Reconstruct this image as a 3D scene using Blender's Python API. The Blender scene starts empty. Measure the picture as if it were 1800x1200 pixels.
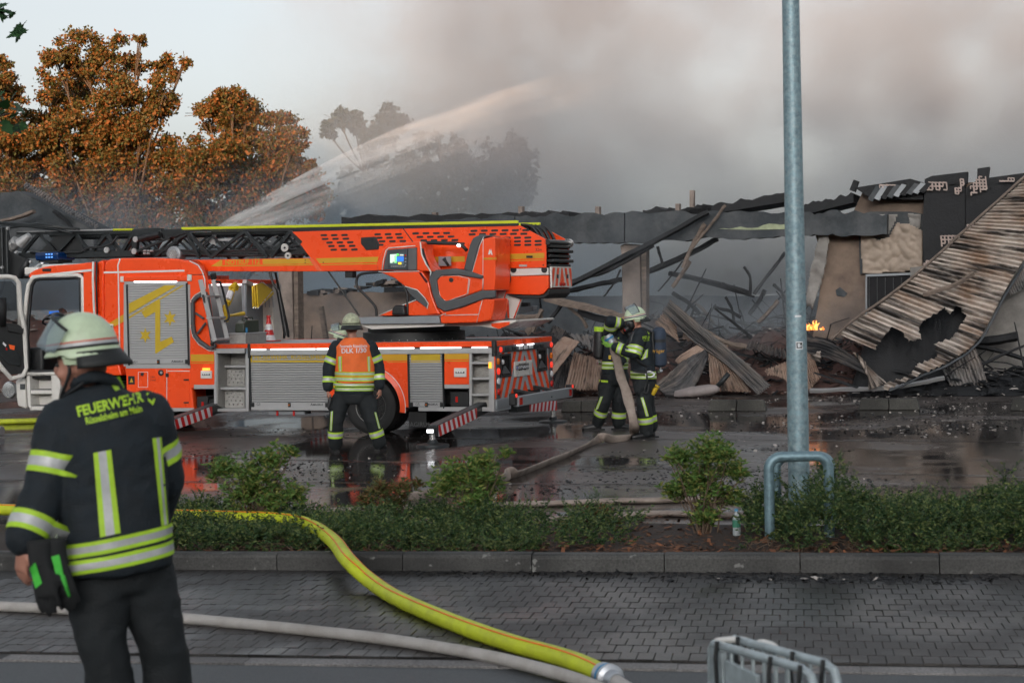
import bpy, bmesh, math, random
import numpy as np
from mathutils import Vector, Matrix, noise
from mathutils.bvhtree import BVHTree
random.seed(7)
RNG = np.random.default_rng(7)
SC = bpy.context.scene
COL = SC.collection
rad = math.radians
# camera
CAM_H = 2.1; FPX = 3000.0; PITCH = math.atan(80 / 3000); ROLL = rad(1.25)
c_F = Vector((0, math.cos(PITCH), -math.sin(PITCH)))
_r0 = Vector((1, 0, 0)); _u0 = Vector((0, math.sin(PITCH), math.cos(PITCH)))
c_R = _r0 * math.cos(ROLL) - _u0 * math.sin(ROLL)
c_U = _u0 * math.cos(ROLL) + _r0 * math.sin(ROLL)
c_O = Vector((0, 0, CAM_H))
cd_ = bpy.data.cameras.new('camera'); cam = bpy.data.objects.new('camera', cd_); COL.objects.link(cam)
cam.matrix_world = Matrix(((c_R.x, c_U.x, -c_F.x, c_O.x), (c_R.y, c_U.y, -c_F.y, c_O.y), (c_R.z, c_U.z, -c_F.z, c_O.z), (0, 0, 0, 1)))
cd_.sensor_width = 36; cd_.lens = 60; cd_.clip_start = 0.1; cd_.clip_end = 3000
cd_.dof.use_dof = True; cd_.dof.focus_distance = 25.5; cd_.dof.aperture_fstop = 4.2
SC.camera = cam
# sky, sun, exposure
SUN_EL = rad(8.0); SUN_AZ = rad(188)         # low evening sun behind the camera
W = bpy.data.worlds.new('World'); SC.world = W; W.use_nodes = True
nt = W.node_tree; nt.nodes.clear()
_o = nt.nodes.new('ShaderNodeOutputWorld'); _b = nt.nodes.new('ShaderNodeBackground'); _s = nt.nodes.new('ShaderNodeTexSky')
_s.sky_type = 'NISHITA'; _s.sun_disc = False; _s.sun_elevation = SUN_EL; _s.sun_rotation = SUN_AZ
_s.air_density = 1.0; _s.dust_density = 4.0; _s.ozone_density = 1.0
_h = nt.nodes.new('ShaderNodeHueSaturation'); _h.inputs['Saturation'].default_value = 0.22   # thin veil of cloud
nt.links.new(_s.outputs[0], _h.inputs['Color']); nt.links.new(_h.outputs[0], _b.inputs[0]); nt.links.new(_b.outputs[0], _o.inputs[0])
_b.inputs[1].default_value = 0.15
sd = bpy.data.lights.new('sun', 'SUN'); sun = bpy.data.objects.new('sun', sd); COL.objects.link(sun)
sd.energy = 3.0; sd.angle = rad(1.2); sd.color = (1.0, 0.5, 0.2)
_dir = Vector((math.sin(SUN_AZ) * math.cos(SUN_EL), math.cos(SUN_AZ) * math.cos(SUN_EL), math.sin(SUN_EL)))
sun.rotation_euler = _dir.to_track_quat('Z', 'Y').to_euler()
SC.view_settings.view_transform = 'Standard'; SC.view_settings.look = 'None'
SC.view_settings.exposure = 1.0; SC.view_settings.gamma = 1.0; SC.view_settings.use_curve_mapping = False
SC.view_settings.use_white_balance = True; SC.view_settings.white_balance_temperature = 6250
SC.render.engine = 'CYCLES'
cy = SC.cycles
cy.use_denoising = True; cy.max_bounces = 6; cy.diffuse_bounces = 3; cy.glossy_bounces = 3; cy.transmission_bounces = 4
cy.transparent_max_bounces = 12; cy.volume_bounces = 0; cy.volume_step_rate = 4; cy.volume_max_steps = 96
cy.use_adaptive_sampling = True; cy.adaptive_threshold = 0.02
cy.caustics_reflective = False; cy.caustics_refractive = False; cy.sample_clamp_indirect = 4
# points
def ray(x, y): return c_F * FPX + c_R * (x - 900) + c_U * (600 - y)
def P(x, y, Y):
 v = ray(x, y); return c_O + v * (Y / v.y)
def G(x, y, z=0.0):
 v = ray(x, y); return c_O + v * ((z - CAM_H) / v.z)
# materials
MATS = {}
def lin(r, g, b):
 f = lambda c: (c / 255 / 12.92) if c / 255 <= .04045 else ((c / 255 + .055) / 1.055) ** 2.4
 return (f(r), f(g), f(b))
def mat(name, col, rough=.5, metal=0.0, var=.12, vscale=6.0, rvar=.15, bump=0.0, bscale=40.0, emit=None, es=0.0, coat=0.0, spec=.5, alpha=1.0, trans=0.0, dirt=None, dscale=2.0, damt=.5, stretch=None):
 if name in MATS: return MATS[name]
 m = bpy.data.materials.new(name); m.use_nodes = True; MATS[name] = m
 n = m.node_tree; b = n.nodes['Principled BSDF']; L = n.links.new
 b.inputs['Metallic'].default_value = metal; b.inputs['Specular IOR Level'].default_value = spec
 b.inputs['Coat Weight'].default_value = coat; b.inputs['Coat Roughness'].default_value = .08
 b.inputs['Alpha'].default_value = alpha; b.inputs['Transmission Weight'].default_value = trans
 tc = n.nodes.new('ShaderNodeTexCoord'); src = tc.outputs['Object']
 if stretch:
  mp = n.nodes.new('ShaderNodeMapping'); mp.inputs['Scale'].default_value = stretch; L(src, mp.inputs[0]); src = mp.outputs[0]
 nz = n.nodes.new('ShaderNodeTexNoise'); nz.inputs['Scale'].default_value = vscale; nz.inputs['Detail'].default_value = 6; nz.inputs['Roughness'].default_value = .62
 L(src, nz.inputs['Vector'])
 r = n.nodes.new('ShaderNodeValToRGB'); e = r.color_ramp.elements
 e[0].position = .3; e[1].position = .7
 e[0].color = (*[max(0, c * (1 - var)) for c in col], 1); e[1].color = (*[min(1, c * (1 + var)) for c in col], 1)
 L(nz.outputs['Fac'], r.inputs[0]); cout = r.outputs[0]
 if dirt:
  nd = n.nodes.new('ShaderNodeTexNoise'); nd.inputs['Scale'].default_value = dscale; nd.inputs['Detail'].default_value = 8; nd.inputs['Roughness'].default_value = .7
  L(src, nd.inputs['Vector'])
  rd = n.nodes.new('ShaderNodeValToRGB'); rd.color_ramp.elements[0].position = .42; rd.color_ramp.elements[1].position = .68
  rd.color_ramp.elements[1].color = (damt, damt, damt, 1); L(nd.outputs['Fac'], rd.inputs[0])
  mx = n.nodes.new('ShaderNodeMix'); mx.data_type = 'RGBA'; L(rd.outputs[0], mx.inputs[0]); L(cout, mx.inputs[6]); mx.inputs[7].default_value = (*dirt, 1); cout = mx.outputs[2]
 L(cout, b.inputs['Base Color'])
 mr = n.nodes.new('ShaderNodeMapRange'); mr.inputs[3].default_value = max(.02, rough - rvar); mr.inputs[4].default_value = min(1, rough + rvar)
 L(nz.outputs['Fac'], mr.inputs[0]); L(mr.outputs[0], b.inputs['Roughness'])
 if bump:
  nb = n.nodes.new('ShaderNodeTexNoise'); nb.inputs['Scale'].default_value = bscale; nb.inputs['Detail'].default_value = 5; L(src, nb.inputs['Vector'])
  bp = n.nodes.new('ShaderNodeBump'); bp.inputs['Strength'].default_value = bump; bp.inputs['Distance'].default_value = .02
  L(nb.outputs['Fac'], bp.inputs['Height']); L(bp.outputs[0], b.inputs['Normal'])
 if emit:
  b.inputs['Emission Color'].default_value = (*emit, 1); b.inputs['Emission Strength'].default_value = es
 return m
ORANGE = mat('signal_orange', (0.97, 0.085, 0.01), .28, var=.03, vscale=1.5, rvar=.07, coat=.3, dirt=(.62, .05, .012), dscale=1.6, damt=.22)
ORANGE_MATT = mat('orange_fabric', (0.9, 0.13, 0.02), .8, var=.1, vscale=20, bump=.1)
YELLOW_FILM = mat('ochre_film', (0.62, 0.33, 0.02), .35, var=.05, rvar=.05)
YELLOW_PAINT = mat('shutter_yellow', (0.55, 0.38, 0.02), .4, var=.06)
LIME = mat('lime_rail', (0.55, 0.62, 0.01), .35, var=.05)
LIME_TAPE = mat('lime_tape', (0.42, 0.66, 0.03), .6, var=.08, vscale=30)
SILVER_TAPE = mat('silver_tape', (0.5, 0.51, 0.52), .42, var=.12, vscale=25, metal=.25)
ALU = mat('aluminium', (0.48, 0.48, 0.48), .42, metal=.55, var=.06, vscale=3, rvar=.06)
ALU_SHUT = mat('shutter_aluminium', (0.4, 0.4, 0.4), .45, metal=.35, var=.05, vscale=2)
GALV = mat('galvanised_steel', (0.2, 0.3, 0.34), .45, metal=.35, var=.35, vscale=22, rvar=.2, dirt=(.42, .48, .5), dscale=30, damt=.55)
WHITE = mat('white_paint', (0.72, 0.7, 0.66), .3, var=.05, coat=.3, dirt=(.4, .38, .34), dscale=3, damt=.25)
TRIM = mat('pale_edge_tape', (0.72, 0.71, 0.68), .5, var=.04)
GREY = mat('grey_plastic', (0.075, 0.08, 0.085), .5, var=.12)
GREYP = mat('grey_paint', (0.26, 0.28, 0.3), .4, var=.06, metal=.15)
BLACK = mat('black_plastic', (0.014, 0.015, 0.016), .45, var=.2)
STEELD = mat('dark_steel', (0.022, 0.026, 0.028), .42, metal=.3, var=.25, vscale=8)
RUBBER = mat('rubber', (0.016, 0.016, 0.016), .75, var=.25, vscale=12, bump=.15)
CHROME = mat('bright_metal', (0.6, 0.6, 0.6), .25, metal=.9, var=.08)
REDF = mat('red_film', (0.55, 0.012, 0.01), .35, var=.05)
WHITEF = mat('white_film', (0.72, 0.72, 0.74), .4, var=.05)
LED = mat('led_white', (.9, .9, .9), .4, emit=(1, 1, 1), es=1.5)
LEDR = mat('lamp_red_lit', (.6, .02, .01), .3, emit=(1, .06, .03), es=.35)
LENSR = mat('lamp_red', (.5, .015, .01), .2)
LENSA = mat('lamp_amber', (.7, .16, .01), .2)
LEDA = mat('lamp_amber_lit', (.8, .3, .02), .2, emit=(1, .45, .05), es=.8)
LENSW = mat('lamp_clear', (.7, .7, .72), .15, var=.1)
BLUEL = mat('beacon_blue', (.0, .022, .1), .15)
BLUELED = mat('beacon_cells', (.1, .3, .9), .3, emit=(.15, .4, 1), es=.4)
GLASS = mat('dark_glass', (.01, .012, .014), .05, var=0, rvar=.02, alpha=.35)
CLOTH = mat('navy_turnout_cloth', (0.007, 0.0125, 0.018), .8, var=.35, vscale=14, bump=.3, bscale=90)
CLOTH2 = mat('black_trouser_cloth', (0.0085, 0.0115, 0.0135), .8, var=.25, vscale=14, bump=.3, bscale=90)
LEATHER = mat('boot_leather', (0.01, 0.01, 0.011), .4, var=.3, vscale=30)
SKIN = mat('skin', (0.42, 0.2, 0.14), .5, var=.12, vscale=25)
HELM = mat('helmet_lime', (0.58, 0.7, 0.49), .35, var=.05, vscale=5, dirt=(.28, .3, .2), dscale=9, damt=.35)
HELM_OLD = mat('helmet_worn', (0.5, 0.53, 0.36), .5, var=.08, vscale=12, dirt=(.1, .09, .06), dscale=26, damt=.75)
NECKCLOTH = mat('neck_leather', (0.012, 0.014, 0.014), .6, var=.2)
# mesh helpers
class MB:
 def __init__(s): s.v = []; s.f = []; s.mi = []
 def add(s, vs, fs, mi=0):
  o = len(s.v); s.v += [tuple(v) for v in vs]
  for f in fs: s.f.append(tuple(i + o for i in f)); s.mi.append(mi)
  return s
 def box(s, x0, x1, y0, y1, z0, z1, mi=0, M=None):
  vs = [Vector((x, y, z)) for x in (x0, x1) for y in (y0, y1) for z in (z0, z1)]
  if M: vs = [M @ v for v in vs]
  return s.add(vs, [(0, 1, 3, 2), (4, 6, 7, 5), (0, 4, 5, 1), (2, 3, 7, 6), (0, 2, 6, 4), (1, 5, 7, 3)], mi)
 def bar(s, a, b, w, h=None, up=(0, 0, 1), mi=0):
  a = Vector(a); b = Vector(b); h = h or w; d = (b - a).normalized(); u = Vector(up)
  sx = d.cross(u)
  if sx.length < 1e-4: sx = d.cross(Vector((1, 0, 0)))
  sx.normalize(); u = sx.cross(d)
  vs = []
  for p in (a, b):
   for i, j in ((-1, -1), (1, -1), (1, 1), (-1, 1)): vs.append(p + sx * (i * w / 2) + u * (j * h / 2))
  return s.add(vs, [(3, 2, 1, 0), (4, 5, 6, 7), (0, 1, 5, 4), (1, 2, 6, 5), (2, 3, 7, 6), (3, 0, 4, 7)], mi)
 def tube(s, pts, r, seg=8, cap=True, mi=0, flat=1.0, up=None):
  pts = [Vector(p) for p in pts]; n = len(pts)
  rs = r if isinstance(r, (list, tuple)) else [r] * n
  fl = flat if isinstance(flat, (list, tuple)) else [flat] * n
  o = len(s.v); ref = None
  for k, p in enumerate(pts):
   d = (pts[min(k + 1, n - 1)] - pts[max(k - 1, 0)])
   d = d.normalized() if d.length > 1e-9 else Vector((0, 0, 1))
   if up is not None:
    ax = d.cross(Vector(up))
    if ax.length < 1e-4: ax = Vector((1, 0, 0))
    ax.normalize()
   else:
    if ref is None: ref = d.orthogonal().normalized()
    ax = (ref - d * ref.dot(d)); ax = ax.normalized() if ax.length > 1e-6 else d.orthogonal().normalized(); ref = ax
   bx = ax.cross(d)
   for i in range(seg):
    t = 2 * math.pi * i / seg; s.v.append(tuple(p + ax * (math.cos(t) * rs[k]) + bx * (math.sin(t) * rs[k] * fl[k])))
  for k in range(n - 1):
   for i in range(seg):
    a = o + k * seg + i; b = o + k * seg + (i + 1) % seg
    s.f.append((a, b, b + seg, a + seg)); s.mi.append(mi)
  if cap:
   s.f.append(tuple(o + i for i in range(seg))[::-1]); s.mi.append(mi)
   s.f.append(tuple(o + (n - 1) * seg + i for i in range(seg))); s.mi.append(mi)
  return s
 def cyl(s, a, b, r, seg=20, mi=0, r2=None): return s.tube([a, b], [r, r if r2 is None else r2], seg, True, mi)
 def lathe(s, c, axis, prof, seg=28, mi=0):
  c = Vector(c); d = Vector(axis).normalized(); ax = d.orthogonal().normalized(); bx = d.cross(ax); o = len(s.v); n = len(prof)
  for (t, r) in prof:
   for i in range(seg):
    a = 2 * math.pi * i / seg; s.v.append(tuple(c + d * t + ax * (math.cos(a) * r) + bx * (math.sin(a) * r)))
  for k in range(n - 1):
   for i in range(seg):
    a = o + k * seg + i; b = o + k * seg + (i + 1) % seg; s.f.append((a, b, b + seg, a + seg)); s.mi.append(mi)
  s.f.append(tuple(o + i for i in range(seg))[::-1]); s.mi.append(mi)
  s.f.append(tuple(o + (n - 1) * seg + i for i in range(seg))); s.mi.append(mi)
  return s
 def prism(s, front, back, mi=0):
  n = len(front); vs = [tuple(p) for p in front] + [tuple(p) for p in back]
  return s.add(vs, [tuple(range(n)), tuple(range(2 * n - 1, n - 1, -1))] + [(i, i + n, (i + 1) % n + n, (i + 1) % n) for i in range(n)], mi)
 def build(s, name, m, parent=None, smooth=False, bevel=0.0, loc=None, bseg=2):
  me = bpy.data.meshes.new(name); me.from_pydata(s.v, [], s.f);
  ms = m if isinstance(m, (list, tuple)) else [m]
  for q in ms: me.materials.append(q)
  if len(ms) > 1: me.polygons.foreach_set('material_index', s.mi)
  bm = bmesh.new(); bm.from_mesh(me); bmesh.ops.recalc_face_normals(bm, faces=bm.faces); bm.to_mesh(me); bm.free()
  if smooth: me.shade_smooth()
  o = bpy.data.objects.new(name, me); COL.objects.link(o)
  if parent: o.parent = parent
  if loc is not None: o.location = loc
  if bevel:
   b = o.modifiers.new('bevel', 'BEVEL'); b.width = bevel; b.segments = bseg; b.limit_method = 'ANGLE'; b.angle_limit = rad(35)
   me.shade_smooth();
   ws = o.modifiers.new('wn', 'WEIGHTED_NORMAL'); ws.keep_sharp = True
  elif smooth == 'auto':
   me.set_sharp_from_angle(angle=rad(35))
  return o
def tag(o, label, cat, group=None, kind=None):
 if label: o['label'] = label
 if cat: o['category'] = cat
 if group: o['group'] = group
 if kind: o['kind'] = kind
 return o
def empty(name, loc=(0, 0, 0), rz=0, label=None, cat=None, group=None):
 o = bpy.data.objects.new(name, None); COL.objects.link(o); o.location = loc; o.rotation_euler = (0, 0, rz); o.empty_display_size = .2
 tag(o, label, cat, group); return o
def struct(o): o['kind'] = 'structure'; return o
def raw_mesh(name, V, F, m, parent=None, smooth=False):
 me = bpy.data.meshes.new(name); V = np.asarray(V, np.float32); F = np.asarray(F, np.int32); k = F.shape[1]
 me.vertices.add(len(V)); me.vertices.foreach_set('co', V.ravel())
 me.loops.add(F.size); me.loops.foreach_set('vertex_index', F.ravel())
 me.polygons.add(len(F)); me.polygons.foreach_set('loop_start', np.arange(0, F.size, k, dtype=np.int32))
 me.update(calc_edges=True); me.validate()
 for q in (m if isinstance(m, (list, tuple)) else [m]): me.materials.append(q)
 if smooth: me.shade_smooth()
 o = bpy.data.objects.new(name, me); COL.objects.link(o)
 if parent: o.parent = parent
 return o
def text_mesh(body, size=1.0, bold=0.0, space=1.0, align='CENTER'):
 cu = bpy.data.curves.new('t', 'FONT'); cu.body = body; cu.size = size; cu.align_x = align; cu.align_y = 'CENTER'; cu.resolution_u = 2; cu.offset = bold; cu.space_character = space
 o = bpy.data.objects.new('t', cu); COL.objects.link(o)
 dg = bpy.context.evaluated_depsgraph_get(); dg.update()
 me = bpy.data.meshes.new_from_object(o.evaluated_get(dg))
 v = [Vector(p.co) for p in me.vertices]; f = [tuple(p.vertices) for p in me.polygons]
 bpy.data.objects.remove(o); bpy.data.curves.remove(cu); bpy.data.meshes.remove(me)
 return v, f
def lettering(body, size, M, m, parent, name='lettering', bold=0.0, space=1.0, align='CENTER', sx=1.0):
 v, f = text_mesh(body, size, bold, space, align)
 mb = MB(); mb.add([M @ Vector((p.x * sx, p.y, 0)) for p in v], f)
 return mb.build(name, m, parent)
def catmull(pts, n=8):
 pts = [Vector(p) for p in pts]; out = []
 for i in range(len(pts) - 1):
  p0 = pts[max(i - 1, 0)]; p1 = pts[i]; p2 = pts[i + 1]; p3 = pts[min(i + 2, len(pts) - 1)]
  for k in range(n):
   t = k / n; out.append(.5 * ((2 * p1) + (p2 - p0) * t + (2 * p0 - 5 * p1 + 4 * p2 - p3) * t * t + (3 * p1 - p0 - 3 * p2 + p3) * t ** 3))
 out.append(pts[-1]); return out
def fbm(p, o=4): return noise.fractal(p, 1.0, 2.0, o)
# GROUND
def ground_mat(name, c1, c2, wet_lo, wet_hi, scale, seed=0, bumpy=.25, dry=.45):
 m = bpy.data.materials.new(name); m.use_nodes = True; n = m.node_tree; b = n.nodes['Principled BSDF']; L = n.links.new
 g = n.nodes.new('ShaderNodeNewGeometry')
 mp = n.nodes.new('ShaderNodeMapping'); mp.inputs['Location'].default_value = (seed * 3.1, seed * 1.7, 0); L(g.outputs['Position'], mp.inputs[0])
 big = n.nodes.new('ShaderNodeTexNoise'); big.inputs['Scale'].default_value = scale; big.inputs['Detail'].default_value = 5; big.inputs['Distortion'].default_value = .6; L(mp.outputs[0], big.inputs['Vector'])
 fine = n.nodes.new('ShaderNodeTexNoise'); fine.inputs['Scale'].default_value = 90; fine.inputs['Detail'].default_value = 4; L(mp.outputs[0], fine.inputs['Vector'])
 mid = n.nodes.new('ShaderNodeTexNoise'); mid.inputs['Scale'].default_value = 2.2; mid.inputs['Detail'].default_value = 6; L(mp.outputs[0], mid.inputs['Vector'])
 wet = n.nodes.new('ShaderNodeMapRange'); wet.inputs[1].default_value = wet_lo; wet.inputs[2].default_value = wet_hi; wet.clamp = True; L(big.outputs['Fac'], wet.inputs[0])
 mx = n.nodes.new('ShaderNodeMix'); mx.data_type = 'RGBA'; mx.inputs[6].default_value = (*c1, 1); mx.inputs[7].default_value = (*c2, 1); L(mid.outputs['Fac'], mx.inputs[0])
 mul = n.nodes.new('ShaderNodeMix'); mul.data_type = 'RGBA'; mul.blend_type = 'MULTIPLY'; mul.inputs[0].default_value = .7; L(mx.outputs[2], mul.inputs[6])
 rr = n.nodes.new('ShaderNodeValToRGB'); rr.color_ramp.elements[0].position = .25; rr.color_ramp.elements[1].position = .75; rr.color_ramp.elements[0].color = (.35, .35, .35, 1); rr.color_ramp.elements[1].color = (1.6, 1.6, 1.6, 1) ; L(fine.outputs['Fac'], rr.inputs[0]); L(rr.outputs[0], mul.inputs[7])
 dk = n.nodes.new('ShaderNodeMix'); dk.data_type = 'RGBA'; L(wet.outputs[0], dk.inputs[0]); L(mul.outputs[2], dk.inputs[6])
 dk2 = n.nodes.new('ShaderNodeMix'); dk2.data_type = 'RGBA'; dk2.blend_type = 'MULTIPLY'; dk2.inputs[0].default_value = 1; dk2.inputs[7].default_value = (.5, .5, .5, 1); L(mul.outputs[2], dk2.inputs[6]); L(dk2.outputs[2], dk.inputs[7])
 L(dk.outputs[2], b.inputs['Base Color'])
 ro = n.nodes.new('ShaderNodeMapRange'); ro.inputs[3].default_value = dry; ro.inputs[4].default_value = .045; L(wet.outputs[0], ro.inputs[0]); L(ro.outputs[0], b.inputs['Roughness'])
 bs = n.nodes.new('ShaderNodeMapRange'); bs.inputs[3].default_value = bumpy; bs.inputs[4].default_value = .03; L(wet.outputs[0], bs.inputs[0])
 bp = n.nodes.new('ShaderNodeBump'); bp.inputs['Distance'].default_value = .006; L(bs.outputs[0], bp.inputs['Strength']); L(fine.outputs['Fac'], bp.inputs['Height']); L(bp.outputs[0], b.inputs['Normal'])
 b.inputs['Specular IOR Level'].default_value = .6
 return m
WETASPH = ground_mat('wet_asphalt', (.048, .041, .038), (.08, .066, .06), .37, .54, .3, 1)
ROADM = ground_mat('road_asphalt', (.045, .05, .053), (.06, .066, .07), .7, .9, .5, 2, .5, .6)
BEDSAND = ground_mat('joint_sand', (.028, .027, .026), (.042, .04, .038), .8, .95, .5, 3, .4, .8)
SOIL = ground_mat('bark_soil', (.02, .013, .01), (.045, .028, .02), .9, 1, 1, 4, .8, .9)
mb = MB(); mb.add([(-400, -120, 0), (400, -120, 0), (400, 900, 0), (-400, 900, 0)], [(0, 1, 2, 3)])
struct(mb.build('parking_lot_ground', WETASPH))
KA = rad(-9.5); e1 = Vector((math.cos(KA), math.sin(KA), 0)); e2 = Vector((-math.sin(KA), math.cos(KA), 0)); KO = Vector((-.04, 0, 0))
def A(a, b, z=0): return KO + e1 * a + e2 * b + Vector((0, 0, z))
B0 = 9.52; B1 = 12.69; B2 = 15.2
def sheet(name, a0, a1, b0, b1, z, m, parent=None):
 q = MB(); q.add([A(a0, b0, z), A(a1, b0, z), A(a1, b1, z), A(a0, b1, z)], [(0, 1, 2, 3)]); return q.build(name, m, parent)
struct(sheet('road', -40, 40, -14, B0 - .12, .008, ROADM))
pav = struct(sheet('paved_strip', -14, 14, B0 - .12, B1, .004, BEDSAND))
def stone_mat(name, c, var, rough, spot=None, wet=.0, damp=.45):
 m = bpy.data.materials.new(name); m.use_nodes = True; n = m.node_tree; b = n.nodes['Principled BSDF']; L = n.links.new
 g = n.nodes.new('ShaderNodeNewGeometry'); oi = n.nodes.new('ShaderNodeObjectInfo')
 nz = n.nodes.new('ShaderNodeTexNoise'); nz.inputs['Scale'].default_value = 60; nz.inputs['Detail'].default_value = 6; L(g.outputs['Position'], nz.inputs['Vector'])
 n2 = n.nodes.new('ShaderNodeTexNoise'); n2.inputs['Scale'].default_value = .9; n2.inputs['Detail'].default_value = 5; n2.inputs['Distortion'].default_value = .5; L(g.outputs['Position'], n2.inputs['Vector'])
 isl = oi.outputs['Random']
 mr = n.nodes.new('ShaderNodeMapRange'); mr.inputs[3].default_value = 1 - var; mr.inputs[4].default_value = 1 + var; L(isl, mr.inputs[0])
 m2 = n.nodes.new('ShaderNodeMapRange'); m2.inputs[1].default_value = .3; m2.inputs[2].default_value = .7; m2.inputs[3].default_value = .6; m2.inputs[4].default_value = 1.4; L(nz.outputs['Fac'], m2.inputs[0])
 m3 = n.nodes.new('ShaderNodeMapRange'); m3.inputs[1].default_value = .42; m3.inputs[2].default_value = .58; m3.inputs[3].default_value = damp; m3.inputs[4].default_value = 1.1; L(n2.outputs['Fac'], m3.inputs[0])
 k = n.nodes.new('ShaderNodeMath'); k.operation = 'MULTIPLY'; L(mr.outputs[0], k.inputs[0]); L(m2.outputs[0], k.inputs[1])
 k2 = n.nodes.new('ShaderNodeMath'); k2.operation = 'MULTIPLY'; L(k.outputs[0], k2.inputs[0]); L(m3.outputs[0], k2.inputs[1])
 vm = n.nodes.new('ShaderNodeVectorMath'); vm.operation = 'SCALE'; vm.inputs[0].default_value = c; L(k2.outputs[0], vm.inputs['Scale']); out = vm.outputs[0]
 if spot:
  n4 = n.nodes.new('ShaderNodeTexNoise'); n4.inputs['Scale'].default_value = 11; n4.inputs['Detail'].default_value = 2; L(g.outputs['Position'], n4.inputs['Vector'])
  m4 = n.nodes.new('ShaderNodeMapRange'); m4.inputs[1].default_value = .68; m4.inputs[2].default_value = .72; L(n4.outputs['Fac'], m4.inputs[0])
  mx = n.nodes.new('ShaderNodeMix'); mx.data_type = 'RGBA'; L(m4.outputs[0], mx.inputs[0]); L(out, mx.inputs[6]); mx.inputs[7].default_value = (*spot, 1); out = mx.outputs[2]
 L(out, b.inputs['Base Color'])
 r = n.nodes.new('ShaderNodeMapRange'); r.inputs[1].default_value = .42; r.inputs[2].default_value = .58; r.inputs[3].default_value = rough - wet; r.inputs[4].default_value = rough; L(n2.outputs['Fac'], r.inputs[0]); L(r.outputs[0], b.inputs['Roughness'])
 bp = n.nodes.new('ShaderNodeBump'); bp.inputs['Strength'].default_value = .4; bp.inputs['Distance'].default_value = .006; L(nz.outputs['Fac'], bp.inputs['Height']); L(bp.outputs[0], b.inputs['Normal'])
 return m
PAVER = stone_mat('paver_concrete', (.036, .032, .0295), .24, .58, wet=.3, damp=.38)
KERBM = stone_mat('kerb_concrete', (.062, .061, .058), .14, .75, spot=(.19, .19, .18), wet=.1, damp=.42)
BORDER = stone_mat('border_stone', (.19, .18, .175), .2, .7, damp=.7)
PW, PD = .1, .2
def paver_verts(w, d, z0, z1, ch=.0035):
 x, y = w / 2 - .0013, d / 2 - .0016
 vs = [(sx * x, sy * y, z0) for sx, sy in ((-1, -1), (1, -1), (1, 1), (-1, 1))] + [(sx * x, sy * y, z1 - ch) for sx, sy in ((-1, -1), (1, -1), (1, 1), (-1, 1))] + [(sx * (x - ch), sy * (y - ch), z1) for sx, sy in ((-1, -1), (1, -1), (1, 1), (-1, 1))]
 fs = [(i, (i + 1) % 4, (i + 1) % 4 + 4, i + 4) for i in range(4)] + [(i + 4, (i + 1) % 4 + 4, (i + 1) % 4 + 8, i + 8) for i in range(4)] + [(8, 9, 10, 11)]
 return vs, fs
pme = []
for k in range(3):
 q = MB(); q.add(*paver_verts(PW, PD, -.008, .006)); o_ = q.build('paver', PAVER); me_ = o_.data; bpy.data.objects.remove(o_); pme.append(me_)
cand = []
r_ = 0; b_ = B0 + .12
while b_ < B1 - .05:
 off = (r_ % 2) * PW / 2
 for i in range(-60, 60):
  a_ = i * PW + off + PW / 2
  p = A(a_, b_ + PD / 2); vis = abs(p.x) < p.y * .312 + .1
  cand.append((0 if vis else 1, b_, a_))
 b_ += PD; r_ += 1
cand.sort(key=lambda t: (t[0], t[1]))
rest = MB()
for i, (nv, b_, a_) in enumerate(cand):
 z = .012 + random.uniform(-.002, .0025); rz = KA + random.gauss(0, .006)
 if i < 300:
  o = bpy.data.objects.new('paver', pme[i % 3]); COL.objects.link(o); o.parent = pav; o.location = A(a_, b_ + PD / 2, z); o.rotation_euler = (random.gauss(0, .006), random.gauss(0, .006), rz)
 else:
  vs, fs = paver_verts(PW, PD, -.008, .006); M = Matrix.Translation(A(a_, b_ + PD / 2, z)) @ Matrix.Rotation(rz, 4, 'Z') @ Matrix.Rotation(random.gauss(0, .006), 4, 'X')
  rest.add([M @ Vector(v) for v in vs], fs)
o = rest.build('pavers_beyond', PAVER, pav); o['kind'] = 'stuff'
bs_me = None
for i in range(-16, 17):
 vs, fs = paver_verts(.5, .15, -.008, .007)
 if bs_me is None:
  q = MB(); q.add(vs, fs); o_ = q.build('border_stone', BORDER); bs_me = o_.data; bpy.data.objects.remove(o_)
 if abs(i * .5) > 4.5: continue
 o = bpy.data.objects.new('border_stone', bs_me); COL.objects.link(o); o.parent = pav; o.location = A(i * .5 + .1, B0 - .04, .012 + random.uniform(-.001, .002)); o.rotation_euler = (0, 0, KA + random.gauss(0, .003))
kerb = struct(sheet('kerb', -14, 14, B1 + .01, B1 + .15, .004, KERBM))
q = MB()
pf = [(0, 0), (.13, 0), (.13, .15), (.035, .15), (.012, .138), (.004, .115)]
q.prism([(-.496, y, z) for y, z in pf], [(.496, y, z) for y, z in pf]); o_ = q.build('kerbstone', KERBM, bevel=0); kme = o_.data; bpy.data.objects.remove(o_)
for i in range(-8, 9):
 o = bpy.data.objects.new('kerbstone', kme); COL.objects.link(o); o.parent = kerb; o.location = A(i * 1.0 + .53, B1 + .005 + random.gauss(0, .003), random.gauss(0, .003)); o.rotation_euler = (0, 0, KA + random.gauss(0, .003))
NB = 70; V = []; F = []
for j in range(13):
 for i in range(NB + 1):
  p = A(-9 + 18 * i / NB, B1 + .14 + (B2 - B1 - .14) * j / 12); e = min(j, 12 - j) / 3
  p.z = .02 + .09 * min(1, e + (0 if j else .75)) + .03 * fbm(p * 1.3)
  if j == 12: p.z = .005
  V.append(p)
for j in range(12):
 for i in range(NB): a = j * (NB + 1) + i; F.append((a, a + 1, a + NB + 2, a + NB + 1))
struct(raw_mesh('planting_bed', V, F, SOIL, smooth=True))
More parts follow.
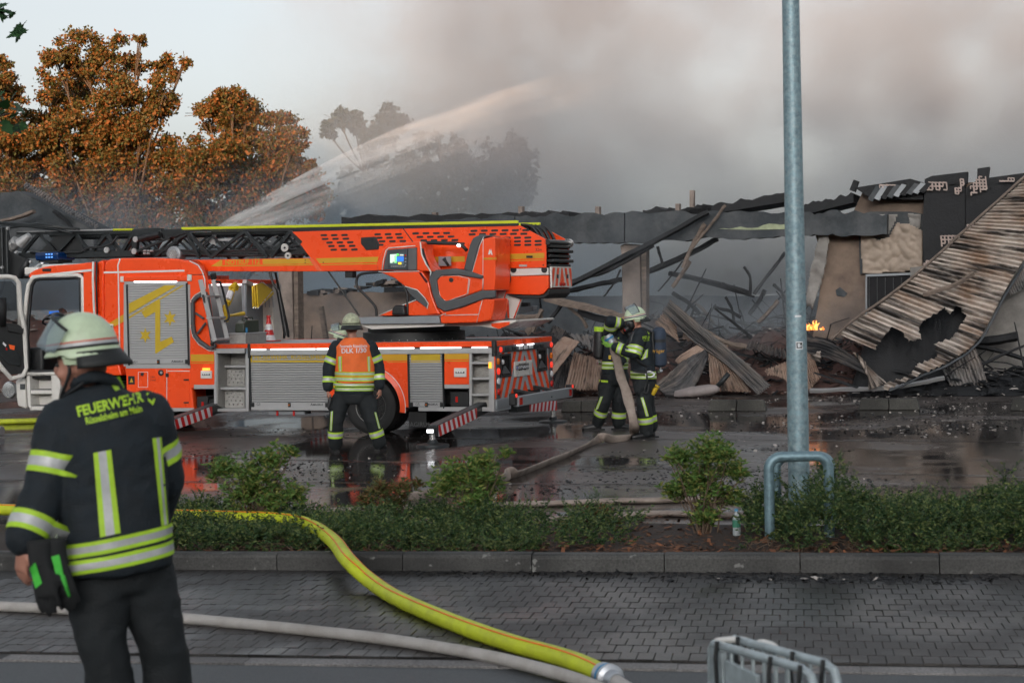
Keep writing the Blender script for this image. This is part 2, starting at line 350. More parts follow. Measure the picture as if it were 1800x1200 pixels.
CHIP = mat('bark_chip', (.075, .035, .02), .85, var=.5, vscale=3, dirt=(.16, .075, .035), dscale=6, damt=.8)
def chips(name, pts, smin, smax, m, flat=.35, seedn=0):
 pts = np.asarray(pts); n = len(pts); rs = np.random.default_rng(seedn)
 base = np.array([(-1, -.6, 0), (1, -.5, .1), (.9, .6, 0), (-.8, .5, .15), (-.7, -.4, .6), (.6, -.3, .5), (.5, .4, .7), (-.6, .3, .5)], float)
 s = rs.uniform(smin, smax, n)[:, None, None] * np.concatenate([rs.uniform(.5, 1.4, (n, 1, 2)), rs.uniform(.4, 1, (n, 1, 1)) * flat], 2)
 v = base[None] * s; v += rs.normal(0, .12, v.shape) * s
 a = rs.uniform(0, 6.28, n); tl = rs.normal(0, .3, n); c, si = np.cos(a)[:, None], np.sin(a)[:, None]
 zz = v[:, :, 2] + v[:, :, 0] * np.sin(tl)[:, None]
 V = np.stack([v[:, :, 0] * c - v[:, :, 1] * si, v[:, :, 0] * si + v[:, :, 1] * c, zz], 2) + pts[:, None, :]
 f = np.array([(0, 1, 5, 4), (1, 2, 6, 5), (2, 3, 7, 6), (3, 0, 4, 7), (4, 5, 6, 7)])
 F = (f[None] + (np.arange(n) * 8)[:, None, None]).reshape(-1, 4)
 return raw_mesh(name, V.reshape(-1, 3), F, m)
pts = []
for i in range(9000):
 a = random.uniform(-5.5, 5.5); b = B1 + .15 + (B2 - B1 - .3) * random.random() ** 2.2; p = A(a, b); pts.append((p.x, p.y, .1 + .03 * fbm(p * 1.3) + random.uniform(0, .02)))
tag(chips('bark_mulch', pts, .01, .03, CHIP), 'brown bark chips and dry leaves covering the planting bed', 'mulch', kind='stuff')
DRYL = mat('dry_leaf', (.2, .075, .03), .8, var=.4, vscale=5)
pts = []
for i in range(700):
 a = random.uniform(-5, 5); b = B1 + .16 + 1.6 * random.random() ** 2; p = A(a, b); pts.append((p.x, p.y, .125 + .03 * fbm(p * 1.3) + random.uniform(0, .02)))
tag(chips('fallen_leaves', pts, .015, .035, DRYL, .2, 5), 'dry orange brown leaves lying on the bark mulch', 'leaves', kind='stuff')
GUT = stone_mat('gutter_stone', (.1, .1, .1), .3, .35, wet=.2)
for (xa, ya, xb, yb) in ((250, 846, 1100, 852), (300, 803, 1800, 838), (250, 767, 1800, 776)):
 pa, pb = G(xa, ya), G(xb, yb); d = (pb - pa).normalized(); pa = pa - d * 6; pb = pb + d * 8; n_ = Vector((-d.y, d.x, 0)) * .035
 q = MB();
 for s in (-1, 1):
  q.add([pa + n_ * (s * 1.6 - .5) + Vector((0, 0, .004)), pb + n_ * (s * 1.6 - .5) + Vector((0, 0, .004)), pb + n_ * (s * 1.6 + .5) + Vector((0, 0, .004)), pa + n_ * (s * 1.6 + .5) + Vector((0, 0, .004))], [(0, 1, 2, 3)])
 struct(q.build('drain_joint', GUT))
CHAR = mat('charred_bits', (.009, .009, .01), .7, var=.4)
PALE = mat('pale_plaster_bits', (.42, .38, .35), .85, var=.25, vscale=4)
def lot_pts(n, fn):
 out = []
 while len(out) < n:
  x, y, k = fn(); p = G(x, y)
  if fbm(Vector((p.x * .35, p.y * .35, 1.3))) + k > random.uniform(-.3, .6): out.append((p.x, p.y, .002))
 return out
pts = lot_pts(3400, lambda: (random.uniform(950, 1850), 695 + 170 * random.random() ** 1.4, -.05)) + lot_pts(700, lambda: (random.uniform(300, 1100), random.uniform(735, 870), -.25))
pts += [tuple(A(random.gauss(.1, .55), B1 - .28 + random.gauss(0, .09), .02)) for _ in range(420)] + [tuple(A(random.uniform(-3, 3.4), B1 - abs(random.gauss(.05, .14)), .02)) for _ in range(420)]
tag(chips('charred_debris_bits', pts, .008, .03, CHAR, .4, 2), 'small black charred crumbs scattered over the wet asphalt', 'debris', kind='stuff')
pts = lot_pts(420, lambda: (random.uniform(1000, 1850), 695 + 100 * random.random() ** 2, -.05)) + lot_pts(60, lambda: (random.uniform(300, 1800), random.uniform(735, 860), -.1)) + [tuple(A(random.gauss(.15, .35), B1 - .3 + random.gauss(0, .05), .02)) for _ in range(14)]
tag(chips('pale_debris_bits', pts, .01, .035, PALE, .6, 3), 'small white plaster crumbs scattered in front of the burnt building', 'debris', kind='stuff')
WSM = stone_mat('wheel_stop_concrete', (.07, .068, .06), .1, .8, spot=(.12, .12, .1))
for (xa, xb, yb, lab) in ((985, 1057, 724, 'low concrete wheel stop just right of the truck bumper'), (1243, 1346, 723, 'low concrete wheel stop left of the lamp post'), (1508, 1617, 721, 'low concrete wheel stop right of the lamp post'), (1775, 1900, 722, 'low concrete wheel stop cut by the right picture edge')):
 pa, pb = G(xa, yb), G(xb, yb); L_ = (pb - pa).length; w = empty('wheel_stop', (pa + pb) / 2, math.atan2(pb.y - pa.y, pb.x - pa.x), lab, 'wheel stop', 'wheel stops of the parking bays')
 for s in (-1, 1):
  q = MB(); hw = L_ / 2
  x0, x1 = sorted((s * .004, s * hw)); pf = [(0, 0), (.2, 0), (.17, .2), (.03, .2)]
  q.prism([(x0 + (.05 if (s < 0) and z > .1 else 0), y, z) for y, z in pf], [(x1 - (.05 if s > 0 and z > .1 else 0), y, z) for y, z in pf]); q.build('block', WSM, w, bevel=.02)
# LAMP POST AND ITS GUARD HOOPS
lp = P(1406, 936, 14.4); lp.z = .08
post = empty('lamp_post', lp, 0, 'tall galvanised lamp post standing in the hedge behind a steel hoop', 'lamp post')
q = MB(); q.lathe((0, 0, 0), (0, 0, 1), [(0, .09), (1.0, .089), (7.4, .058)], 28); q.build('pole', GALV, post, smooth='auto')
q = MB()
for k in range(7):
 t0 = -.25 + .5 * k / 6 + .55;
vs = []; fs = []
for j, z in enumerate((.52, 1.16)):
 for k in range(7):
  t = rad(-62 + 50 * k / 6 + 0); r = .0915 - .0045 * z + .001; vs.append((r * math.sin(t + rad(95)), -r * math.cos(t + rad(95)), z))
for k in range(6): fs.append((k, k + 1, k + 8, k + 7))
q.add(vs, fs); q.build('service_door', mat('galvanised_door', (.24, .33, .36), .4, metal=.4, var=.25, vscale=20), post)
def wrap_patch(r, t0, t1, z0, z1, n=5):
 vs = [(r * math.sin(rad(t)), -r * math.cos(rad(t)), z) for z in (z0, z1) for t in np.linspace(t0, t1, n)]
 return vs, [(k, k + 1, k + 1 + n, k + n) for k in range(n - 1)]
STW = mat('sticker_white', (.75, .76, .78), .5); STB = mat('sticker_black', (.015, .015, .015), .5)
q = MB(); q.add(*wrap_patch(.0872, -14, 26, 1.52, 1.585)); st = q.build('sticker', STW, post)
q = MB(); q.add(*wrap_patch(.088, -10, 22, 1.529, 1.576)); q.build('print', STB, st)
q = MB(); q.add(*wrap_patch(.0886, -4, 10, 1.537, 1.57)); q.add(*wrap_patch(.0886, 12, 18, 1.54, 1.556)); q.build('print', STW, st)
q = MB(); q.add(*wrap_patch(.0866, -16, 20, 1.79, 1.805)); q.build('tape', STW, post)
q = MB(); q.box(-.12, .12, -.9, .1, 7.38, 7.48); q.build('lamp_head', GREYP, post, bevel=.03)
HOOP = mat('hoop_steel', (.17, .26, .3), .4, metal=.4, var=.3, vscale=22)
def hoop(xl, xr, yt, Y, zb, lab):
 a = P(xl, yt, Y); b = P(xr, yt, Y); h = a.z - zb; w = (b - a).length; e = empty('guard_hoop', Vector((a.x, a.y, zb)), math.atan2(b.y - a.y, b.x - a.x), lab, 'hoop', 'steel hoops guarding the lamp post')
 R = .1; pts = [(0, 0, 0)] + [(R - R * math.cos(rad(t)), 0, h - R + R * math.sin(rad(t))) for t in range(0, 91, 15)] + [(w - R + R * math.sin(rad(t)), 0, h - R + R * math.cos(rad(t))) for t in range(0, 91, 15)] + [(w, 0, 0)]
 q = MB(); q.tube(pts, .042, 14, up=(0, 1, 0)); q.build('bent_tube', HOOP, e, smooth='auto')
hoop(1351, 1456, 803, 13.6, .06, 'bent steel tube hoop in front of the lamp post')
hoop(1364, 1460, 803, 14.8, .06, 'bent steel tube hoop half hidden behind the lamp post')
# HOSES
YH = mat('yellow_hose', (.56, .64, .02), .55, var=.06, vscale=4, bump=.15, bscale=120, dirt=(.2, .2, .04), dscale=5, damt=.4)
WH = mat('white_hose', (.42, .4, .38), .75, var=.08, vscale=5, bump=.25, bscale=150, dirt=(.2, .17, .14), dscale=3, damt=.5)
DH = mat('dirty_canvas_hose', (.34, .28, .24), .8, var=.12, vscale=5, bump=.25, bscale=150, dirt=(.12, .085, .07), dscale=3.5, damt=.7)
HR = mat('hose_orange_line', (.8, .2, .02), .5)
def hose(name, pts, r, m, lab, cat='hose', flat=1.0, n=10, stripes=(), seg=16, up=(0, 0, 1), group=None):
 c = catmull(pts, n); base = c[0].copy(); c = [p - base for p in c]
 e = empty(name, base, 0, lab, cat, group)
 q = MB(); q.tube(c, [r * (1 + .03 * fbm(p * 2.5 + Vector((r * 90, 0, 0)))) for p in c], seg, flat=flat, up=up); q.build('hose_body', m, e, smooth='auto')
 for ang in stripes:
  sp = []
  for k, p in enumerate(c):
   d = (c[min(k + 1, len(c) - 1)] - c[max(k - 1, 0)]).normalized(); ax = d.cross(Vector(up)).normalized(); bx = ax.cross(d)
   fl = flat if not isinstance(flat, list) else flat[k]
   sp.append(p + ax * (math.cos(rad(ang)) * r * 1.012) + bx * (math.sin(rad(ang)) * r * fl * 1.012))
  q = MB(); q.tube(sp, .0055, 6, up=up); q.build('orange_line', HR, e, smooth=True)
 return e, c, base
R1 = .058
zb = R1
ypix = [(-60, 893, .22), (60, 897, .23), (200, 902, .235), (400, 907, .235), (500, 912, .24), (548, 924, .24), (585, 950, .22), (612, 985, .2), (650, 1020, .1), (700, 1052, R1 + .01), (800, 1095, R1 + .01), (900, 1130, R1 + .01), (980, 1152, R1 + .01), (1030, 1170, R1 + .012), (1062, 1186, R1 + .014)]
hz = [G(x, y, z) for x, y, z in ypix]
e_, c_, b0_ = hose('supply_hose', hz, R1, YH, 'fat yellow hose with orange lines crossing the kerb', stripes=(62, 150), flat=.93)
end = c_[-1]; d_ = (c_[-1] - c_[-3]).normalized()
q = MB(); q.lathe(end - d_ * .02, d_, [(0, .057), (.0, .068), (.05, .07), (.06, .064), (.085, .064), (.09, .076), (.12, .076), (.13, .052), (.2, .046)], 24); q.build('coupling', mat('coupling_alloy', (.45, .47, .5), .35, metal=.7, var=.15), e_, smooth='auto')
q = MB(); q.lathe(end + d_ * .03, d_, [(0, .0708), (.02, .0708)], 24); q.build('coupling_band', mat('coupling_blue', (.03, .2, .4), .4), e_)
q = MB(); q.tube([end + d_ * .12, end + d_ * .35 + Vector((0, 0, -.01)), end + d_ * .9 + Vector((0, 0, -.03))], .04, 14, up=(0, 0, 1)); q.build('hose_tail', WH, e_, smooth='auto')
R2 = .036
hose('white_hose', [G(x, y, R2 + .014) for x, y in ((-120, 1060), (0, 1065), (120, 1071), (320, 1086), (480, 1101), (640, 1118), (760, 1135), (860, 1153), (940, 1172), (1010, 1192), (1070, 1215))], R2, WH, 'thin grey white hose lying across the foreground paving')
hose('yellow_hose', [G(x, y, .05) for x, y in ((-80, 742), (0, 741), (40, 740), (110, 738), (190, 738), (300, 742))], .05, YH, 'yellow hose on the wet ground in front of the truck cab', n=6)
hose('grey_hose', [G(x, y, .07) for x, y in ((-130, 764), (-60, 758), (-20, 757), (4, 757))], .075, mat('grey_hose', (.25, .25, .26), .6), 'short end of a grey hose at the left picture edge', n=6)
hose('flat_hose', [G(x, y, .03) for x, y in ((560, 898), (700, 893), (860, 887), (980, 884), (1080, 880), (1150, 879), (1240, 876), (1330, 878))], .05, DH, 'long pale canvas hose lying behind the hedge, upper of two', flat=.6, group='canvas hoses behind the hedge')
hose('flat_hose', [G(x, y, .03) for x, y in ((700, 930), (860, 917), (980, 912), (1060, 908), (1160, 902), (1260, 905), (1370, 906))], .055, DH, 'pale canvas hose lying behind the hedge, lower of two', flat=.55, group='canvas hoses behind the hedge')
# STEEL BARRIERS AT THE BOTTOM
BAR = mat('barrier_steel', (.4, .46, .48), .45, metal=.3, var=.25, vscale=12, rvar=.15)
def barrier(dx, dz, lab, panel):
 bl = G(1250, 1400, 0);
 a = P(1250, 1128, 6.9); b = P(1430, 1180, 6.0); ax = (b - a); ax.z = 0; L_ = ax.length; rz = math.atan2(ax.y, ax.x); a.z = 0
 off = Vector((-math.sin(rz), math.cos(rz), 0)) * dx
 h = P(1250, 1128, 6.9).z + dz
 e = empty('crowd_barrier', a + off, rz, lab, 'barrier', 'steel crowd barriers strapped together')
 sl = (P(1430, 1180, 6.0).z - P(1250, 1128, 6.9).z) / L_
 top = [(0, 0, 0), (0, 0, h - .03), (.03, 0, h), (L_ * .6, 0, h + sl * .6 * L_), (L_ - .1, 0, h + sl * (L_ - .1)), (L_ - .02, 0, h + sl * L_ - .02), (L_ + .03, 0, h + sl * L_ - .1), (L_ + .04, 0, 0)]
 q = MB(); q.tube(top, .017, 10, up=(0, 1, 0)); q.build('frame', BAR, e, smooth='auto')
 for i in range(1, 9):
  x = L_ * i / 9; q = MB(); q.cyl((x, 0, .15), (x, 0, h + sl * x - .01), .007, 8); q.build('bar', BAR, e)
 q = MB(); q.cyl((0, 0, .15), (L_ + .04, 0, .15), .012, 8); q.build('lower_rail', BAR, e)
 if panel:
  q = MB(); q.box(.01, .135, -.012, .012, h - .75, h - .015); q.build('end_plate', BAR, e, bevel=.004)
  q = MB(); q.box(.16, .46, -.01, .01, h - .5, h - .07 + sl * .4); q.build('plate', BAR, e, bevel=.004)
 for x in (.11, L_ * .66, L_ * .93):
  q = MB(); q.tube([(x, -.02, h + sl * x + .018), (x + .004, -.03, h + sl * x - .05), (x + .02, -.028, h + sl * x - .25), (x + .05, -.02, h - .5)], .009, 6); q.build('strap', BLACK, e)
 return e
barrier(0, 0, 'nearer galvanised steel crowd barrier with flat end plate and black straps', True)
barrier(.09, .012, 'farther galvanised crowd barrier leaning behind the first one', False)
q = MB(); a = P(1290, 1128, 6.75); pts = [P(1262, 1126, 6.95), P(1300, 1124, 6.85), P(1330, 1134, 6.75), P(1350, 1132, 6.7), P(1372, 1150, 6.6), P(1400, 1160, 6.5), P(1432, 1166, 6.3)]
q.tube([p - a for p in catmull(pts, 6)], .028, 10, flat=.55, up=(0, 0, 1)); q.tube([p - a for p in catmull([P(1318, 1140, 6.85), P(1335, 1130, 6.8), P(1352, 1133, 6.75), P(1362, 1146, 6.7)], 6)], .016, 8)
tag(q.build('pale_sling', WHITE, loc=a, smooth=True), 'pale folded sling lying along the top of the crowd barriers', 'sling')
bp_ = G(1295, 943, .1); bot = empty('water_bottle', bp_, 0, 'small clear plastic bottle with green label beside the shrub', 'bottle')
q = MB(); q.lathe((0, 0, 0), (0, 0, 1), [(0, .028), (.01, .033), (.14, .033), (.17, .028), (.2, .013), (.215, .013)], 16); q.build('body', mat('pet_bottle', (.55, .6, .62), .1, alpha=.55), bot, smooth='auto')
q = MB(); q.lathe((0, 0, .08), (0, 0, 1), [(0, .0335), (.06, .0335)], 16); q.build('label', mat('bottle_label', (.05, .22, .14), .5), bot)
q = MB(); q.lathe((0, 0, .21), (0, 0, 1), [(0, .015), (.02, .015)], 12); q.build('cap', mat('bottle_cap', (.1, .3, .5), .5), bot)
# TURNTABLE LADDER FIRE ENGINE
PSI = rad(22); TO = Vector((-.27, 25.6, 0))
tX = Vector((math.cos(PSI), -math.sin(PSI), 0)); tW = Vector((math.sin(PSI), math.cos(PSI), 0))
truck = empty('fire_engine', TO, -PSI, 'orange turntable ladder fire engine with grey roller shutters and open cab door', 'fire engine')
def _loc(p): q = p - TO; return Vector((q.dot(tX), q.dot(tW), q.z))
def T(x, y, w=0.0):
 v = ray(x, y); p0 = TO + tW * w; t = (p0 - c_O).dot(tW) / v.dot(tW); r = _loc(c_O + v * t); r.y = w; return r
def TX(x, y, X):
 v = ray(x, y); p0 = TO + tX * X; t = (p0 - c_O).dot(tX) / v.dot(tX); r = _loc(c_O + v * t); r.x = X; return r
def TG(x, y, z=0): return _loc(G(x, y, z))
def k1(X, Y): return (X / 3, 360 + Y / 3)
def k2(X, Y): return (480 + X / 3, 360 + Y / 3)
def k8(X, Y): return (660 + X / 5, 380 + Y / 5)
def kr(X, Y): return (840 + X / 6, 560 + Y / 6)
def kd(X, Y): return (330 + X / 6, 440 + Y / 6)
def slab(poly, k, w0, w1, mb=None, mi=0):
 f = [T(*k(*p), w0) for p in poly]; mb = mb or MB()
 return mb.prism(f, [Vector((p.x, w1, p.z)) for p in f], mi)
def S(name, poly, k, w0, w1, m, parent=truck, bevel=0.0, smooth=False, bseg=2): return slab(poly, k, w0, w1).build(name, m, parent, smooth, bevel, bseg=bseg)
def rect(x0, y0, x1, y1): return [(x0, y0), (x1, y0), (x1, y1), (x0, y1)]
def face(name, poly, k, w, m, parent=truck):
 q = MB(); q.add([T(*k(*p), w) for p in poly], [tuple(range(len(poly)))]); return q.build(name, m, parent)
def line(name, pts, k, w, r, m, parent=truck, flat=.35, closed=False):
 pp_ = [T(*k(*p), w) for p in pts]
 if closed: pp_.append(pp_[0])
 q = MB(); q.tube(pp_, r, 6, up=(0, 1, 0)); return q.build(name, m, parent, smooth=True)
def clip(poly, a, b, c):
 out = []; n = len(poly)
 for i in range(n):
  p, q = poly[i], poly[(i + 1) % n]; dp = a * p[0] + b * p[1] - c; dq = a * q[0] + b * q[1] - c
  if dp <= 0: out.append(p)
  if dp * dq < 0: t = dp / (dp - dq); out.append((p[0] + (q[0] - p[0]) * t, p[1] + (q[1] - p[1]) * t))
 return out
TW = 2.45
# chassis
q = MB(); q.box(-8.2, -.15, .72, .86, .52, .8); q.box(-8.2, -.15, 1.6, 1.74, .52, .8)
for x in (-7.6, -6.3, -4.9, -3.4, -1.0, -.2): q.box(x, x + .12, .87, 1.59, .56, .74)
q.build('chassis_frame', STEELD, truck)
q = MB(); q.box(-1.35, -.2, .3, 2.15, .46, 1.3); q.box(-4.2, -2.85, .3, 2.15, .46, 1.3); q.box(-2.84, -1.36, .3, 2.15, .98, 1.3); q.build('body_core', BLACK, truck)
for x, n_ in ((-7.08, 'front'), (-2.12, 'rear')):
 q = MB(); q.cyl((x, .3, .43), (x, 2.15, .43), .07, 12); q.lathe((x, 1.0, .43), (0, 1, 0), [(0, .07), (.1, .2), (.35, .2), (.45, .07)], 16); q.build('axle', STEELD, truck)
def wheel(x, w, out):
 e = empty('wheel', (x, w, .435)); e.parent = truck; s = -1 if out < 0 else 1
 R = .435; tw = .28
 q = MB(); q.lathe((0, 0, 0), (0, s, 0), [(-tw, .24), (-tw, .35), (-tw + .03, R - .01), (-tw + .06, R), (-.06, R), (-.03, R - .012), (-.005, R - .06), (0, .33), (-.015, .265), (-.03, .255)], 48)
 ty = q.build('tyre', RUBBER, e, smooth='auto')
 for zz in (-.22, -.16, -.1):
  q = MB(); q.lathe((0, s * zz, 0), (0, s, 0), [(-.006, R + .002), (.006, R + .002)], 40); q.build('tread_groove', BLACK, ty)
 q = MB(); q.lathe((0, 0, 0), (0, s, 0), [(-.03, .258), (-.02, .265), (-.03, .25), (-.06, .235), (-.13, .2), (-.14, .14), (-.02, .12), (-.01, .1), (.0, .02)], 40); q.build('rim', mat('rim_steel', (.33, .32, .3), .45, metal=.5, var=.2, vscale=8, dirt=(.06, .05, .04), dscale=9, damt=.6), e, smooth='auto')
 q = MB(); q.lathe((0, 0, 0), (0, s, 0), [(-.135, .135), (-.02, .122), (0, .1), (.01, .05)], 24); q.build('hub', STEELD, e, smooth='auto')
 for i in range(10):
  a = i * math.tau / 10; q = MB(); c = Vector((.165 * math.cos(a), s * -.14, .165 * math.sin(a))); q.cyl(c, c + Vector((0, s * .03, 0)), .014, 6); q.build('wheel_nut', STEELD, e)
wheel(-2.12, .03, -1); wheel(-2.12, .36, -1); wheel(-2.12, TW - .03, 1); wheel(-7.08, .05, -1); wheel(-7.08, TW - .05, 1)
# rear body, near side
DECK = 1.425
q = MB(); q.box(-4.98, -.02, .03, TW - .03, 1.38, DECK); deck = q.build('deck_plate', mat('deck_tread_plate', (.42, .42, .43), .4, metal=.4, var=.12, vscale=25, bump=.5, bscale=55), truck)
q = MB(); q.box(-4.22, .004, -.004, .03, 1.347, DECK + .004); q.box(-4.98, -4.225, .02, .05, 1.36, DECK + .002); q.box(-.03, .004, .031, TW, 1.347, DECK + .004); q.box(-4.98, -.031, TW - .03, TW, 1.347, DECK + .004); q.build('deck_edge', ORANGE, truck, bevel=.004)
q = MB(); q.box(-4.24, 0, -.01, .06, 1.245, 1.328); q.build('cornice_rail', ALU, truck, bevel=.005)
for xa, xb in ((1328, 1400), (1428, 1660), (1672, 1910), (1926, 2182), (2218, 2430), (2490, 2570)):
 a, b = T(*k1(xa, 760)), T(*k1(xb, 760)); q = MB(); q.box(a.x, b.x, -.014, .02, 1.327, 1.345); q.build('light_strip', LED, truck)
q = MB(); q.box(-4.245, -4.20, -.03, .06, 1.2, 1.43); q.build('end_cap', BLACK, truck, bevel=.012)
q = MB(); q.box(-.035, .03, -.03, .05, 1.2, 1.44); q.build('end_cap', BLACK, truck, bevel=.015)
q = MB(); q.box(-4.22, -2.79, .0, .05, .372, .435); q.box(-1.28, -.05, 0, .05, .372, .435); q.build('sill_rail', ALU, truck, bevel=.004)
def shutter(x0, x1, ytop, ybot, k, n, txt=None, yl=None, wf=.0):
 a = T(*k(x0, ytop), wf); b = T(*k(x1, ybot), wf); z1, z0 = a.z, b.z
 e = empty('roller_shutter', (0, 0, 0)); e.parent = truck
 h = (z1 - z0) / n; me = None
 for i in range(n):
  if me is None:
   q = MB(); pf = [(0, 0), (-.012, .006), (-.014, h * .5), (-.012, h - .008), (0, h - .003)]
   q.prism([(a.x + .02, wf + .03 + y, z) for y, z in pf] + [], [(b.x - .02, wf + .03 + y, z) for y, z in pf]); o = q.build('slat', ALU_SHUT, e); me = o.data
  else: o = bpy.data.objects.new('slat', me); COL.objects.link(o); o.parent = e
  o.location = (0, 0, z0 + i * h)
 for g0 in (a.x, b.x - .022): q = MB(); q.box(g0, g0 + .022, wf - .004, wf + .06, z0 - .1, z1 + .01); q.build('guide_rail', STEELD, e, bevel=.003)
 q = MB(); q.box(a.x + .023, b.x - .023, wf + .005, wf + .03, z0 - .075, z0 - .004); q.build('bottom_bar', ALU, e, bevel=.005)
 for xx in (a.x + .03, (a.x + b.x) / 2 - .02, b.x - .07):
  q = MB(); q.box(xx, xx + .045, wf - .012, wf + .02, z0 - .08, z0 - .01); q.build('latch', BLACK, e, bevel=.006)
 q = MB(); q.box((a.x + b.x) / 2 - .008, (a.x + b.x) / 2 + .01, wf - .016, wf - .01, z0 - .055, z0 - .035); q.build('lock_mark', LENSA, e)
 lettering(txt or 'G3', .06, Matrix.Translation((a.x + .15, wf + .0035, z0 - .04)) @ Matrix.Rotation(rad(90), 4, 'X'), BLACK, e)
 lettering('MAGIRUS', .042, Matrix.Translation((b.x - .2, wf + .0035, z0 - .04)) @ Matrix.Rotation(rad(90), 4, 'X'), BLACK, e, bold=.001)
 q = MB(); c = Vector((b.x - .335, wf + .003, z0 - .055)); q.add([c, c + Vector((.012, 0, 0)), c + Vector((.022, 0, .025)), c + Vector((.032, 0, 0)), c + Vector((.044, 0, 0)), c + Vector((.026, 0, .036)), c + Vector((.018, 0, .036))], [(0, 1, 2, 5, 6), (2, 3, 4, 5)]); q.build('emblem', BLACK, e)
 return e, a, b
sh3, a3, b3 = shutter(1312, 1736, 785, 1040, k1, 20, 'G3')
face('band', rect(1332, 820, 1725, 830), k1, .0145, YELLOW_PAINT, sh3)
face('band', rect(1320, 788, 1330, 830), k1, .0145, YELLOW_PAINT, sh3)
c = T(*k1(1530, 803), .0145); lettering('FEUERWEHR  RÜSSELSHEIM', .105, Matrix.Translation(c) @ Matrix.Rotation(rad(90), 4, 'X'), YELLOW_PAINT, sh3, bold=.0025, space=1.02)
sh5, a5, b5 = shutter(708, 902, 778, 1038, k2, 20, 'G5')
face('band', rect(727, 780, 882, 821), k2, .0145, YELLOW_PAINT, sh5); face('band', rect(727, 825, 882, 830), k2, .0145, YELLOW_PAINT, sh5)
cx, cz = -2.12, .43
def arch(r, n=16, a0=0, a1=180): return [(cx - r * math.cos(rad(a0 + (a1 - a0) * i / n)), cz + r * math.sin(rad(a0 + (a1 - a0) * i / n))) for i in range(n + 1)]
xl, xr = b3.x + .005, a5.x - .005
q = MB()
ar = arch(.57)
outer = [(xl, cz)] + [(xl, 1.245)] * 1
q2 = [(xl, cz - .05), (xl, 1.244)]
pts_o = [(max(xl, min(xr, cx - 2 * math.cos(rad(180 * i / 16)) * .8)), 0) for i in range(17)]
vs = []; fs = []
for i, (x, z) in enumerate(ar):
 xo = xl + (xr - xl) * i / 16; zo = 1.244
 if i == 0: xo, zo = xl, cz
 if i == 16: xo, zo = xr, cz
 vs += [(x, 0, z), (xo, 0, zo)]
n0 = len(vs)
vs += [(v[0], .03, v[2]) for v in vs]
for i in range(16):
 a = 2 * i; fs += [(a, a + 1, a + 3, a + 2), (a + n0, a + 2 + n0, a + 3 + n0, a + 1 + n0), (a, a + 2, a + 2 + n0, a + n0)]
q.add(vs, fs)
fs2 = [(0, 1, 2)]
q.add([(xl, 0, 1.244), (xl, 0, cz), (xl + (xr - xl) / 16, 0, 1.244)], [(0, 1, 2)]); q.add([(xr, 0, 1.244), (xr, 0, cz), (xr - (xr - xl) / 16, 0, 1.244)], [(0, 1, 2)])
q.build('fender_panel', ORANGE, truck)
q = MB()
A1, A2 = arch(.545, 24, -8, 188), arch(.63, 24, -8, 188)
for i in range(24):
 p = [Vector((A1[i][0], -.03, A1[i][1])), Vector((A2[i][0], -.012, A2[i][1])), Vector((A2[i + 1][0], -.012, A2[i + 1][1])), Vector((A1[i + 1][0], -.03, A1[i + 1][1]))]
 p2 = [Vector((A1[i][0], .28, A1[i][1])), Vector((A2[i][0], .005, A2[i][1])), Vector((A2[i + 1][0], .005, A2[i + 1][1])), Vector((A1[i + 1][0], .28, A1[i + 1][1]))]
 q.add(p + p2, [(0, 1, 2, 3), (0, 3, 7, 4), (1, 5, 6, 2)])
q.build('wheel_arch', ORANGE, truck, smooth='auto')
q = MB(); q.tube([(x, -.012, z) for x, z in A2], .006, 6, up=(0, 1, 0)); q.build('edge_tape', TRIM, truck)
q = MB()
A3 = arch(.54, 20, -5, 185)
for i in range(20): q.add([(A3[i][0], .0, A3[i][1]), (A3[i + 1][0], 0, A3[i + 1][1]), (A3[i + 1][0], .75, A3[i + 1][1]), (A3[i][0], .75, A3[i][1])], [(0, 1, 2, 3)])
q.build('inner_fender', BLACK, truck)
face('band', [(572, 780), (707, 780), (707, 822), (560, 822)], k2, -.0025, YELLOW_FILM); face('band', rect(600, 827, 707, 830), k2, -.0025, YELLOW_FILM)
fl = S('mud_flap', rect(716, 1092, 808, 1172), k2, .04, .055, RUBBER)
c = T(*k2(762, 1158), .038); lettering('MAGIRUS', .1, Matrix.Translation(c) @ Matrix.Rotation(rad(90), 4, 'X'), mat('flap_print', (.1, .1, .1), .7), fl)
S('side_panel', rect(903, 776, 1033, 946), k2, 0, .04, ORANGE, bevel=.004)
face('band', rect(904, 779, 1032, 815), k2, -.0025, YELLOW_FILM); face('band', rect(904, 820, 1032, 825), k2, -.0025, YELLOW_FILM)
S('panel_rail', rect(903, 947, 1033, 968), k2, 0, .04, ALU, bevel=.003)
def lamp_box(x0, y0, x1, y1, k, amber=True, lit=False):
 lb = S('side_lamp', rect(x0, y0, x1, y1), k, -.03, 0, WHITE, bevel=.008)
 dx, dy = (x1 - x0), (y1 - y0)
 S('lens', rect(x0 + dx * .14, y0 + dy * .4, x1 - dx * .14, y1 - dy * .42), k, -.034, -.03, STEELD, lb)
 for i in range(3): S('led_cell', rect(x0 + dx * (.22 + .2 * i), y0 + dy * .36, x0 + dx * (.34 + .2 * i), y0 + dy * .52), k, -.037, -.034, LENSW, lb)
lamp_box(953, 860, 1018, 908, k2)
S('frame_post', rect(1034, 776, 1047, 1090), k2, -.002, .06, ALU, bevel=.003); S('frame_post', rect(1143, 760, 1166, 1090), k2, -.002, .08, ALU, bevel=.004)
S('recess_plate', rect(1047, 776, 1143, 1088), k2, .2, .22, mat('diamond_plate', (.36, .35, .33), .45, metal=.4, var=.15, vscale=20, bump=.6, bscale=60))
S('recess_lining', rect(1137, 776, 1143, 1088), k2, .02, .2, ALU)
for y in (832, 915, 1000, 1080): S('rung', rect(1047, y - 4, 1143, y + 7), k2, .005, .19, ALU, bevel=.003)
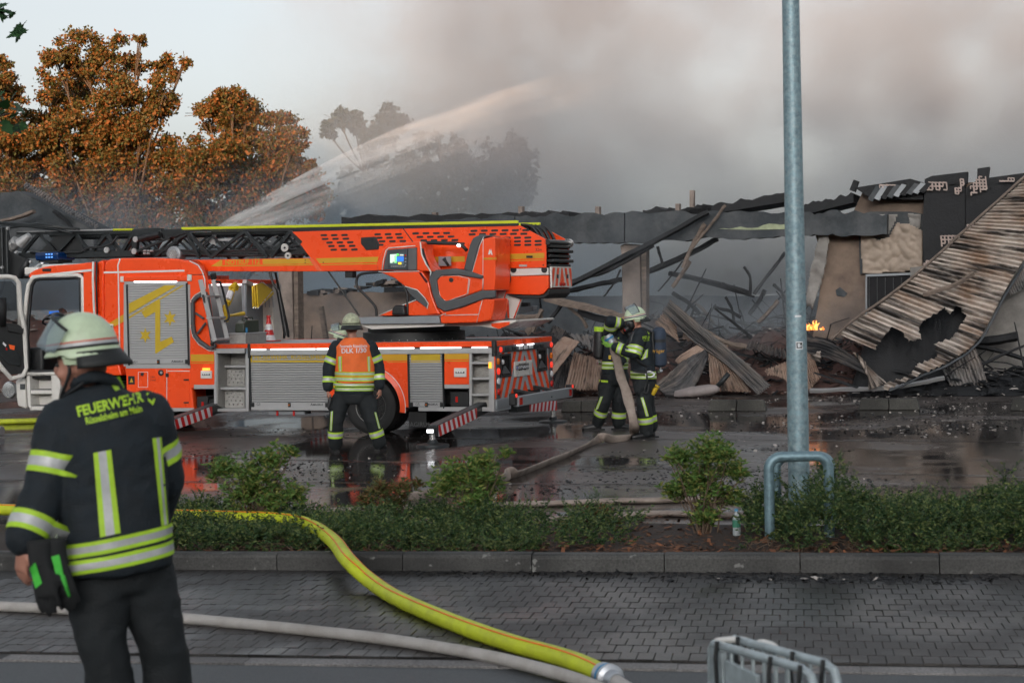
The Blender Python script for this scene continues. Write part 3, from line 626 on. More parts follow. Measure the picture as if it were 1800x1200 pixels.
S('lamp_bracket', rect(935, 985, 1030, 1068), k2, .12, .3, BLACK, bevel=.01); S('reflector', rect(962, 1010, 974, 1040), k2, .114, .12, LENSR)
DIA = MATS['diamond_plate']
S('frame_post', rect(1128, 770, 1142, 1088), k1, -.002, .06, ALU, bevel=.003); S('frame_post', rect(1294, 785, 1311, 1088), k1, -.002, .06, ALU, bevel=.003)
S('recess_plate', rect(1142, 765, 1294, 1088), k1, .42, .44, DIA); S('recess_rail', rect(1128, 757, 1290, 783), k1, .002, .05, ALU, bevel=.003)
S('recess_lining', rect(1142, 765, 1150, 1088), k1, .02, .42, DIA)
for y, w0 in ((850, .22), (966, .1), (1080, .0)): S('step', rect(1142, y - 5, 1294, y + 9), k1, w0, .42, ALU, bevel=.004)
for j, (y0, y1, w0) in enumerate(((865, 955, .3), (980, 1070, .2))):
 rp_ = S('riser_plate', rect(1185, y0, 1290, y1), k1, w0, w0 + .01, DIA)
 st = None
 for r in range(4):
  for cc in range(4):
   xx = 1197 + cc * 23 + (r % 2) * 11; yy = y0 + 14 + r * 19
   if xx > 1283: continue
   S('stud', [(xx - 5, yy), (xx, yy - 6), (xx + 5, yy), (xx, yy + 6)], k1, w0 - .004, w0, CHROME, rp_)
# under body boxes
q = MB(); q.box(-4.1, -3.0, .5, 2.0, .33, .6); q.build('belly_tank', STEELD, truck, bevel=.02)
q = MB(); q.box(-3.95, -3.3, .08, .3, .3, .37); ub = q.build('hook_bracket', GREYP, truck)
for x in (-3.8, -3.5): q = MB(); q.box(x, x + .03, .06, .08, .28, .36); q.build('hook', REDF, ub)
# rear face
def R_(X, Y, off=0.0): return TX(*kr(X, Y), off)
def rface(name, poly, off, m, parent=truck, thick=.0, bevel=0):
 f = [R_(*p, off) for p in poly]; q = MB()
 if thick: q.prism(f, [p - Vector((thick, 0, 0)) for p in f])
 else: q.add(f, [tuple(range(len(f)))])
 return q.build(name, m, parent, bevel=bevel)
q = MB(); q.box(-.06, 0, .08, TW, .62, 1.345); q.box(-.06, 0, .08, .62, .37, .62); q.box(-.06, 0, 1.9, TW, .5, .62); rear = q.build('rear_panel', mat('rear_silver_film', (.4, .43, .46), .4, metal=.2, var=.05), truck)
z0c, z1c, yc = .56, 1.25, TW / 2
for side in (-1, 1):
 for i in range(-4, 8):
  d0 = .02 + i * .245; slope = .62
  base = [(.16 if side < 0 else yc + .001, z0c), (yc - .001 if side < 0 else TW - .06, z0c), (yc - .001 if side < 0 else TW - .06, z1c), (.16 if side < 0 else yc + .001, z1c)]
  s_ = -side
  if side < 0: P1 = clip(base, -1, slope, d0 + .12 - yc + slope * z0c); P1 = clip(P1, 1, -slope, -(d0) + yc - slope * z0c) if P1 else P1
  else: P1 = clip(base, 1, slope, d0 + .12 + yc + slope * z0c); P1 = clip(P1, -1, -slope, -(d0) - yc - slope * z0c) if P1 else P1
  if len(P1) >= 3:
   q = MB(); q.add([(.003, y, z) for y, z in P1], [tuple(range(len(P1)))]); q.build('chevron_stripe', ORANGE, rear)
q = MB(); q.box(.0, .03, .1, TW - .05, 1.245, 1.345); bar_ = q.build('lamp_bar', GREY, truck, bevel=.01)
for i, y in enumerate((.42, .7, .98, 1.2, 1.42, 1.66, 1.9)):
 q = MB(); q.box(.03, .05, y - .075, y + .075, 1.265, 1.325); q.build('work_light', LENSW if i in (2, 3, 4) else STEELD, bar_, bevel=.01)
for y in (.95, 1.4): q = MB(); q.box(.03, .056, y - .12, y + .12, 1.328, 1.344); q.build('led_bar', LED, bar_)
for y in (.17, TW - .12): q = MB(); q.lathe((.03, y, 1.295), (1, 0, 0), [(0, .045), (.02, .04), (.03, .02)], 16); q.build('marker_lamp', LEDR, bar_, smooth=True)
for y0, y1, mir in ((.02, .16, 0), (TW - .17, TW - .03, 1)):
 q = MB(); q.box(.001, .02, y0, y1, .56, 1.25); lc = q.build('lamp_column', GREY, truck, bevel=.006)
 q = MB(); q.box(.0, .012, y0 - .03, y0 - .001, .56, 1.25) if not mir else q.box(0, .012, y1 + .001, y1 + .026, .56, 1.25); q.build('edge_stripe', ORANGE, lc)
 for z, m in ((1.12, LENSA), (.97, LEDR), (.82, LENSW), (.66, LENSR)):
  q = MB(); q.lathe((.02, (y0 + y1) / 2, z), (1, 0, 0), [(0, .052), (.015, .05), (.025, .03)], 20); q.build('tail_lamp', m, lc, smooth='auto')
for (xa, ya, xb, yb, xc, yc_, xd, yd) in ((230, 375, 340, 365, 345, 605, 236, 622), (622, 322, 718, 312, 722, 545, 628, 556)):
 fr = [R_(xa, ya, .006), R_(xb, yb, .006), R_(xc, yc_, .006), R_(xd, yd, .006)]
 y0, y1 = fr[0].y, fr[1].y; zt = (fr[0].z + fr[1].z) / 2; zb = (fr[2].z + fr[3].z) / 2
 q = MB()
 for (a, b, c_, d) in ((y0, y1, zt - .03, zt), (y0, y1, zb, zb + .03), (y0, y0 + .03, zb + .03, zt - .03), (y1 - .03, y1, zb + .03, zt - .03)): q.box(.001, .025, a, b, c_, d)
 w_ = q.build('recess_frame', BLACK, truck, bevel=.005)
 q = MB(); q.add([(.005, y0 + .03, zb + .03), (.005, y1 - .03, zb + .03), (.005, y1 - .03, zt - .03), (.005, y0 + .03, zt - .03)], [(0, 1, 2, 3)]); q.build('recess_back', mat('black_glass', (.006, .006, .007), .08), w_)
 q = MB(); q.lathe((.006, y0 + .1, zt - .12), (1, 0, 0), [(0, .04), (.02, .035), (.025, .01)], 14); q.build('lamp', LENSW, w_)
 q = MB(); q.prism([(.008, y0 + .05, zb + .05), (.008, y1 - .06, zb + .05), (.008, y0 + .16, zb + .17)], [(.03, y0 + .05, zb + .05), (.03, y1 - .06, zb + .05), (.03, y0 + .16, zb + .17)]); q.build('socket', GREY, w_)
pa, pb = R_(388, 452, .02), R_(578, 600, .02)
zt, zb = R_(480, 445, .02).z, R_(480, 605, .02).z
q = MB(); q.box(.0, .02, pa.y, pb.y, zb, zt); pl = q.build('plate_housing', WHITE, truck, bevel=.01)
q = MB(); q.box(.02, .026, pa.y + .05, pb.y - .16, zb + .11, zt - .06); q.build('plate', BLACK, pl)
q = MB(); q.box(.0265, .03, pa.y + .06, pb.y - .17, zb + .12, zt - .07); q.build('plate_face', WHITEF, pl)
q = MB(); q.box(.0305, .032, pa.y + .062, pa.y + .1, zb + .122, zt - .072); q.build('plate_band', mat('plate_blue', (.01, .06, .4), .4), pl)
c = Vector((.0312, (pa.y + .1 + pb.y - .17) / 2, (zb + .12 + zt - .07) / 2)); RM = Matrix.Translation(c) @ Matrix(((0, 0, 1, 0), (1, 0, 0, 0), (0, 1, 0, 0), (0, 0, 0, 1)))
lettering('GG-F 2310', .155, RM, BLACK, pl, bold=.003, sx=.62)
q = MB(); q.box(-.3, .01, .66, 1.85, .56, .6); q.box(-.55, -.5, .6, 1.9, .35, .62); q.build('rear_cavity', BLACK, truck)
for (xa, ya) in ((380, 715), (590, 680)): q = MB(); p = R_(xa, ya, .0); q.bar(p + Vector((-.2, 0, -.02)), p + Vector((.62, .0, -.17)), .07, .05); q.build('bumper_arm', STEELD, truck, bevel=.008)
bx = .62
pn, pf = TX(*kr(432, 880), bx), TX(*kr(1000, 768), bx)
zb_ = (pn.z + pf.z) / 2
q = MB(); q.box(bx - .09, bx, pn.y, pf.y, zb_ - .075, zb_ + .075); bm_ = q.build('underrun_bar', GREYP, truck, bevel=.012)
for y0 in (pn.y + .03, pf.y - .16): q = MB(); q.box(bx + .001, bx + .006, y0, y0 + .11, zb_ - .05, zb_ + .05); q.build('reflector', LENSR, bm_)
for y0, s in ((pn.y, -1), (pf.y, 1)):
 q = MB(); q.box(bx - .12, bx - .02, min(y0, y0 + s * .1), max(y0, y0 + s * .1), zb_ - .05, zb_ + .12); q.build('bar_end', BLACK, bm_, bevel=.015)
 q = MB(); q.lathe((bx - .02, y0 + s * .05, zb_ + .09), (1, 0, 0), [(0, .03), (.012, .028), (.018, .01)], 12); q.build('marker_lamp', LEDR, bm_)
q = MB(); q.box(-.12, .005, .05, .6, .38, .55); q.build('bumper_corner', GREYP, truck, bevel=.02); q = MB(); q.box(-.12, .005, 1.9, 2.44, .47, .55); q.build('bumper_corner', GREYP, truck, bevel=.015)
q = MB(); q.lathe(T(*k2(1146, 845), -.01), (0, -1, 0), [(0, .03), (.02, .03)], 4); q.v = [(x, y, z * 2.2 - T(*k2(1146, 845), 0).z * 1.2) for x, y, z in q.v]; q.build('flasher', LEDA, truck)
# outriggers
def outrigger(S0, E0, drop, xface, lab=None):
 S0, E0 = Vector(S0), Vector(E0)
 e = empty('outrigger', S0); e.parent = truck; d = E0 - S0
 q = MB(); q.bar((0, 0, 0), d, .16, .14); q.build('beam', STEELD, e, bevel=.01)
 q = MB(); q.bar(Vector((0, 0, .085)), d * .98 + Vector((0, 0, .085)), .14, .02); q.build('beam_cap', GREY, e)
 n = 9; wdir = d.normalized(); bd = None
 q = MB(); o_ = Vector((.083, 0, 0)); up = Vector((0, 0, 1))
 f0, f1 = d * .28, d * .985
 q.add([f0 + o_ - up * .075, f1 + o_ - up * .075, f1 + o_ + up * .085, f0 + o_ + up * .085], [(0, 1, 2, 3)]); bd = q.build('warning_board', WHITEF, e)
 L_ = (f1 - f0).length; dn = (f1 - f0).normalized()
 k = 0; t = -.05
 while t < L_:
  poly = clip(clip([(t, -.075), (t + .085, -.075), (t + .145, .085), (t + .06, .085)], 1, 0, L_), -1, 0, 0)
  if len(poly) >= 3: q = MB(); q.add([f0 + dn * a + up * b + o_ * 1.04 for a, b in poly], [tuple(range(len(poly)))]); q.build('red_stripe', REDF, bd)
  t += .17
 q = MB(); q.cyl(d, Vector((d.x, d.y, d.z - drop + .04)), .045, 14); q.build('jack', CHROME, e, smooth='auto')
 q = MB(); q.lathe((d.x, d.y, -S0.z), (0, 0, 1), [(0, .24), (.025, .23), (.045, .08), (.09, .06)], 24); q.build('foot_plate', STEELD, e, smooth='auto')
 q = MB(); q.box(d.x - .05, d.x + .07, d.y - .09, d.y - .03, d.z - .02, d.z + .06); q.build('lamp_housing', BLACK, e, bevel=.008)
 q = MB(); q.box(d.x - .04, d.x + .06, d.y - .105, d.y - .091, d.z - .005, d.z + .04); q.build('end_lamp', LED, e)
ft = TG(758, 784)
outrigger((ft.x - .02, .35, .42), (ft.x, ft.y + .05, .2), .2, 1)
ft2 = TG(285, 775)
outrigger((ft2.x - .02, .35, .42), (ft2.x, ft2.y, .2), .2, 1)
outrigger((-.12, 1.0, .36), (-.12, 2.75, .27), .27, 1)
ff = TG(545, 738); outrigger((ff.x, TW - .3, .42), (ff.x, TW + 1.4, .2), .2, 1)
# equipment tower behind the cab
_tp = [(548, 640), (548, 325), (556, 300), (580, 286), (640, 281), (800, 279), (930, 284), (1000, 296), (1040, 316), (1064, 345), (1080, 385), (1086, 450), (1128, 755), (1138, 968), (1012, 970), (1022, 1088), (668, 1088), (662, 900), (640, 780), (600, 700)]
tower = S('tower_body', _tp, k1, .0, .12, ORANGE, bevel=.03, bseg=3)
_tn = [(552, 640), (552, 325), (560, 302), (582, 290), (640, 285), (800, 283), (925, 287), (970, 296), (992, 316), (1000, 345), (1002, 960), (1010, 1080), (672, 1080), (666, 900), (644, 780), (604, 700)]
S('tower_core', _tn, k1, .121, .6, ORANGE, tower, bevel=.02)
S('tower_core', [(552, 640), (552, 372), (1000, 372), (1002, 960), (1010, 1080), (672, 1080), (666, 900), (644, 780), (604, 700)], k1, .601, 1.84, ORANGE, tower)
S('tower_core', _tn, k1, 1.841, TW, ORANGE, tower, bevel=.02)
line('edge_tape', [(634, 283), (622, 320), (624, 360), (630, 700), (632, 760)], k1, -.004, .014, TRIM, tower)
line('edge_tape', [(1000, 296), (1045, 318), (1066, 350), (1080, 392), (1084, 445)], k1, -.002, .01, TRIM, tower)
line('edge_tape', [(985, 368), (1078, 368)], k1, -.001, .006, BLACK, tower)
S('silver_strip', [(547, 352), (972, 342), (972, 352), (547, 362)], k1, -.004, .0, TRIM, tower)
S('shutter_head', [(650, 378), (985, 374), (985, 400), (650, 404)], k1, -.03, 0, ORANGE, tower, bevel=.01)
S('corner_cap', rect(632, 376, 650, 408), k1, -.035, 0, WHITE, tower, bevel=.012); S('corner_cap', rect(985, 368, 1008, 402), k1, -.035, 0, WHITE, tower, bevel=.012)
S('light_strip', rect(706, 402, 930, 409), k1, -.028, -.002, LED, tower); S('light_housing', rect(655, 404, 985, 420), k1, -.018, 0, ALU, tower)
q = slab(rect(652, 420, 1002, 850), k1, -.006, 0); q.build('shutter_frame', ALU, tower)
sh1, a1_, b1_ = shutter(664, 996, 424, 812, k1, 30, 'G1', wf=-.03)
WF1 = -.0165
def f1(poly): return face('painted_emblem', poly, k1, WF1, YELLOW_PAINT, sh1)
f1([(680, 520), (868, 424), (925, 424), (925, 430), (680, 575)]); f1([(680, 590), (958, 424), (972, 424), (680, 600)])
f1([(745, 565), (838, 503), (845, 505), (845, 722), (905, 694), (918, 722), (822, 785), (818, 780), (818, 565), (765, 596)])
def star(cx_, cy_, r):
 pts = []
 for i in range(12):
  rr = r if i % 2 == 0 else r * .45; a = rad(-90 + 30 * i); pts.append((cx_ + rr * math.cos(a) * .8, cy_ + rr * math.sin(a)))
 f1(pts)
star(896, 598, 45); star(766, 688, 42)
face('band', [(548, 640), (630, 590), (655, 575), (655, 615), (560, 662)], k1, -.005, YELLOW_FILM, tower)
S('light_rail', rect(664, 846, 1003, 862), k1, -.012, 0, ALU, tower)
S('locker_door', rect(676, 868, 876, 1068), k1, -.008, 0, ORANGE, tower, bevel=.005); S('locker_door', rect(886, 868, 1000, 1068), k1, -.008, 0, ORANGE, tower, bevel=.005)
S('locker_rail', rect(668, 1070, 1022, 1088), k1, -.01, 0, ALU, tower)
for xy in (rect(728, 880, 780, 882), rect(728, 880, 730, 962), rect(778, 880, 780, 962), rect(728, 960, 780, 962), rect(884, 874, 1000, 878), rect(878, 868, 881, 1068)): S('door_edge', xy, k1, -.0105, -.008, TRIM, tower)
for (x, y, r) in ((752, 892, 9), (850, 884, 16)):
 q = MB(); q.lathe(T(*k1(x, y), -.008), (0, -1, 0), [(0, r * .003), (.02, r * .003), (.025, r * .0015)], 20); q.build('lock', BLACK, tower, smooth='auto')
q = MB(); q.lathe(T(*k1(851, 884), -.03), (0, -1, 0), [(0, .024), (.008, .022)], 16); q.build('lock_cap', CHROME, tower)
for (x, y) in ((880, 898), (884, 1066)): S('catch', rect(x - 8, y - 10, x + 8, y + 10), k1, -.02, -.008, BLACK, tower, bevel=.004)
for y in (922, 1042): S('handle', rect(968, y - 4, 994, y + 4), k1, -.02, -.008, BLACK, tower, bevel=.004)
S('warning_plate', rect(676, 902, 710, 946), k1, -.011, -.008, STEELD, tower); face('warning_triangle', [(693, 912), (703, 936), (683, 936)], k1, -.0125, YELLOW_FILM, tower)
for i, t in enumerate(('130 L', 'Diesel')): lettering(t, .045, Matrix.Translation(T(*k1(806, 908 + 15 * i), -.0095)) @ Matrix.Rotation(rad(90), 4, 'X'), BLACK, tower)
S('panel', rect(1006, 786, 1130, 946), k1, -.006, .0, ORANGE, tower, bevel=.004); face('band', rect(1006, 788, 1128, 826), k1, -.0075, YELLOW_FILM, tower); face('band', rect(1006, 832, 1128, 836), k1, -.0075, YELLOW_FILM, tower)
S('panel_rail', rect(1022, 948, 1136, 970), k1, -.008, .0, ALU, tower, bevel=.003)
line('edge_tape', [(1010, 640), (1040, 722), (1122, 772)], k1, -.004, .008, TRIM, tower)
lamp_box(1057, 874, 1115, 916, k1); S('amber_lamp', rect(1066, 860, 1104, 872), k1, -.03, 0, LEDA, tower, bevel=.004)
S('stow_box', rect(1038, 1010, 1095, 1090), k1, .06, .4, BLACK, bevel=.012); S('reflector', rect(1062, 1038, 1074, 1072), k1, .054, .06, LENSR)
q = MB(); q.lathe(T(*k1(1112, 1062), .1), (0, 1, 0), [(0, .1), (.02, .12), (.2, .12)], 20); q.build('hose_reel', RUBBER, truck, smooth='auto')
fo = [(1012, 505), (1030, 482), (1078, 452), (1090, 465), (1132, 740), (1128, 762), (1106, 764), (1050, 728), (1020, 690), (1010, 640)]
fi = [(1036, 520), (1050, 505), (1072, 498), (1100, 720), (1066, 708), (1042, 680), (1032, 640)]
q = MB()
fo_t = [T(*k1(*p), -.05) for p in fo]
for i in range(len(fo)):
 a, b = fo_t[i], fo_t[(i + 1) % len(fo)]; wd = .085 if 3 <= i <= 4 else .06
 cxm = T(*k1(1062, 610), -.05); q.bar(a + (cxm - a).normalized() * .03, b + (cxm - b).normalized() * .03, .06, wd, up=(b - a).cross(Vector((0, 1, 0))))
for a, b in (((1030, 570), (1075, 600)), ((1040, 680), (1085, 622))): q.bar(T(*k1(*a), -.05), T(*k1(*b), -.05), .035, .035)
q.build('grab_frame', GREY, tower, bevel=.012)
line('edge_tape', [(1078, 447), (1028, 476), (1006, 502), (1004, 640), (1016, 694), (1048, 736), (1104, 770), (1130, 768)], k1, -.012, .008, TRIM, tower)
# rear wall of the tower with stowed gear
XB = -4.985
def D_(X, Y, off=0.0): return TX(*kd(X, Y), XB + off)
tl = T(*k1(1086, 450)).x
def dwall(name, poly, off, m, th=.0, bevel=0):
 f = [D_(*p, off) for p in poly]; q = MB(); (q.prism(f, [p - Vector((th, 0, 0)) for p in f]) if th else q.add(f, [tuple(range(len(f)))])); return q.build(name, m, truck, bevel=bevel)
LOCK = mat('locker_lining', (.2, .21, .22), .6, metal=.2, var=.1, vscale=5, bump=.2, bscale=80)
q = MB(); q.box(XB - .25, XB - .2, .05, TW, DECK, 2.45); q.build('rear_wall', LOCK, truck)
q = MB(); q.box(XB - .2, XB + .0, TW - .35, TW - .05, DECK, 2.4); q.build('far_pillar', mat('pale_panel', (.6, .56, .5), .5), truck)
q = MB(); q.box(XB - .25, XB + .12, .1, TW - .35, 2.4, 2.47); q.build('rear_header', ORANGE, truck, bevel=.01)
q = MB(); q.box(XB - .1, XB + .1, .3, 1.45, 2.375, 2.398); q.build('light_strip', LED, truck)
q = MB()
la, lb_ = D_(270, 310, .3), D_(420, 950, .45)
for s in (0, .38): q.bar(la - Vector((.0, s, 0)), lb_ - Vector((0, s, 0)), .05, .07)
q.build('deck_ladder_rail', ALU, truck, bevel=.006)
for t in (.27, .62, .97): q = MB(); p = la.lerp(lb_, t); q.box(p.x - .05, p.x + .06, p.y - .4, p.y + .02, p.z - .015, p.z + .015); q.build('deck_ladder_step', ALU, truck, bevel=.004)
q = MB(); q.bar(D_(265, 240, .3), D_(280, 310, .3), .08, .08); q.build('ladder_head', BLACK, truck, bevel=.02)
q = MB(); q.tube([D_(*p, .5) for p in ((300, 330), (340, 335), (365, 400), (435, 690), (425, 735), (390, 745))], .018, 8); q.build('grab_rail', BLACK, truck, smooth=True)
q = MB(); q.tube([D_(*p, .35) for p in ((160, 470), (200, 640), (275, 960), (265, 1005), (245, 980))], .018, 8); q.build('grab_rail', BLACK, truck, smooth=True)
for pts in (((870, 230), (895, 340), (945, 420), (1020, 860), (1015, 925)), ((925, 232), (960, 400), (1060, 860), (1062, 915))):
 q = MB(); q.tube([TX(*kd(*p), XB + .2) for p in pts], .022, 8); q.build('stay_rod', BLACK, truck, smooth=True)
def stowed(name, lab, cat, at): e = empty(name, TO + tX * at.x + tW * at.y + Vector((0, 0, at.z)), -PSI, lab, cat); return e
YP = mat('yellow_tool', (.62, .42, .02), .45, var=.1)
cpt = TX(*kd(858, 935), XB + .35); cpt.z = DECK + .001; cone = stowed('traffic_cone', 'red and white traffic cone standing on the truck deck', 'traffic cone', cpt)
hc = TX(*kd(850, 685), XB + .35).z - DECK
q = MB(); q.box(-.15, .15, -.15, .15, 0, .02); q.build('base', REDF, cone, bevel=.01)
lv = [(0, .115), (.21, .086), (.42, .066), (.65, .047), (.9, .026), (.93, .038), (1, .034)]
for i, m in enumerate((WHITEF, REDF, WHITEF, REDF, REDF, REDF)):
 q = MB(); q.lathe((0, 0, .02), (0, 0, 1), [(lv[i][0] * (hc - .02), lv[i][1]), (lv[i + 1][0] * (hc - .02), lv[i + 1][1])], 24); q.build('band', m, cone, smooth='auto')
bx0 = TX(*kd(440, 950), XB + .3); bx1 = TX(*kd(660, 860), XB + .3); bx0.z = DECK + .001
tb = stowed('tool_box', 'silver tread plate tool box under the jerry can', 'box', bx0); w_ = bx1.y - bx0.y; h_ = bx1.z - bx0.z
q = MB(); q.box(0, .3, 0, w_, 0, h_ - .02); q.build('box_body', DIA, tb, bevel=.008); q = MB(); q.box(-.01, .31, -.01, w_ + .01, h_ - .02, h_); q.build('lid', ALU, tb, bevel=.005)
jc = stowed('jerry_can', 'dark green jerry can on the silver tool box', 'jerry can', Vector((bx0.x, bx0.y, bx0.z + h_ + .001)))
q = MB(); hj = .2; q.prism([(.05, .08, 0), (.05, w_ - .08, 0), (.05, w_ - .08, hj), (.05, .2, hj), (.05, .1, hj * .7)], [(.22, .08, 0), (.22, w_ - .08, 0), (.22, w_ - .08, hj), (.22, .2, hj), (.22, .1, hj * .7)]); q.build('can_body', mat('olive_paint', (.03, .04, .025), .5), jc, bevel=.02)
q = MB(); q.tube([(.13, .2, hj), (.13, .22, hj + .04), (.13, w_ - .15, hj + .04), (.13, w_ - .12, hj)], .012, 8); q.build('handle', MATS['olive_paint'], jc); q = MB(); q.box(.22, .235, .14, .18, -.02, .08); q.build('tag', mat('blue_tag', (.05, .25, .5), .5), jc)
p0 = TX(*kd(480, 370), XB + .2); ct = stowed('rescue_tool', 'yellow long handled tool hanging on the tower wall behind the ladder', 'tool', p0)
def DL(X, Y, off): r = TX(*kd(X, Y), XB + off) - p0; return r
q = MB(); q.tube([DL(420, 560, .2), DL(440, 500, .2), DL(485, 370, .2)], [.05, .06, .05], 14); q.build('barrel', YP, ct, smooth='auto')
q = MB(); q.tube([DL(445, 395, .2), DL(500, 365, .2), DL(520, 390, .2), DL(518, 425, .2)], [.03, .05, .04, .02], 10); q.build('head', YP, ct, smooth='auto')
q = MB(); q.tube([DL(425, 520, .22), DL(455, 440, .22)], .052, 12); q.build('sleeve', WHITEF, ct)
q = MB(); q.tube([DL(430, 570, .2), DL(395, 590, .2), DL(400, 680, .2), DL(415, 750, .2)], [.03, .04, .05, .03], 10); q.tube([DL(400, 690, .2), DL(470, 685, .2), DL(590, 665, .2)], [.03, .02, .035], 10); q.build('grip', YP, ct, smooth='auto')
p0 = TX(*kd(600, 750), XB + .15); js = stowed('clamp_stand', 'grey upright clamp stand on the tower wall', 'stand', p0)
q = MB(); q.tube([DL(605, 345, .15), DL(600, 740, .15)], .035, 10); q.tube([DL(575, 345, .12), DL(585, 720, .12)], .014, 8); q.build('post', GREYP, js, smooth='auto')
q = MB(); q.tube([DL(580, 720, .2), DL(620, 700, .2), DL(640, 735, .2), DL(700, 735, .2)], .02, 8); q.build('crank', CHROME, js, smooth=True); q = MB(); q.bar(DL(600, 330, .2), DL(670, 360, .2), .08, .06); q.build('clamp', ALU, js)
for i in range(3):
 p0 = TX(*kd(670 + i * 30, 620), XB + .05 + i * .11)
 wc = stowed('wheel_chock', ['foremost yellow folding chock hanging on the tower wall', 'middle yellow folding chock hanging on the tower wall', 'rearmost yellow folding chock hanging on the tower wall'][i], 'chock', p0)
 X0 = XB + .05 + i * .11
 f = [TX(*kd(*p), X0) - p0 for p in ((672 + i * 22, 375 - i * 8), (735 + i * 22, 342), (805 + i * 40, 415), (815 + i * 40, 460), (680 + i * 25, 612))]
 q = MB(); q.prism(f, [p + Vector((.03, 0, 0)) for p in f]); q.build('plate', YP, wc, bevel=.005)
 q = MB(); q.tube([TX(*kd(*p), X0 + .05) - p0 for p in ((745 + i * 22, 335), (820 + i * 40, 420), (690 + i * 25, 615))], .009, 6); q.build('wire_frame', CHROME, wc); q = MB(); q.tube([TX(*kd(*p), X0 + .05) - p0 for p in ((815 + i * 40, 480), (822 + i * 40, 600))], .008, 6); q.build('strap', GREYP, wc)
# cab
cab = empty('cab'); cab.parent = truck
S('roof_rail', [(146, 380), (158, 358), (190, 340), (260, 322), (400, 312), (496, 300), (498, 345), (435, 362), (180, 372), (160, 385)], k1, .02, .16, ORANGE, cab, bevel=.02)
S('silver_strip', [(165, 372), (482, 338), (482, 350), (175, 382)], k1, .014, .02, TRIM, cab)
S('pillar', [(438, 360), (496, 344), (512, 640), (512, 1000), (442, 1000)], k1, .02, .14, ORANGE, cab, bevel=.015)
line('edge_tape', [(492, 300), (490, 400), (500, 640), (502, 900)], k1, .012, .022, TRIM, cab)
line('gap_seal', [(510, 300), (508, 400), (514, 640)], k1, .03, .016, BLACK, cab)
q = slab([(515, 300), (546, 288), (548, 640), (600, 720), (640, 900), (516, 900)], k1, .1, TW - .1); q.build('cab_rear_fairing', ORANGE, cab, bevel=.03)
ring = [(136, 885), (122, 700), (130, 600), (142, 480), (152, 420), (172, 385), (210, 376), (415, 370), (438, 384), (442, 640), (440, 885)]
line('door_frame', ring, k1, .05, .042, WHITE, cab); line('door_seal', [(158, 880), (146, 700), (152, 600), (162, 480), (170, 425), (188, 396), (215, 390), (405, 384), (424, 396), (428, 640), (426, 880)], k1, .04, .03, BLACK, cab)
line('door_sill', [(136, 890), (290, 888), (440, 888)], k1, .05, .045, WHITE, cab); line('door_seal', [(150, 868), (160, 878), (420, 876)], k1, .04, .03, BLACK, cab)
xF = T(*k1(125, 600)).x - .25; xR = T(*k1(498, 500)).x; zR = T(*k1(300, 316)).z
q = MB(); q.box(xF + .5, xR, .16, TW - .16, zR - .06, zR + .02); q.build('roof', WHITE, cab, bevel=.05)
zs = T(*k1(200, 885)).z
q = MB(); q.box(xF + .1, xR, .1, TW - .1, zs - .1, zs); q.build('floor', BLACK, cab)
q = MB(); q.box(xR - .06, xR, .15, TW - .15, zs, zs + .55); q.box(xR - .06, xR, .15, .5, zs + .55, zR - .1); q.box(xR - .06, xR, TW - .5, TW - .15, zs + .55, zR - .1); q.box(xR - .06, xR, .5, TW - .5, zR - .35, zR - .1); q.build('rear_bulkhead', BLACK, cab)
q = MB(); q.box(xF, xF + .12, .1, TW - .1, .55, zs + .35); q.box(xF + .05, xF + .12, .06, .16, zs + .35, zR - .3); q.box(xF + .05, xF + .12, TW - .16, TW - .06, zs + .35, zR - .3); q.box(xF + .2, xF + .5, .1, TW - .1, zR - .16, zR - .02); q.build('front_panel', WHITE, cab, bevel=.04)
q = MB(); q.add([(xF + .06, .16, zs + .36), (xF + .06, TW - .16, zs + .36), (xF + .3, TW - .16, zR - .14), (xF + .3, .16, zR - .14)], [(0, 1, 2, 3)]); q.build('windscreen', GLASS, cab)
q = MB(); fw = TW - .05
q.box(xF + .1, xR, fw - .06, fw, zs - .35, zs + .38); q.box(xR - .22, xR, fw - .06, fw, zs + .38, zR); q.box(xF + .1, xF + .32, fw - .06, fw, zs + .38, zR); q.box(xF + .32, xR - .22, fw - .06, fw, zR - .2, zR); q.build('far_door', BLACK, cab)
q = MB(); q.add([(xF + .32, fw - .03, zs + .38), (xR - .22, fw - .03, zs + .38), (xR - .22, fw - .03, zR - .2), (xF + .32, fw - .03, zR - .2)], [(0, 1, 2, 3)]); q.build('far_window', GLASS, cab)
q = MB(); q.box(xF + .12, xF + .5, .15, TW - .15, zs, zs + .42); q.build('dashboard', BLACK, cab, bevel=.06)
ctr = T(*k1(275, 600), .55); dash = MB()
q = MB(); pts = [Vector((ctr.x + .21 * math.cos(t) * .55, ctr.y + .21 * math.sin(t), ctr.z + .21 * math.cos(t) * .45)) for t in np.linspace(0, math.tau, 25)]; q.tube(pts, .017, 8); q.tube([ctr, ctr + Vector((-.15, 0, -.35))], .03, 8); q.tube([ctr + Vector((0, -.2, 0)), ctr, ctr + Vector((0, .2, 0))], .02, 8); q.build('steering_wheel', BLACK, cab, smooth='auto')
q = MB(); c = T(*k1(285, 572), .8); q.box(c.x - .09, c.x + .09, c.y - .02, c.y + .02, c.z - .04, c.z + .04); q.build('dash_screen', mat('screen_blue', (.02, .1, .4), .3, emit=(.03, .15, .6), es=.5), cab)
for y in (.35, 1.5):
 q = MB(); q.box(xR - .65, xR - .12, y, y + .5, zs, zs + .35); q.build('seat_cushion', BLACK, cab, bevel=.05); q = MB(); q.box(xR - .22, xR - .07, y, y + .5, zs + .36, zs + 1.0); q.build('seat_back', BLACK, cab, bevel=.05)
q = slab([(137, 892), (300, 892), (318, 940), (300, 1076), (160, 1082), (146, 1060)], k1, .28, .32); q.build('step_back', WHITE, cab)
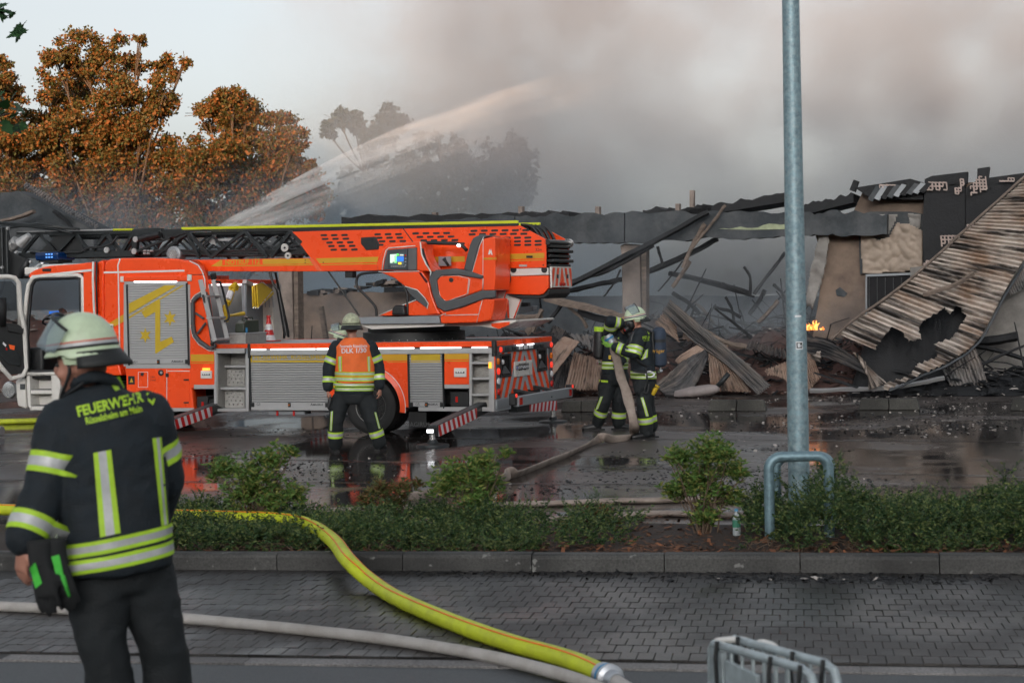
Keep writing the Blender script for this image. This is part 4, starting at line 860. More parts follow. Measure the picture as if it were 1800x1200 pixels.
S('step_edge', [(137, 892), (156, 892), (162, 1082), (146, 1060)], k1, .03, .3, WHITE, cab, bevel=.01); S('step_edge', [(268, 892), (302, 892), (320, 940), (300, 1076), (272, 1078)], k1, .03, .3, WHITE, cab, bevel=.012)
for y in (985, 1070): S('step', rect(155, y - 9, 275, y + 12), k1, .05, .3, WHITE, cab, bevel=.008); S('step_tread', rect(165, y - 12, 268, y - 9), k1, .06, .28, BLACK, cab)
S('corner_panel', [(80, 922), (130, 912), (138, 1076), (92, 1060), (84, 1010)], k1, .05, .4, WHITE, cab, bevel=.03)
S('step_latch', rect(105, 944, 128, 972), k1, .03, .05, GREY, cab, bevel=.004); q = MB(); q.lathe(T(*k1(158, 938), .27), (0, -1, 0), [(0, .03), (.02, .03)], 14); q.build('lock', GREY, cab)
q = MB(); q.lathe(T(*k1(62, 975), .3), (0, -1, 0), [(0, .13), (.05, .15), (.09, .13), (.1, .05)], 24); q.build('headlamp', CHROME, cab, smooth='auto')
hp = T(*k1(132, 700), .0); dn_ = Vector((-.62, -.78, 0)).normalized(); nn = Vector((-dn_.y, dn_.x, 0))
def DP(X, Y):
 x, y = k1(X, Y); v = ray(x, y); vl = Vector((v.dot(tX), v.dot(tW), v.z)); o_ = _loc(c_O); t = (hp - o_).dot(nn) / vl.dot(nn); return o_ + vl * t
def dslab(name, poly, off, th, m, bevel=0, parent=None):
 f = [DP(*p) + nn * off for p in poly]; q = MB(); q.prism(f, [p - nn * th for p in f]); return q.build(name, m, parent or cab, bevel=bevel)
sgn = -1 if nn.y > 0 else 1
nn = nn * sgn
outer = [(-95, 395), (-60, 382), (40, 378), (78, 385), (98, 410), (108, 560), (128, 640), (140, 860), (120, 900), (60, 915), (10, 860), (-30, 800), (-100, 790)]
inner = [(-80, 410), (-60, 400), (35, 400), (66, 404), (82, 425), (92, 560), (96, 625), (-100, 590)]
cen = DP(0, 640)
q = MB(); pts = [DP(*p) for p in outer]; q.tube(pts + [pts[0]], .04, 8); drf = q.build('open_door_frame', WHITE, cab, smooth='auto')
dslab('open_door_trim', [(-100, 600), (96, 630), (125, 650), (136, 855), (115, 888), (60, 895), (14, 840), (-25, 785), (-100, 775)], .0, .05, BLACK, .01)
dslab('open_door_window', [(-90, 405), (60, 402), (84, 430), (96, 628), (-100, 598)], .0, .006, GLASS)
dslab('door_pocket', [(-40, 690), (60, 745), (110, 800), (105, 850), (40, 840), (-30, 760)], .03, .03, STEELD, .01); dslab('door_grip', [(40, 640), (120, 650), (118, 680), (40, 668)], .05, .05, BLACK, .01)
dslab('orange_vest', [(44, 735), (75, 742), (72, 765), (50, 760)], .05, .02, ORANGE_MATT); dslab('paper', [(14, 722), (30, 738), (26, 748), (10, 732)], .05, .005, WHITEF); dslab('reflector', [(28, 752), (36, 756), (36, 768), (28, 764)], .04, .01, LENSR)
q = MB(); c = DP(0, 600) + Vector((0, 0, 0)); q.tube([DP(-6, 490), DP(-4, 560), DP(-6, 640)], .12, 10, flat=.4); q.build('mirror', BLACK, cab, smooth=True)
bc = T(*k1(292, 272), .7); q = MB(); q.box(bc.x - .24, bc.x + .24, bc.y - .25, bc.y + .25, bc.z - .07, bc.z + .07); be = q.build('beacon', BLUEL, cab, bevel=.03)
q = MB(); q.box(bc.x - .2, bc.x + .2, bc.y - .2, bc.y + .2, bc.z - .11, bc.z - .07); q.build('beacon_base', BLACK, be)
q = MB(); q.box(bc.x - .08, bc.x + .1, bc.y - .1, bc.y + .1, zR, bc.z - .11); q.build('beacon_foot', BLACK, be, bevel=.02)
for i in range(3):
 for j in range(2): q = MB(); x = bc.x - .01 + i * .055; z = bc.z - .03 + j * .05; q.box(x, x + .035, bc.y - .256, bc.y - .251, z, z + .025); q.build('led_cell', BLUELED, be)
S('roof_grip', rect(222, 336, 266, 350), k1, .0, .03, BLACK, cab, bevel=.008); q = MB(); q.tube([T(*k1(x, y), .3) for x, y in ((160, 335), (195, 325), (220, 308), (232, 312))], .03, 8); q.build('horn', CHROME, cab, smooth=True)
S('camera_box', rect(560, 628, 594, 662), k1, -.03, .0, WHITE, tower, bevel=.01); S('camera_lens', rect(575, 636, 590, 654), k1, -.034, -.03, BLACK, tower)
# ladder set
WN, WFAR = .72, 1.72
ladder = empty('ladder_boom'); ladder.parent = truck
def TN(x, y, w): p = T(x, y, WN); p.y = w; return p
def cover(w0, w1, name):
 f = [T(*k2(*p), WN) for p in [(95, 142), (690, 126), (1000, 118), (1300, 108), (1440, 183), (1440, 331), (800, 342), (250, 350), (178, 255)]]; q = MB(); q.prism([Vector((p.x, w0, p.z)) for p in f], [Vector((p.x, w1, p.z)) for p in f]); return q.build(name, ORANGE, ladder, bevel=.006)
cv = cover(WN, WN + .03, 'ladder_cover'); cover(WFAR, WFAR + .03, 'ladder_cover')
S('cover_joint', [(684, 126), (690, 126), (740, 195), (734, 196)], k2, WN - .002, WN, BLACK, ladder)
f = [T(*k2(*p), WN) for p in [(-495, 291), (185, 281), (250, 350), (-360, 350), (-420, 334)]]
for wa, wb in ((WN + .002, WN + .1), (WFAR - .1, WFAR)): q = MB(); q.prism([Vector((p.x, wa, p.z)) for p in f], [Vector((p.x, wb, p.z)) for p in f]); q.build('lower_rail', ORANGE, ladder, bevel=.005)
S('joint_strip', [(185, 281), (210, 281), (262, 350), (236, 350)], k2, WN - .004, WN, mat('pale_orange', (.8, .12, .04), .4), ladder)
slot_me = None
def slot(X, Y, cut=1.0):  # black plates on the cover paint the shade inside cut-out slots
 global slot_me
 a = T(*k2(X, Y), WN)
 if slot_me is None:
  q = MB(); h = .034; L_ = .118; pts = [(-L_ + h * .5 * 0, 0)]
  ring = [(L_ / 2 - h / 2 + h / 2 * math.cos(t), h / 2 * math.sin(t)) for t in np.linspace(-1.57, 1.57, 6)] + [(-L_ / 2 + h / 2 - h / 2 * math.cos(t), -h / 2 * math.sin(t)) for t in np.linspace(-1.57, 1.57, 6)]
  q.prism([(x, -.003, z) for x, z in ring], [(x, .002, z) for x, z in ring]); o = q.build('slot', BLACK, cv); slot_me = o.data
 else: o = bpy.data.objects.new('slot', slot_me); COL.objects.link(o); o.parent = cv
 o.location = (a.x, WN, a.z)
def slots(x0, x1, y, slope=-.011):
 x = x0
 while x < x1: slot(x, y + slope * (x - x0)); x += 54.5
for i, (x0, x1) in enumerate(((268, 420), (275, 425), (298, 440), (308, 450), (320, 455))): slots(x0, x1, 161 + 19 * i)
for i, (x0, x1) in enumerate(((552, 690), (560, 700), (575, 690), (565, 600))): slots(x0, x1, 156 + 18.5 * i)
for i, (x0, x1) in enumerate(((752, 940), (775, 950), (795, 960), (830, 1010))): slots(x0, x1, 151 + 18.5 * i)
for i, (x0, x1) in enumerate(((1060, 1340), (1050, 1350), (1180, 1380), (1180, 1400), (1180, 1410))): slots(x0, x1, 137 + 19 * i)
S('window_box', [(462, 172), (540, 168), (560, 205), (555, 236), (490, 240), (462, 205)], k2, WN - .012, WN + .01, BLACK, cv, bevel=.01); S('window_bar', rect(480, 178, 528, 196), k2, WN - .018, WN - .012, STEELD, cv); S('window_bar', rect(490, 205, 545, 230), k2, WN - .018, WN - .012, STEELD, cv)
face('band', [(225, 282), (555, 274), (550, 302), (245, 308)], k2, WN - .003, YELLOW_FILM, cv); face('band', [(1166, 262), (1430, 253), (1430, 282), (1166, 290)], k2, WN - .003, YELLOW_FILM, cv)
face('band', [(250, 314), (548, 308), (548, 313), (254, 319)], k2, WN - .003, YELLOW_FILM, cv); face('band', [(1166, 296), (1430, 288), (1430, 293), (1166, 301)], k2, WN - .003, YELLOW_FILM, cv)
face('band', [(830, 275), (1010, 271), (1010, 300), (830, 303)], k2, WN - .003, YELLOW_FILM, cv)
face('band', [(1110, 325), (1168, 288), (1172, 288), (1172, 318), (1165, 325)], k1, WN - .003, YELLOW_FILM, ladder); face('band', [(1385, 287), (1640, 283), (1655, 305), (1668, 311), (1385, 313)], k1, WN - .003, YELLOW_FILM, ladder); face('band', [(1175, 319), (1672, 314), (1676, 319), (1168, 325)], k1, WN - .003, YELLOW_FILM, ladder)
lettering('NOTRUF 112', .115, Matrix.Translation(T(*k1(1279, 302), WN - .003)) @ Matrix.Rotation(rad(90), 4, 'X'), YELLOW_FILM, ladder, bold=.004, space=1.0, sx=1.0)
lettering('32m', .06, Matrix.Translation(T(*k2(1400, 237), WN - .003)) @ Matrix.Rotation(rad(90), 4, 'X'), BLACK, cv)
S('marker', rect(1335, 268, 1368, 280), k2, WN - .01, WN, STEELD, cv); S('type_plate', rect(1297, 315, 1338, 326), k2, WN - .01, WN, ALU, cv)
for x, y in ((112, 158), (265, 304), (1305, 128), (1425, 318), (170, 292), (170, 306)): q = MB(); q.lathe(T(*k2(x, y), WN), (0, -1, 0), [(0, .012), (.006, .01)], 8); q.build('bolt', STEELD, cv)
for w in (WN + .01, WFAR - .05):
 q = MB(); a, b = TN(*k1(957, 127), w), TN(*k2(1292, 92), w); q.bar(a, b, .05, .055); q.build('top_rail', LIME, ladder, bevel=.01)
 a, b = TN(*k1(957, 136), w), TN(*k2(1292, 104), w); q = MB(); q.bar(a, b, .05, .04); q.build('top_chord', BLACK, ladder)
 q = MB(); a, b = TN(*k1(598, 133), w), TN(*k1(700, 131), w); q.bar(a, b, .05, .04); q.build('top_rail', LIME, ladder)
 q = MB(); a, b = TN(*k1(90, 146), w), TN(*k1(597, 133), w); q.bar(a, b, .045, .035); q.build('top_rail', ALU, ladder)
 q = MB(); a, b = TN(*k1(90, 152), w), TN(*k1(720, 140), w); q.bar(a, b, .05, .05); q.build('top_chord', STEELD, ladder)
 q = MB(); a, b = TN(*k1(100, 268), w), TN(*k1(712, 256), w); q.bar(a, b, .06, .1); q.build('lower_chord', STEELD, ladder)
 xs = [120, 205, 300, 395, 480, 560, 640, 700]
 for i in range(len(xs) - 1):
  ya, yb = (255, 152) if i % 2 == 0 else (152, 255); q = MB(); q.bar(TN(*k1(xs[i], ya), w), TN(*k1(xs[i + 1], yb), w), .05, .05); q.build('lattice_bar', STEELD, ladder)
 for (a, b) in (((985, 142), (1112, 276)), ((1112, 276), (1290, 140)), ((1290, 140), (1410, 276)), ((1430, 276), (1530, 142)), ((1530, 142), (1590, 200)), ((990, 150), (920, 190)), ((1050, 280), (990, 165))):
  q = MB(); q.bar(TN(*k1(*a), w + .005), TN(*k1(*b), w + .005), .055, .05); q.build('lattice_bar', STEELD, ladder)
for j, (w, y0, y1) in enumerate(((WN + .12, 165, 262), (WN + .22, 172, 268), (WFAR - .22, 165, 262), (WFAR - .14, 172, 268))):
 q = MB(); q.bar(TN(*k1(240, y0), w), TN(*k2(1330, y0 - 42), w), .035, .04); q.build('inner_chord', STEELD, ladder); q = MB(); q.bar(TN(*k1(240, y1), w), TN(*k2(1330, y1 - 35), w), .05, .06); q.build('inner_chord', BLACK, ladder)
 for i in range(9):
  xa = 700 + i * 100 + j * 28; ya, yb = (y1, y0) if i % 2 else (y0, y1); q = MB(); q.bar(TN(*k1(xa, ya), w), TN(*k1(xa + 100, yb), w), .03, .03); q.build('lattice_bar', STEELD, ladder)
for i in range(34):
 x = 130 + i * 45; p = TN(*k1(x, 262 - i * .1), WN + .1)
 if p.x > .2: break
 q = MB(); q.cyl((p.x, WN + .06, p.z), (p.x, WFAR - .06, p.z), .017, 8); q.build('rung', STEELD, ladder)
for i, (x0, x1, y, w) in enumerate(((720, 1560, 238, .8), (820, 1600, 246, .84), (960, 1600, 262, .78), (1090, 1560, 226, .95), (740, 1500, 270, .9), (1380, 1600, 215, .76))):
 q = MB(); q.tube([T(*k1(x0, y), w), T(*k1((x0 + x1) / 2, y + 3), w), T(*k1(x1, y - 3), w)], .012, 6); q.build('cable', mat('cable_grey', (.06, .065, .068), .4, metal=.3), ladder)
for (x, y, r) in ((1500, 226, .065), (1517, 268, .055)):
 q = MB(); q.lathe(T(*k1(x, y), WN - .02), (0, 1, 0), [(0, r * .3), (0, r), (.03, r), (.03, r * .3)], 24); q.build('pulley', mat('pulley_white', (.55, .53, .5), .5), ladder, smooth='auto'); q = MB(); q.lathe(T(*k1(x, y), WN - .03), (0, 1, 0), [(0, .018), (.04, .018)], 10); q.build('pulley_pin', BLACK, ladder)
q = MB(); q.lathe(T(*k1(912, 260), WN + .02), (0, 1, 0), [(0, .03), (0, .1), (.02, .135), (.2, .135), (.22, .1)], 28); q.build('cable_drum', GREYP, ladder, smooth='auto'); q = MB(); q.lathe(T(*k1(912, 262), WN + .01), (0, 1, 0), [(0, .02), (0, .085), (.01, .085)], 24); q.build('drum_face', CHROME, ladder, smooth='auto')
PALEM = mat('pale_alloy', (.45, .45, .45), .4, metal=.4)
for poly in ([(1090, 185), (1130, 150), (1140, 160), (1130, 180), (1210, 178), (1210, 190), (1130, 190), (1140, 210), (1110, 205)], [(1210, 178), (1250, 176), (1250, 192), (1210, 190)]): S('fitting', poly, k1, .9, .93, PALEM, ladder)
for i in range(14):
 x = 1020 + random.random() * 520; y = 160 + random.random() * 95; S('fitting', [(x, y), (x + random.uniform(6, 26), y - random.uniform(0, 8)), (x + random.uniform(4, 20), y + random.uniform(4, 7))], k1, 1.0 + .02 * i, 1.02 + .02 * i, PALEM, ladder)
S('hinge_block', [(700, 128), (780, 122), (850, 122), (850, 165), (860, 185), (720, 195), (715, 262), (690, 262), (695, 150)], k1, WN - .04, WN + .06, STEELD, ladder, bevel=.015); S('hinge_arm', [(850, 130), (960, 125), (985, 150), (930, 170), (860, 178)], k1, WN - .02, WN + .12, STEELD, ladder, bevel=.015)
q = MB(); q.tube([T(*k1(735, 180), WN - .06), T(*k1(845, 155), WN - .06)], .055, 14); q.build('hinge_cylinder', BLACK, ladder, smooth='auto'); q = MB(); q.bar(T(*k1(715, 250), WN), T(*k1(900, 170), WN), .05, .04); q.bar(T(*k1(820, 270), WN + .1), T(*k1(960, 175), WN + .1), .06, .05); q.build('hinge_strut', STEELD, ladder)
for (x, y) in ((705, 245), (713, 182), (560, 238)): q = MB(); q.lathe(T(*k1(x, y), WN - .06), (0, 1, 0), [(0, .03), (0, .05), (.03, .05)], 14); q.build('hinge_pin', PALEM, ladder)
for i in range(5): q = MB(); c = T(*k1(758 + (i % 3) * 18, 243 + (i // 3) * 14), WN - .01); q.lathe(c, (1, 0, 0), [(0, .018), (.05, .018)], 8); q.build('coupling_plug', PALEM, ladder)
for (x0, y0, x1, y1, r0, r1) in ((155, 160, 105, 205, .05, .1), (92, 190, 55, 225, .1, .1)):
 q = MB(); q.cyl(T(*k1(x0, y0), WN - .1), T(*k1(x1, y1), WN - .1), r0, 16, r2=r1); q.build('search_lamp', PALEM, ladder, smooth='auto')
cage = empty('rescue_cage'); cage.parent = truck
for pts in ([(-150, 120), (0, 92), (30, 100), (300, 130), (380, 150)], [(-150, 110), (20, 94), (150, 105), (400, 128)], [(-120, 140), (60, 118), (200, 100), (420, 128)]):
 for w in (WN - .2, WFAR + .2): q = MB(); q.tube([T(*k1(*p), w) for p in pts], .022, 8); q.build('cage_rail', STEELD, cage, smooth=True)
S('cage_panel', [(-150, 130), (40, 130), (60, 250), (150, 290), (120, 380), (-150, 400)], k1, WN - .15, WN - .1, BLACK, cage, bevel=.02); S('cage_panel', [(-150, 130), (40, 130), (60, 250), (150, 290), (120, 380), (-150, 400)], k1, WFAR + .1, WFAR + .15, BLACK, cage, bevel=.02)
for x in (-100, -40, 10, 35): q = MB(); q.tube([T(*k1(x, 120), WN - .22), T(*k1(x + 6, 360), WN - .22)], .025, 8); q.build('cage_post', STEELD, cage)
q = MB(); q.box(*sorted((T(*k1(-150, 380)).x, T(*k1(100, 380)).x)), WN - .1, WFAR + .1, T(*k1(0, 385)).z, T(*k1(0, 375)).z); q.build('cage_floor', STEELD, cage)
q = MB(); q.tube([T(*k1(150, 290), WN - .2), T(*k1(130, 330), WN - .2), T(*k1(110, 385), WN - .2)], [.05, .06, .045], 10); q.build('monitor_pipe', BLACK, cage, smooth=True)
for (x, y) in ((45, 125), (60, 205), (165, 300), (15, 330), (90, 250)): q = MB(); q.lathe(T(*k1(x, y), WN - .24), (0, -1, 0), [(0, .03), (.04, .025)], 10); q.build('cage_fitting', PALEM, cage)
q = MB(); q.tube([T(*k1(*p), WN - .06) for p in ((160, 252), (300, 253), (420, 250), (470, 225), (540, 222), (590, 205), (620, 165))], .02, 8); q.build('water_pipe', BLACK, ladder, smooth=True)
S('tip_plate', [(205, 250), (300, 160), (405, 160), (440, 245)], k1, WN + .05, WN + .07, BLACK, ladder)
for i in range(12):
 y0 = .78 + i * .075; a = TN(*k2(1300 + (i % 4) * 8, 104 + (i % 3) * 4), y0); b = TN(*k2(1405 - (i % 3) * 12, 190 + (i % 4) * 14), y0); m_ = a.lerp(b, .5) + Vector((.02, 0, .09))
 q = MB(); q.tube(catmull([a, m_, b, b + Vector((.02, 0, -.3))], 5), .022, 7); q.build('hose_line', BLACK, ladder, smooth=True)
for i in range(5):
 z = T(*k2(1440, 225 + i * 26), WN).z; x0 = T(*k2(1440, 225), WN).x; q = MB(); q.box(x0 - .3, x0 + .04 + .05 * (i % 2), WN + .08, WFAR - .02, z, z + .05); q.build('section_end', STEELD if i % 2 else BLACK, ladder, bevel=.01)
q = MB(); x0 = T(*k2(1445, 196), WN).x; z0 = T(*k2(1445, 196), WN).z; q.cyl((x0, WN, z0), (x0, WFAR - .1, z0), .045, 16); q.build('cross_pipe', STEELD, ladder, smooth='auto'); q = MB(); q.cyl((x0, WFAR - .1, z0), (x0, WFAR, z0), .07, 16); q.build('pipe_cap', CHROME, ladder, smooth='auto')
# counterweight and elevating frame
S('counterweight', [(1225, 378), (1452, 372), (1452, 438), (1425, 470), (1400, 476), (1222, 470)], k2, WN + .02, WFAR - .02, ORANGE, ladder, bevel=.015)
S('counterweight_belly', [(1225, 472), (1400, 478), (1428, 472), (1456, 440), (1456, 470), (1430, 494), (1300, 497)], k2, WN + .03, WFAR - .03, BLACK, ladder, bevel=.015)
S('frame_side', [(1175, 338), (1450, 332), (1452, 370), (1250, 376), (1232, 400)], k2, WN + .015, WFAR - .015, WHITE, ladder, bevel=.01)
for x in (1268, 1430): q = MB(); q.lathe(T(*k2(x, 342), WN + .013), (0, -1, 0), [(0, .05), (.004, .045)], 18); q.build('cover_cap', BLACK, ladder)
xr_ = T(*k2(1454, 380), WN).x
q = MB(); zt, zb = T(*k2(1454, 325), WN).z, T(*k2(1454, 436), WN).z; q.box(xr_, xr_ + .03, WN + .05, WFAR - .05, zb, zt); rb = q.build('rear_board', WHITE, ladder, bevel=.006)
yc2 = (WN + WFAR) / 2
for side in (-1, 1):
 for i in range(3):
  d0 = .03 + i * .19; base = [(WN + .07, zb + .02), (yc2, zb + .02), (yc2, zt - .02), (WN + .07, zt - .02)] if side < 0 else [(yc2, zb + .02), (WFAR - .07, zb + .02), (WFAR - .07, zt - .02), (yc2, zt - .02)]
  sl = .35
  if side < 0: P1 = clip(clip(base, -1, sl, d0 + .1 - yc2 + sl * zb), 1, -sl, -d0 + yc2 - sl * zb)
  else: P1 = clip(clip(base, 1, sl, d0 + .1 + yc2 + sl * zb), -1, -sl, -d0 - yc2 - sl * zb)
  if len(P1) > 2: q = MB(); q.add([(xr_ + .033, y, z) for y, z in P1], [tuple(range(len(P1)))]); q.build('chevron_stripe', ORANGE, rb)
for y in (yc2 - .22, yc2 + .22): q = MB(); q.box(xr_ + .03, xr_ + .05, y - .02, y + .02, zb + .14, zt - .12); q.build('handle', BLACK, rb)
q = MB(); q.box(xr_ + .03, xr_ + .045, yc2 - .12, yc2 + .12, zb + .03, zb + .07); q.build('reflector', LENSR, rb)
arm = [(1158, 612), (1140, 600), (1165, 420), (1168, 372), (1180, 345), (1205, 338), (1235, 350), (1246, 378), (1243, 410), (1232, 440), (1205, 520), (1178, 600)]
S('lifting_arm', arm, k2, .66, .71, WHITE, ladder, bevel=.015); line('arm_edge', [(1230, 346), (1250, 378), (1247, 412), (1236, 442), (1182, 598)], k2, .66, .01, ORANGE, ladder)
q = MB(); q.lathe(T(*k2(1195, 385), .655), (0, -1, 0), [(0, .19), (.02, .185), (.03, .11), (.035, .03)], 30); q.build('pivot_cap', BLACK, ladder, smooth='auto')
S('rear_support', [(1178, 602), (1222, 475), (1318, 482), (1272, 600)], k2, .8, .84, WHITE, ladder, bevel=.01); S('rear_support', [(1178, 602), (1222, 475), (1318, 482), (1272, 600)], k2, 1.6, 1.64, WHITE, ladder)
q = MB();
sup = S('support_board', [(1158, 606), (1212, 490), (1242, 502), (1246, 596)], k2, .78, .795, GREYP, ladder)
for poly in ([(1158, 606), (1175, 570), (1196, 604)], [(1190, 545), (1205, 510), (1226, 598), (1206, 602)], [(1222, 498), (1242, 502), (1246, 596), (1238, 597)]): face('chevron_stripe', poly, k2, .777, ORANGE, sup)
line('support_edge', [(1312, 485), (1270, 598)], k2, .79, .01, ORANGE, ladder)
S('slewing_bed', [(905, 628), (1280, 606), (1282, 616), (1190, 656), (1090, 640), (880, 640)], k2, .25, 1.9, WHITE, ladder, bevel=.01); S('bed_apron', [(1150, 626), (1248, 616), (1245, 632), (1190, 654), (1152, 640)], k2, .24, .27, ORANGE, ladder)
S('rear_camera', rect(378, 350, 418, 385), k2, .8, .95, BLACK, ladder, bevel=.01); q = MB(); q.tube([T(*k2(292, 352), .8), T(*k2(455, 585), .8)], .014, 8); q.build('stay_rod', BLACK, ladder)
q = MB(); q.tube([T(*k1(1425, 352), .6), T(*k1(1440, 420), .6), T(*k1(1468, 450), .6), T(*k1(1512, 690), .6)], .018, 8); q.build('stay_rod', BLACK, ladder)
S('measuring_head', [(1290, 540), (1372, 532), (1372, 556), (1290, 570)], k2, 1.9, 2.1, GREYP, ladder, bevel=.008); S('measuring_mount', rect(1308, 515, 1345, 538), k2, 1.95, 2.05, BLACK, ladder)
# turntable
tc_ = T(728, 590, 1.22); q = MB(); q.lathe((tc_.x, 1.22, DECK), (0, 0, 1), [(0, .82), (.14, .82), (.15, .74), (.22, .74), (.23, .6), (.3, .6)], 56); tt = q.build('turntable', BLACK, truck, smooth='auto')
for i in range(40): a = math.tau * i / 40; q = MB(); q.cyl((tc_.x + .823 * math.cos(a), 1.22 + .823 * math.sin(a), DECK + .02), (tc_.x + .83 * math.cos(a), 1.22 + .83 * math.sin(a), DECK + .02), .008, 6); q.build('bolt', CHROME, tt)
q = MB(); q.box(tc_.x - .15, tc_.x + .15, .4, 2.0, DECK + .24, DECK + .42); q.build('pedestal', BLACK, tt)
S('platform', [(432, 594), (875, 586), (882, 626), (450, 629)], k2, .08, 2.2, GREYP, tt, bevel=.006); S('platform_soffit', [(450, 630), (905, 627), (900, 640), (520, 656)], k2, .15, 2.1, WHITE, tt)
# operator stand
op = empty('operator_stand'); op.parent = truck
def O_(name, poly, w0, w1, m, bevel=.012, parent=op): return S(name, poly, k2, w0, w1, m, parent, bevel=bevel, bseg=3)
O_('console_head', [(545, 347), (552, 300), (575, 242), (592, 220), (620, 206), (690, 198), (772, 192), (782, 205), (786, 262), (808, 312), (836, 352), (790, 350)], .06, .5, ORANGE, .025)
line('edge_tape', [(575, 344), (580, 300), (596, 240), (610, 228), (750, 216)], k2, .054, .009, TRIM, op); line('edge_tape', [(776, 196), (784, 262), (806, 312), (832, 352), (828, 400), (842, 440)], k2, .054, .012, TRIM, op)
O_('console_face', [(580, 343), (588, 290), (602, 238), (758, 224), (758, 346)], .045, .07, GREY, .01)
O_('console_side', [(712, 230), (756, 226), (756, 344), (712, 344)], .035, .05, mat('grey_panel', (.1, .105, .11), .5), .006)
O_('screen_bezel', [(604, 338), (606, 238), (708, 232), (708, 338)], .03, .05, mat('bezel_slate', (.045, .055, .065), .45), .006)
SCN = mat('screen_face', (.06, .09, .09), .2, emit=(.1, .15, .16), es=.35); face('screen', [(615, 316), (616, 258), (690, 254), (690, 316)], k2, .0285, SCN, op)
def scr(poly, c, e=.8): face('screen_mark', poly, k2, .0272, mat('scr_%s' % (c,), c, .4, emit=c, es=e), op)
scr([(617, 306), (617, 262), (652, 260), (652, 306)], (.55, .75, .55), .5); scr([(640, 306), (640, 270), (652, 264), (652, 306)], (.02, .55, .05)); scr(rect(650, 274, 688, 298), (.02, .12, .6)); scr(rect(660, 303, 676, 314), (.8, .55, .02)); scr(rect(630, 300, 640, 306), (.01, .01, .01), 0); scr(rect(652, 258, 662, 268), (.1, .7, .1)); scr(rect(668, 262, 688, 268), (.6, .65, .6), .4)
for i in range(8): O_('key', rect(620 + i * 10, 322, 627 + i * 10, 328), .026, .03, GREYP, 0)
for i in range(4): O_('key', rect(694, 262 + i * 17, 702, 270 + i * 17), .026, .03, LENSR if i == 0 else GREYP, 0)
O_('console_column', [(556, 352), (785, 350), (820, 402), (836, 470), (862, 540), (885, 578), (813, 580), (815, 512), (762, 450), (694, 430), (640, 388)], .07, .48, ORANGE, .025)
line('edge_tape', [(556, 352), (590, 354), (770, 350)], k2, .063, .007, TRIM, op); line('edge_tape', [(696, 430), (760, 448), (800, 490), (818, 520), (812, 548)], k2, .063, .008, TRIM, op)
O_('marker_strip', [(768, 358), (778, 356), (816, 405), (806, 412)], .055, .075, mat('maroon_lens', (.08, .01, .012), .2), .003)
O_('kick_panel', [(698, 434), (760, 452), (798, 492), (813, 518), (811, 544), (760, 506), (712, 460)], .062, .09, GREY, .008)
O_('foot_well', [(555, 585), (700, 524), (756, 505), (812, 546), (870, 560), (890, 582)], .1, .5, ORANGE, .012); line('edge_tape', [(556, 583), (690, 526), (752, 502)], k2, .094, .008, TRIM, op)
O_('pedal_block', [(622, 582), (626, 545), (642, 528), (690, 530), (697, 582)], .02, .2, BLACK, .03)
O_('bumper_pad', [(820, 386), (832, 362), (856, 344), (960, 335), (1030, 348), (1106, 374), (1100, 391), (980, 371), (884, 374), (862, 398), (874, 476), (904, 508), (1000, 488), (1100, 450), (1172, 450), (1172, 490), (1110, 496), (990, 541), (905, 563), (864, 540), (838, 470)], -.02, .045, GREY, .02)
O_('seat_base', [(888, 577), (866, 543), (904, 562), (992, 542), (1108, 496), (1160, 496), (1150, 560), (1140, 610), (1076, 622), (884, 626), (878, 590)], .02, .62, ORANGE, .03)
line('edge_tape', [(876, 585), (912, 572), (905, 582), (1084, 578), (1074, 620)], k2, .014, .007, TRIM, op); line('edge_tape', [(1104, 500), (1084, 578)], k2, .014, .006, TRIM, op)
O_('side_pod', [(838, 400), (856, 360), (890, 350), (980, 352), (1106, 380), (1106, 450), (1000, 488), (906, 514), (878, 496)], .03, .6, ORANGE, .03)
O_('pod_panel', [(866, 402), (874, 382), (900, 374), (976, 373), (1032, 388), (1024, 470), (914, 510), (884, 488), (870, 440)], .008, .03, ORANGE, .012)
line('edge_tape', [(866, 402), (874, 382), (900, 374), (976, 373), (1032, 388), (1024, 470), (914, 510), (884, 488), (870, 440)], k2, .012, .006, TRIM, op, closed=True); line('edge_tape', [(1038, 390), (1028, 470)], k2, .02, .006, TRIM, op); line('edge_tape', [(1108, 390), (1106, 440)], k2, .02, .006, TRIM, op)
q = MB(); q.lathe(T(*k2(940, 396), .006), (0, -1, 0), [(0, .036), (.012, .034), (.014, .01)], 18); q.build('lock', BLACK, op);
O_('backrest_pad', [(1003, 342), (1020, 270), (1036, 208), (1052, 174), (1088, 157), (1136, 163), (1104, 180), (1086, 212), (1062, 300), (1048, 358)], .06, .6, GREY, .03)
O_('back_shell', [(1048, 358), (1064, 300), (1088, 212), (1108, 180), (1160, 166), (1172, 172), (1172, 380), (1168, 450), (1108, 452), (1108, 384)], .03, .64, ORANGE, .04)
O_('back_lower', [(1110, 496), (1168, 494), (1160, 560), (1148, 610), (1090, 620), (1088, 580)], .03, .6, ORANGE, .03)
line('edge_tape', [(1110, 170), (1090, 215), (1066, 300), (1050, 356), (1104, 372)], k2, .024, .006, TRIM, op); line('edge_tape', [(1108, 180), (1107, 300), (1106, 450)], k2, .024, .005, TRIM, op)
em = [(1134, 262), (1141, 232), (1146, 245), (1149, 230), (1158, 264), (1152, 264), (1147, 250), (1144, 262)]; face('emblem', em, k2, .0275, TRIM, op); lettering('MAGIRUS', .05, Matrix.Translation(T(*k2(1144, 284), .0275)) @ Matrix.Rotation(rad(90), 4, 'X'), YELLOW_FILM, op, bold=.002)
line('console_arch', [(786, 205), (812, 200), (970, 204), (1000, 218), (1022, 242)], k2, .3, .028, BLACK, op); line('console_arch', [(784, 232), (800, 290), (824, 345)], k2, .1, .03, BLACK, op)
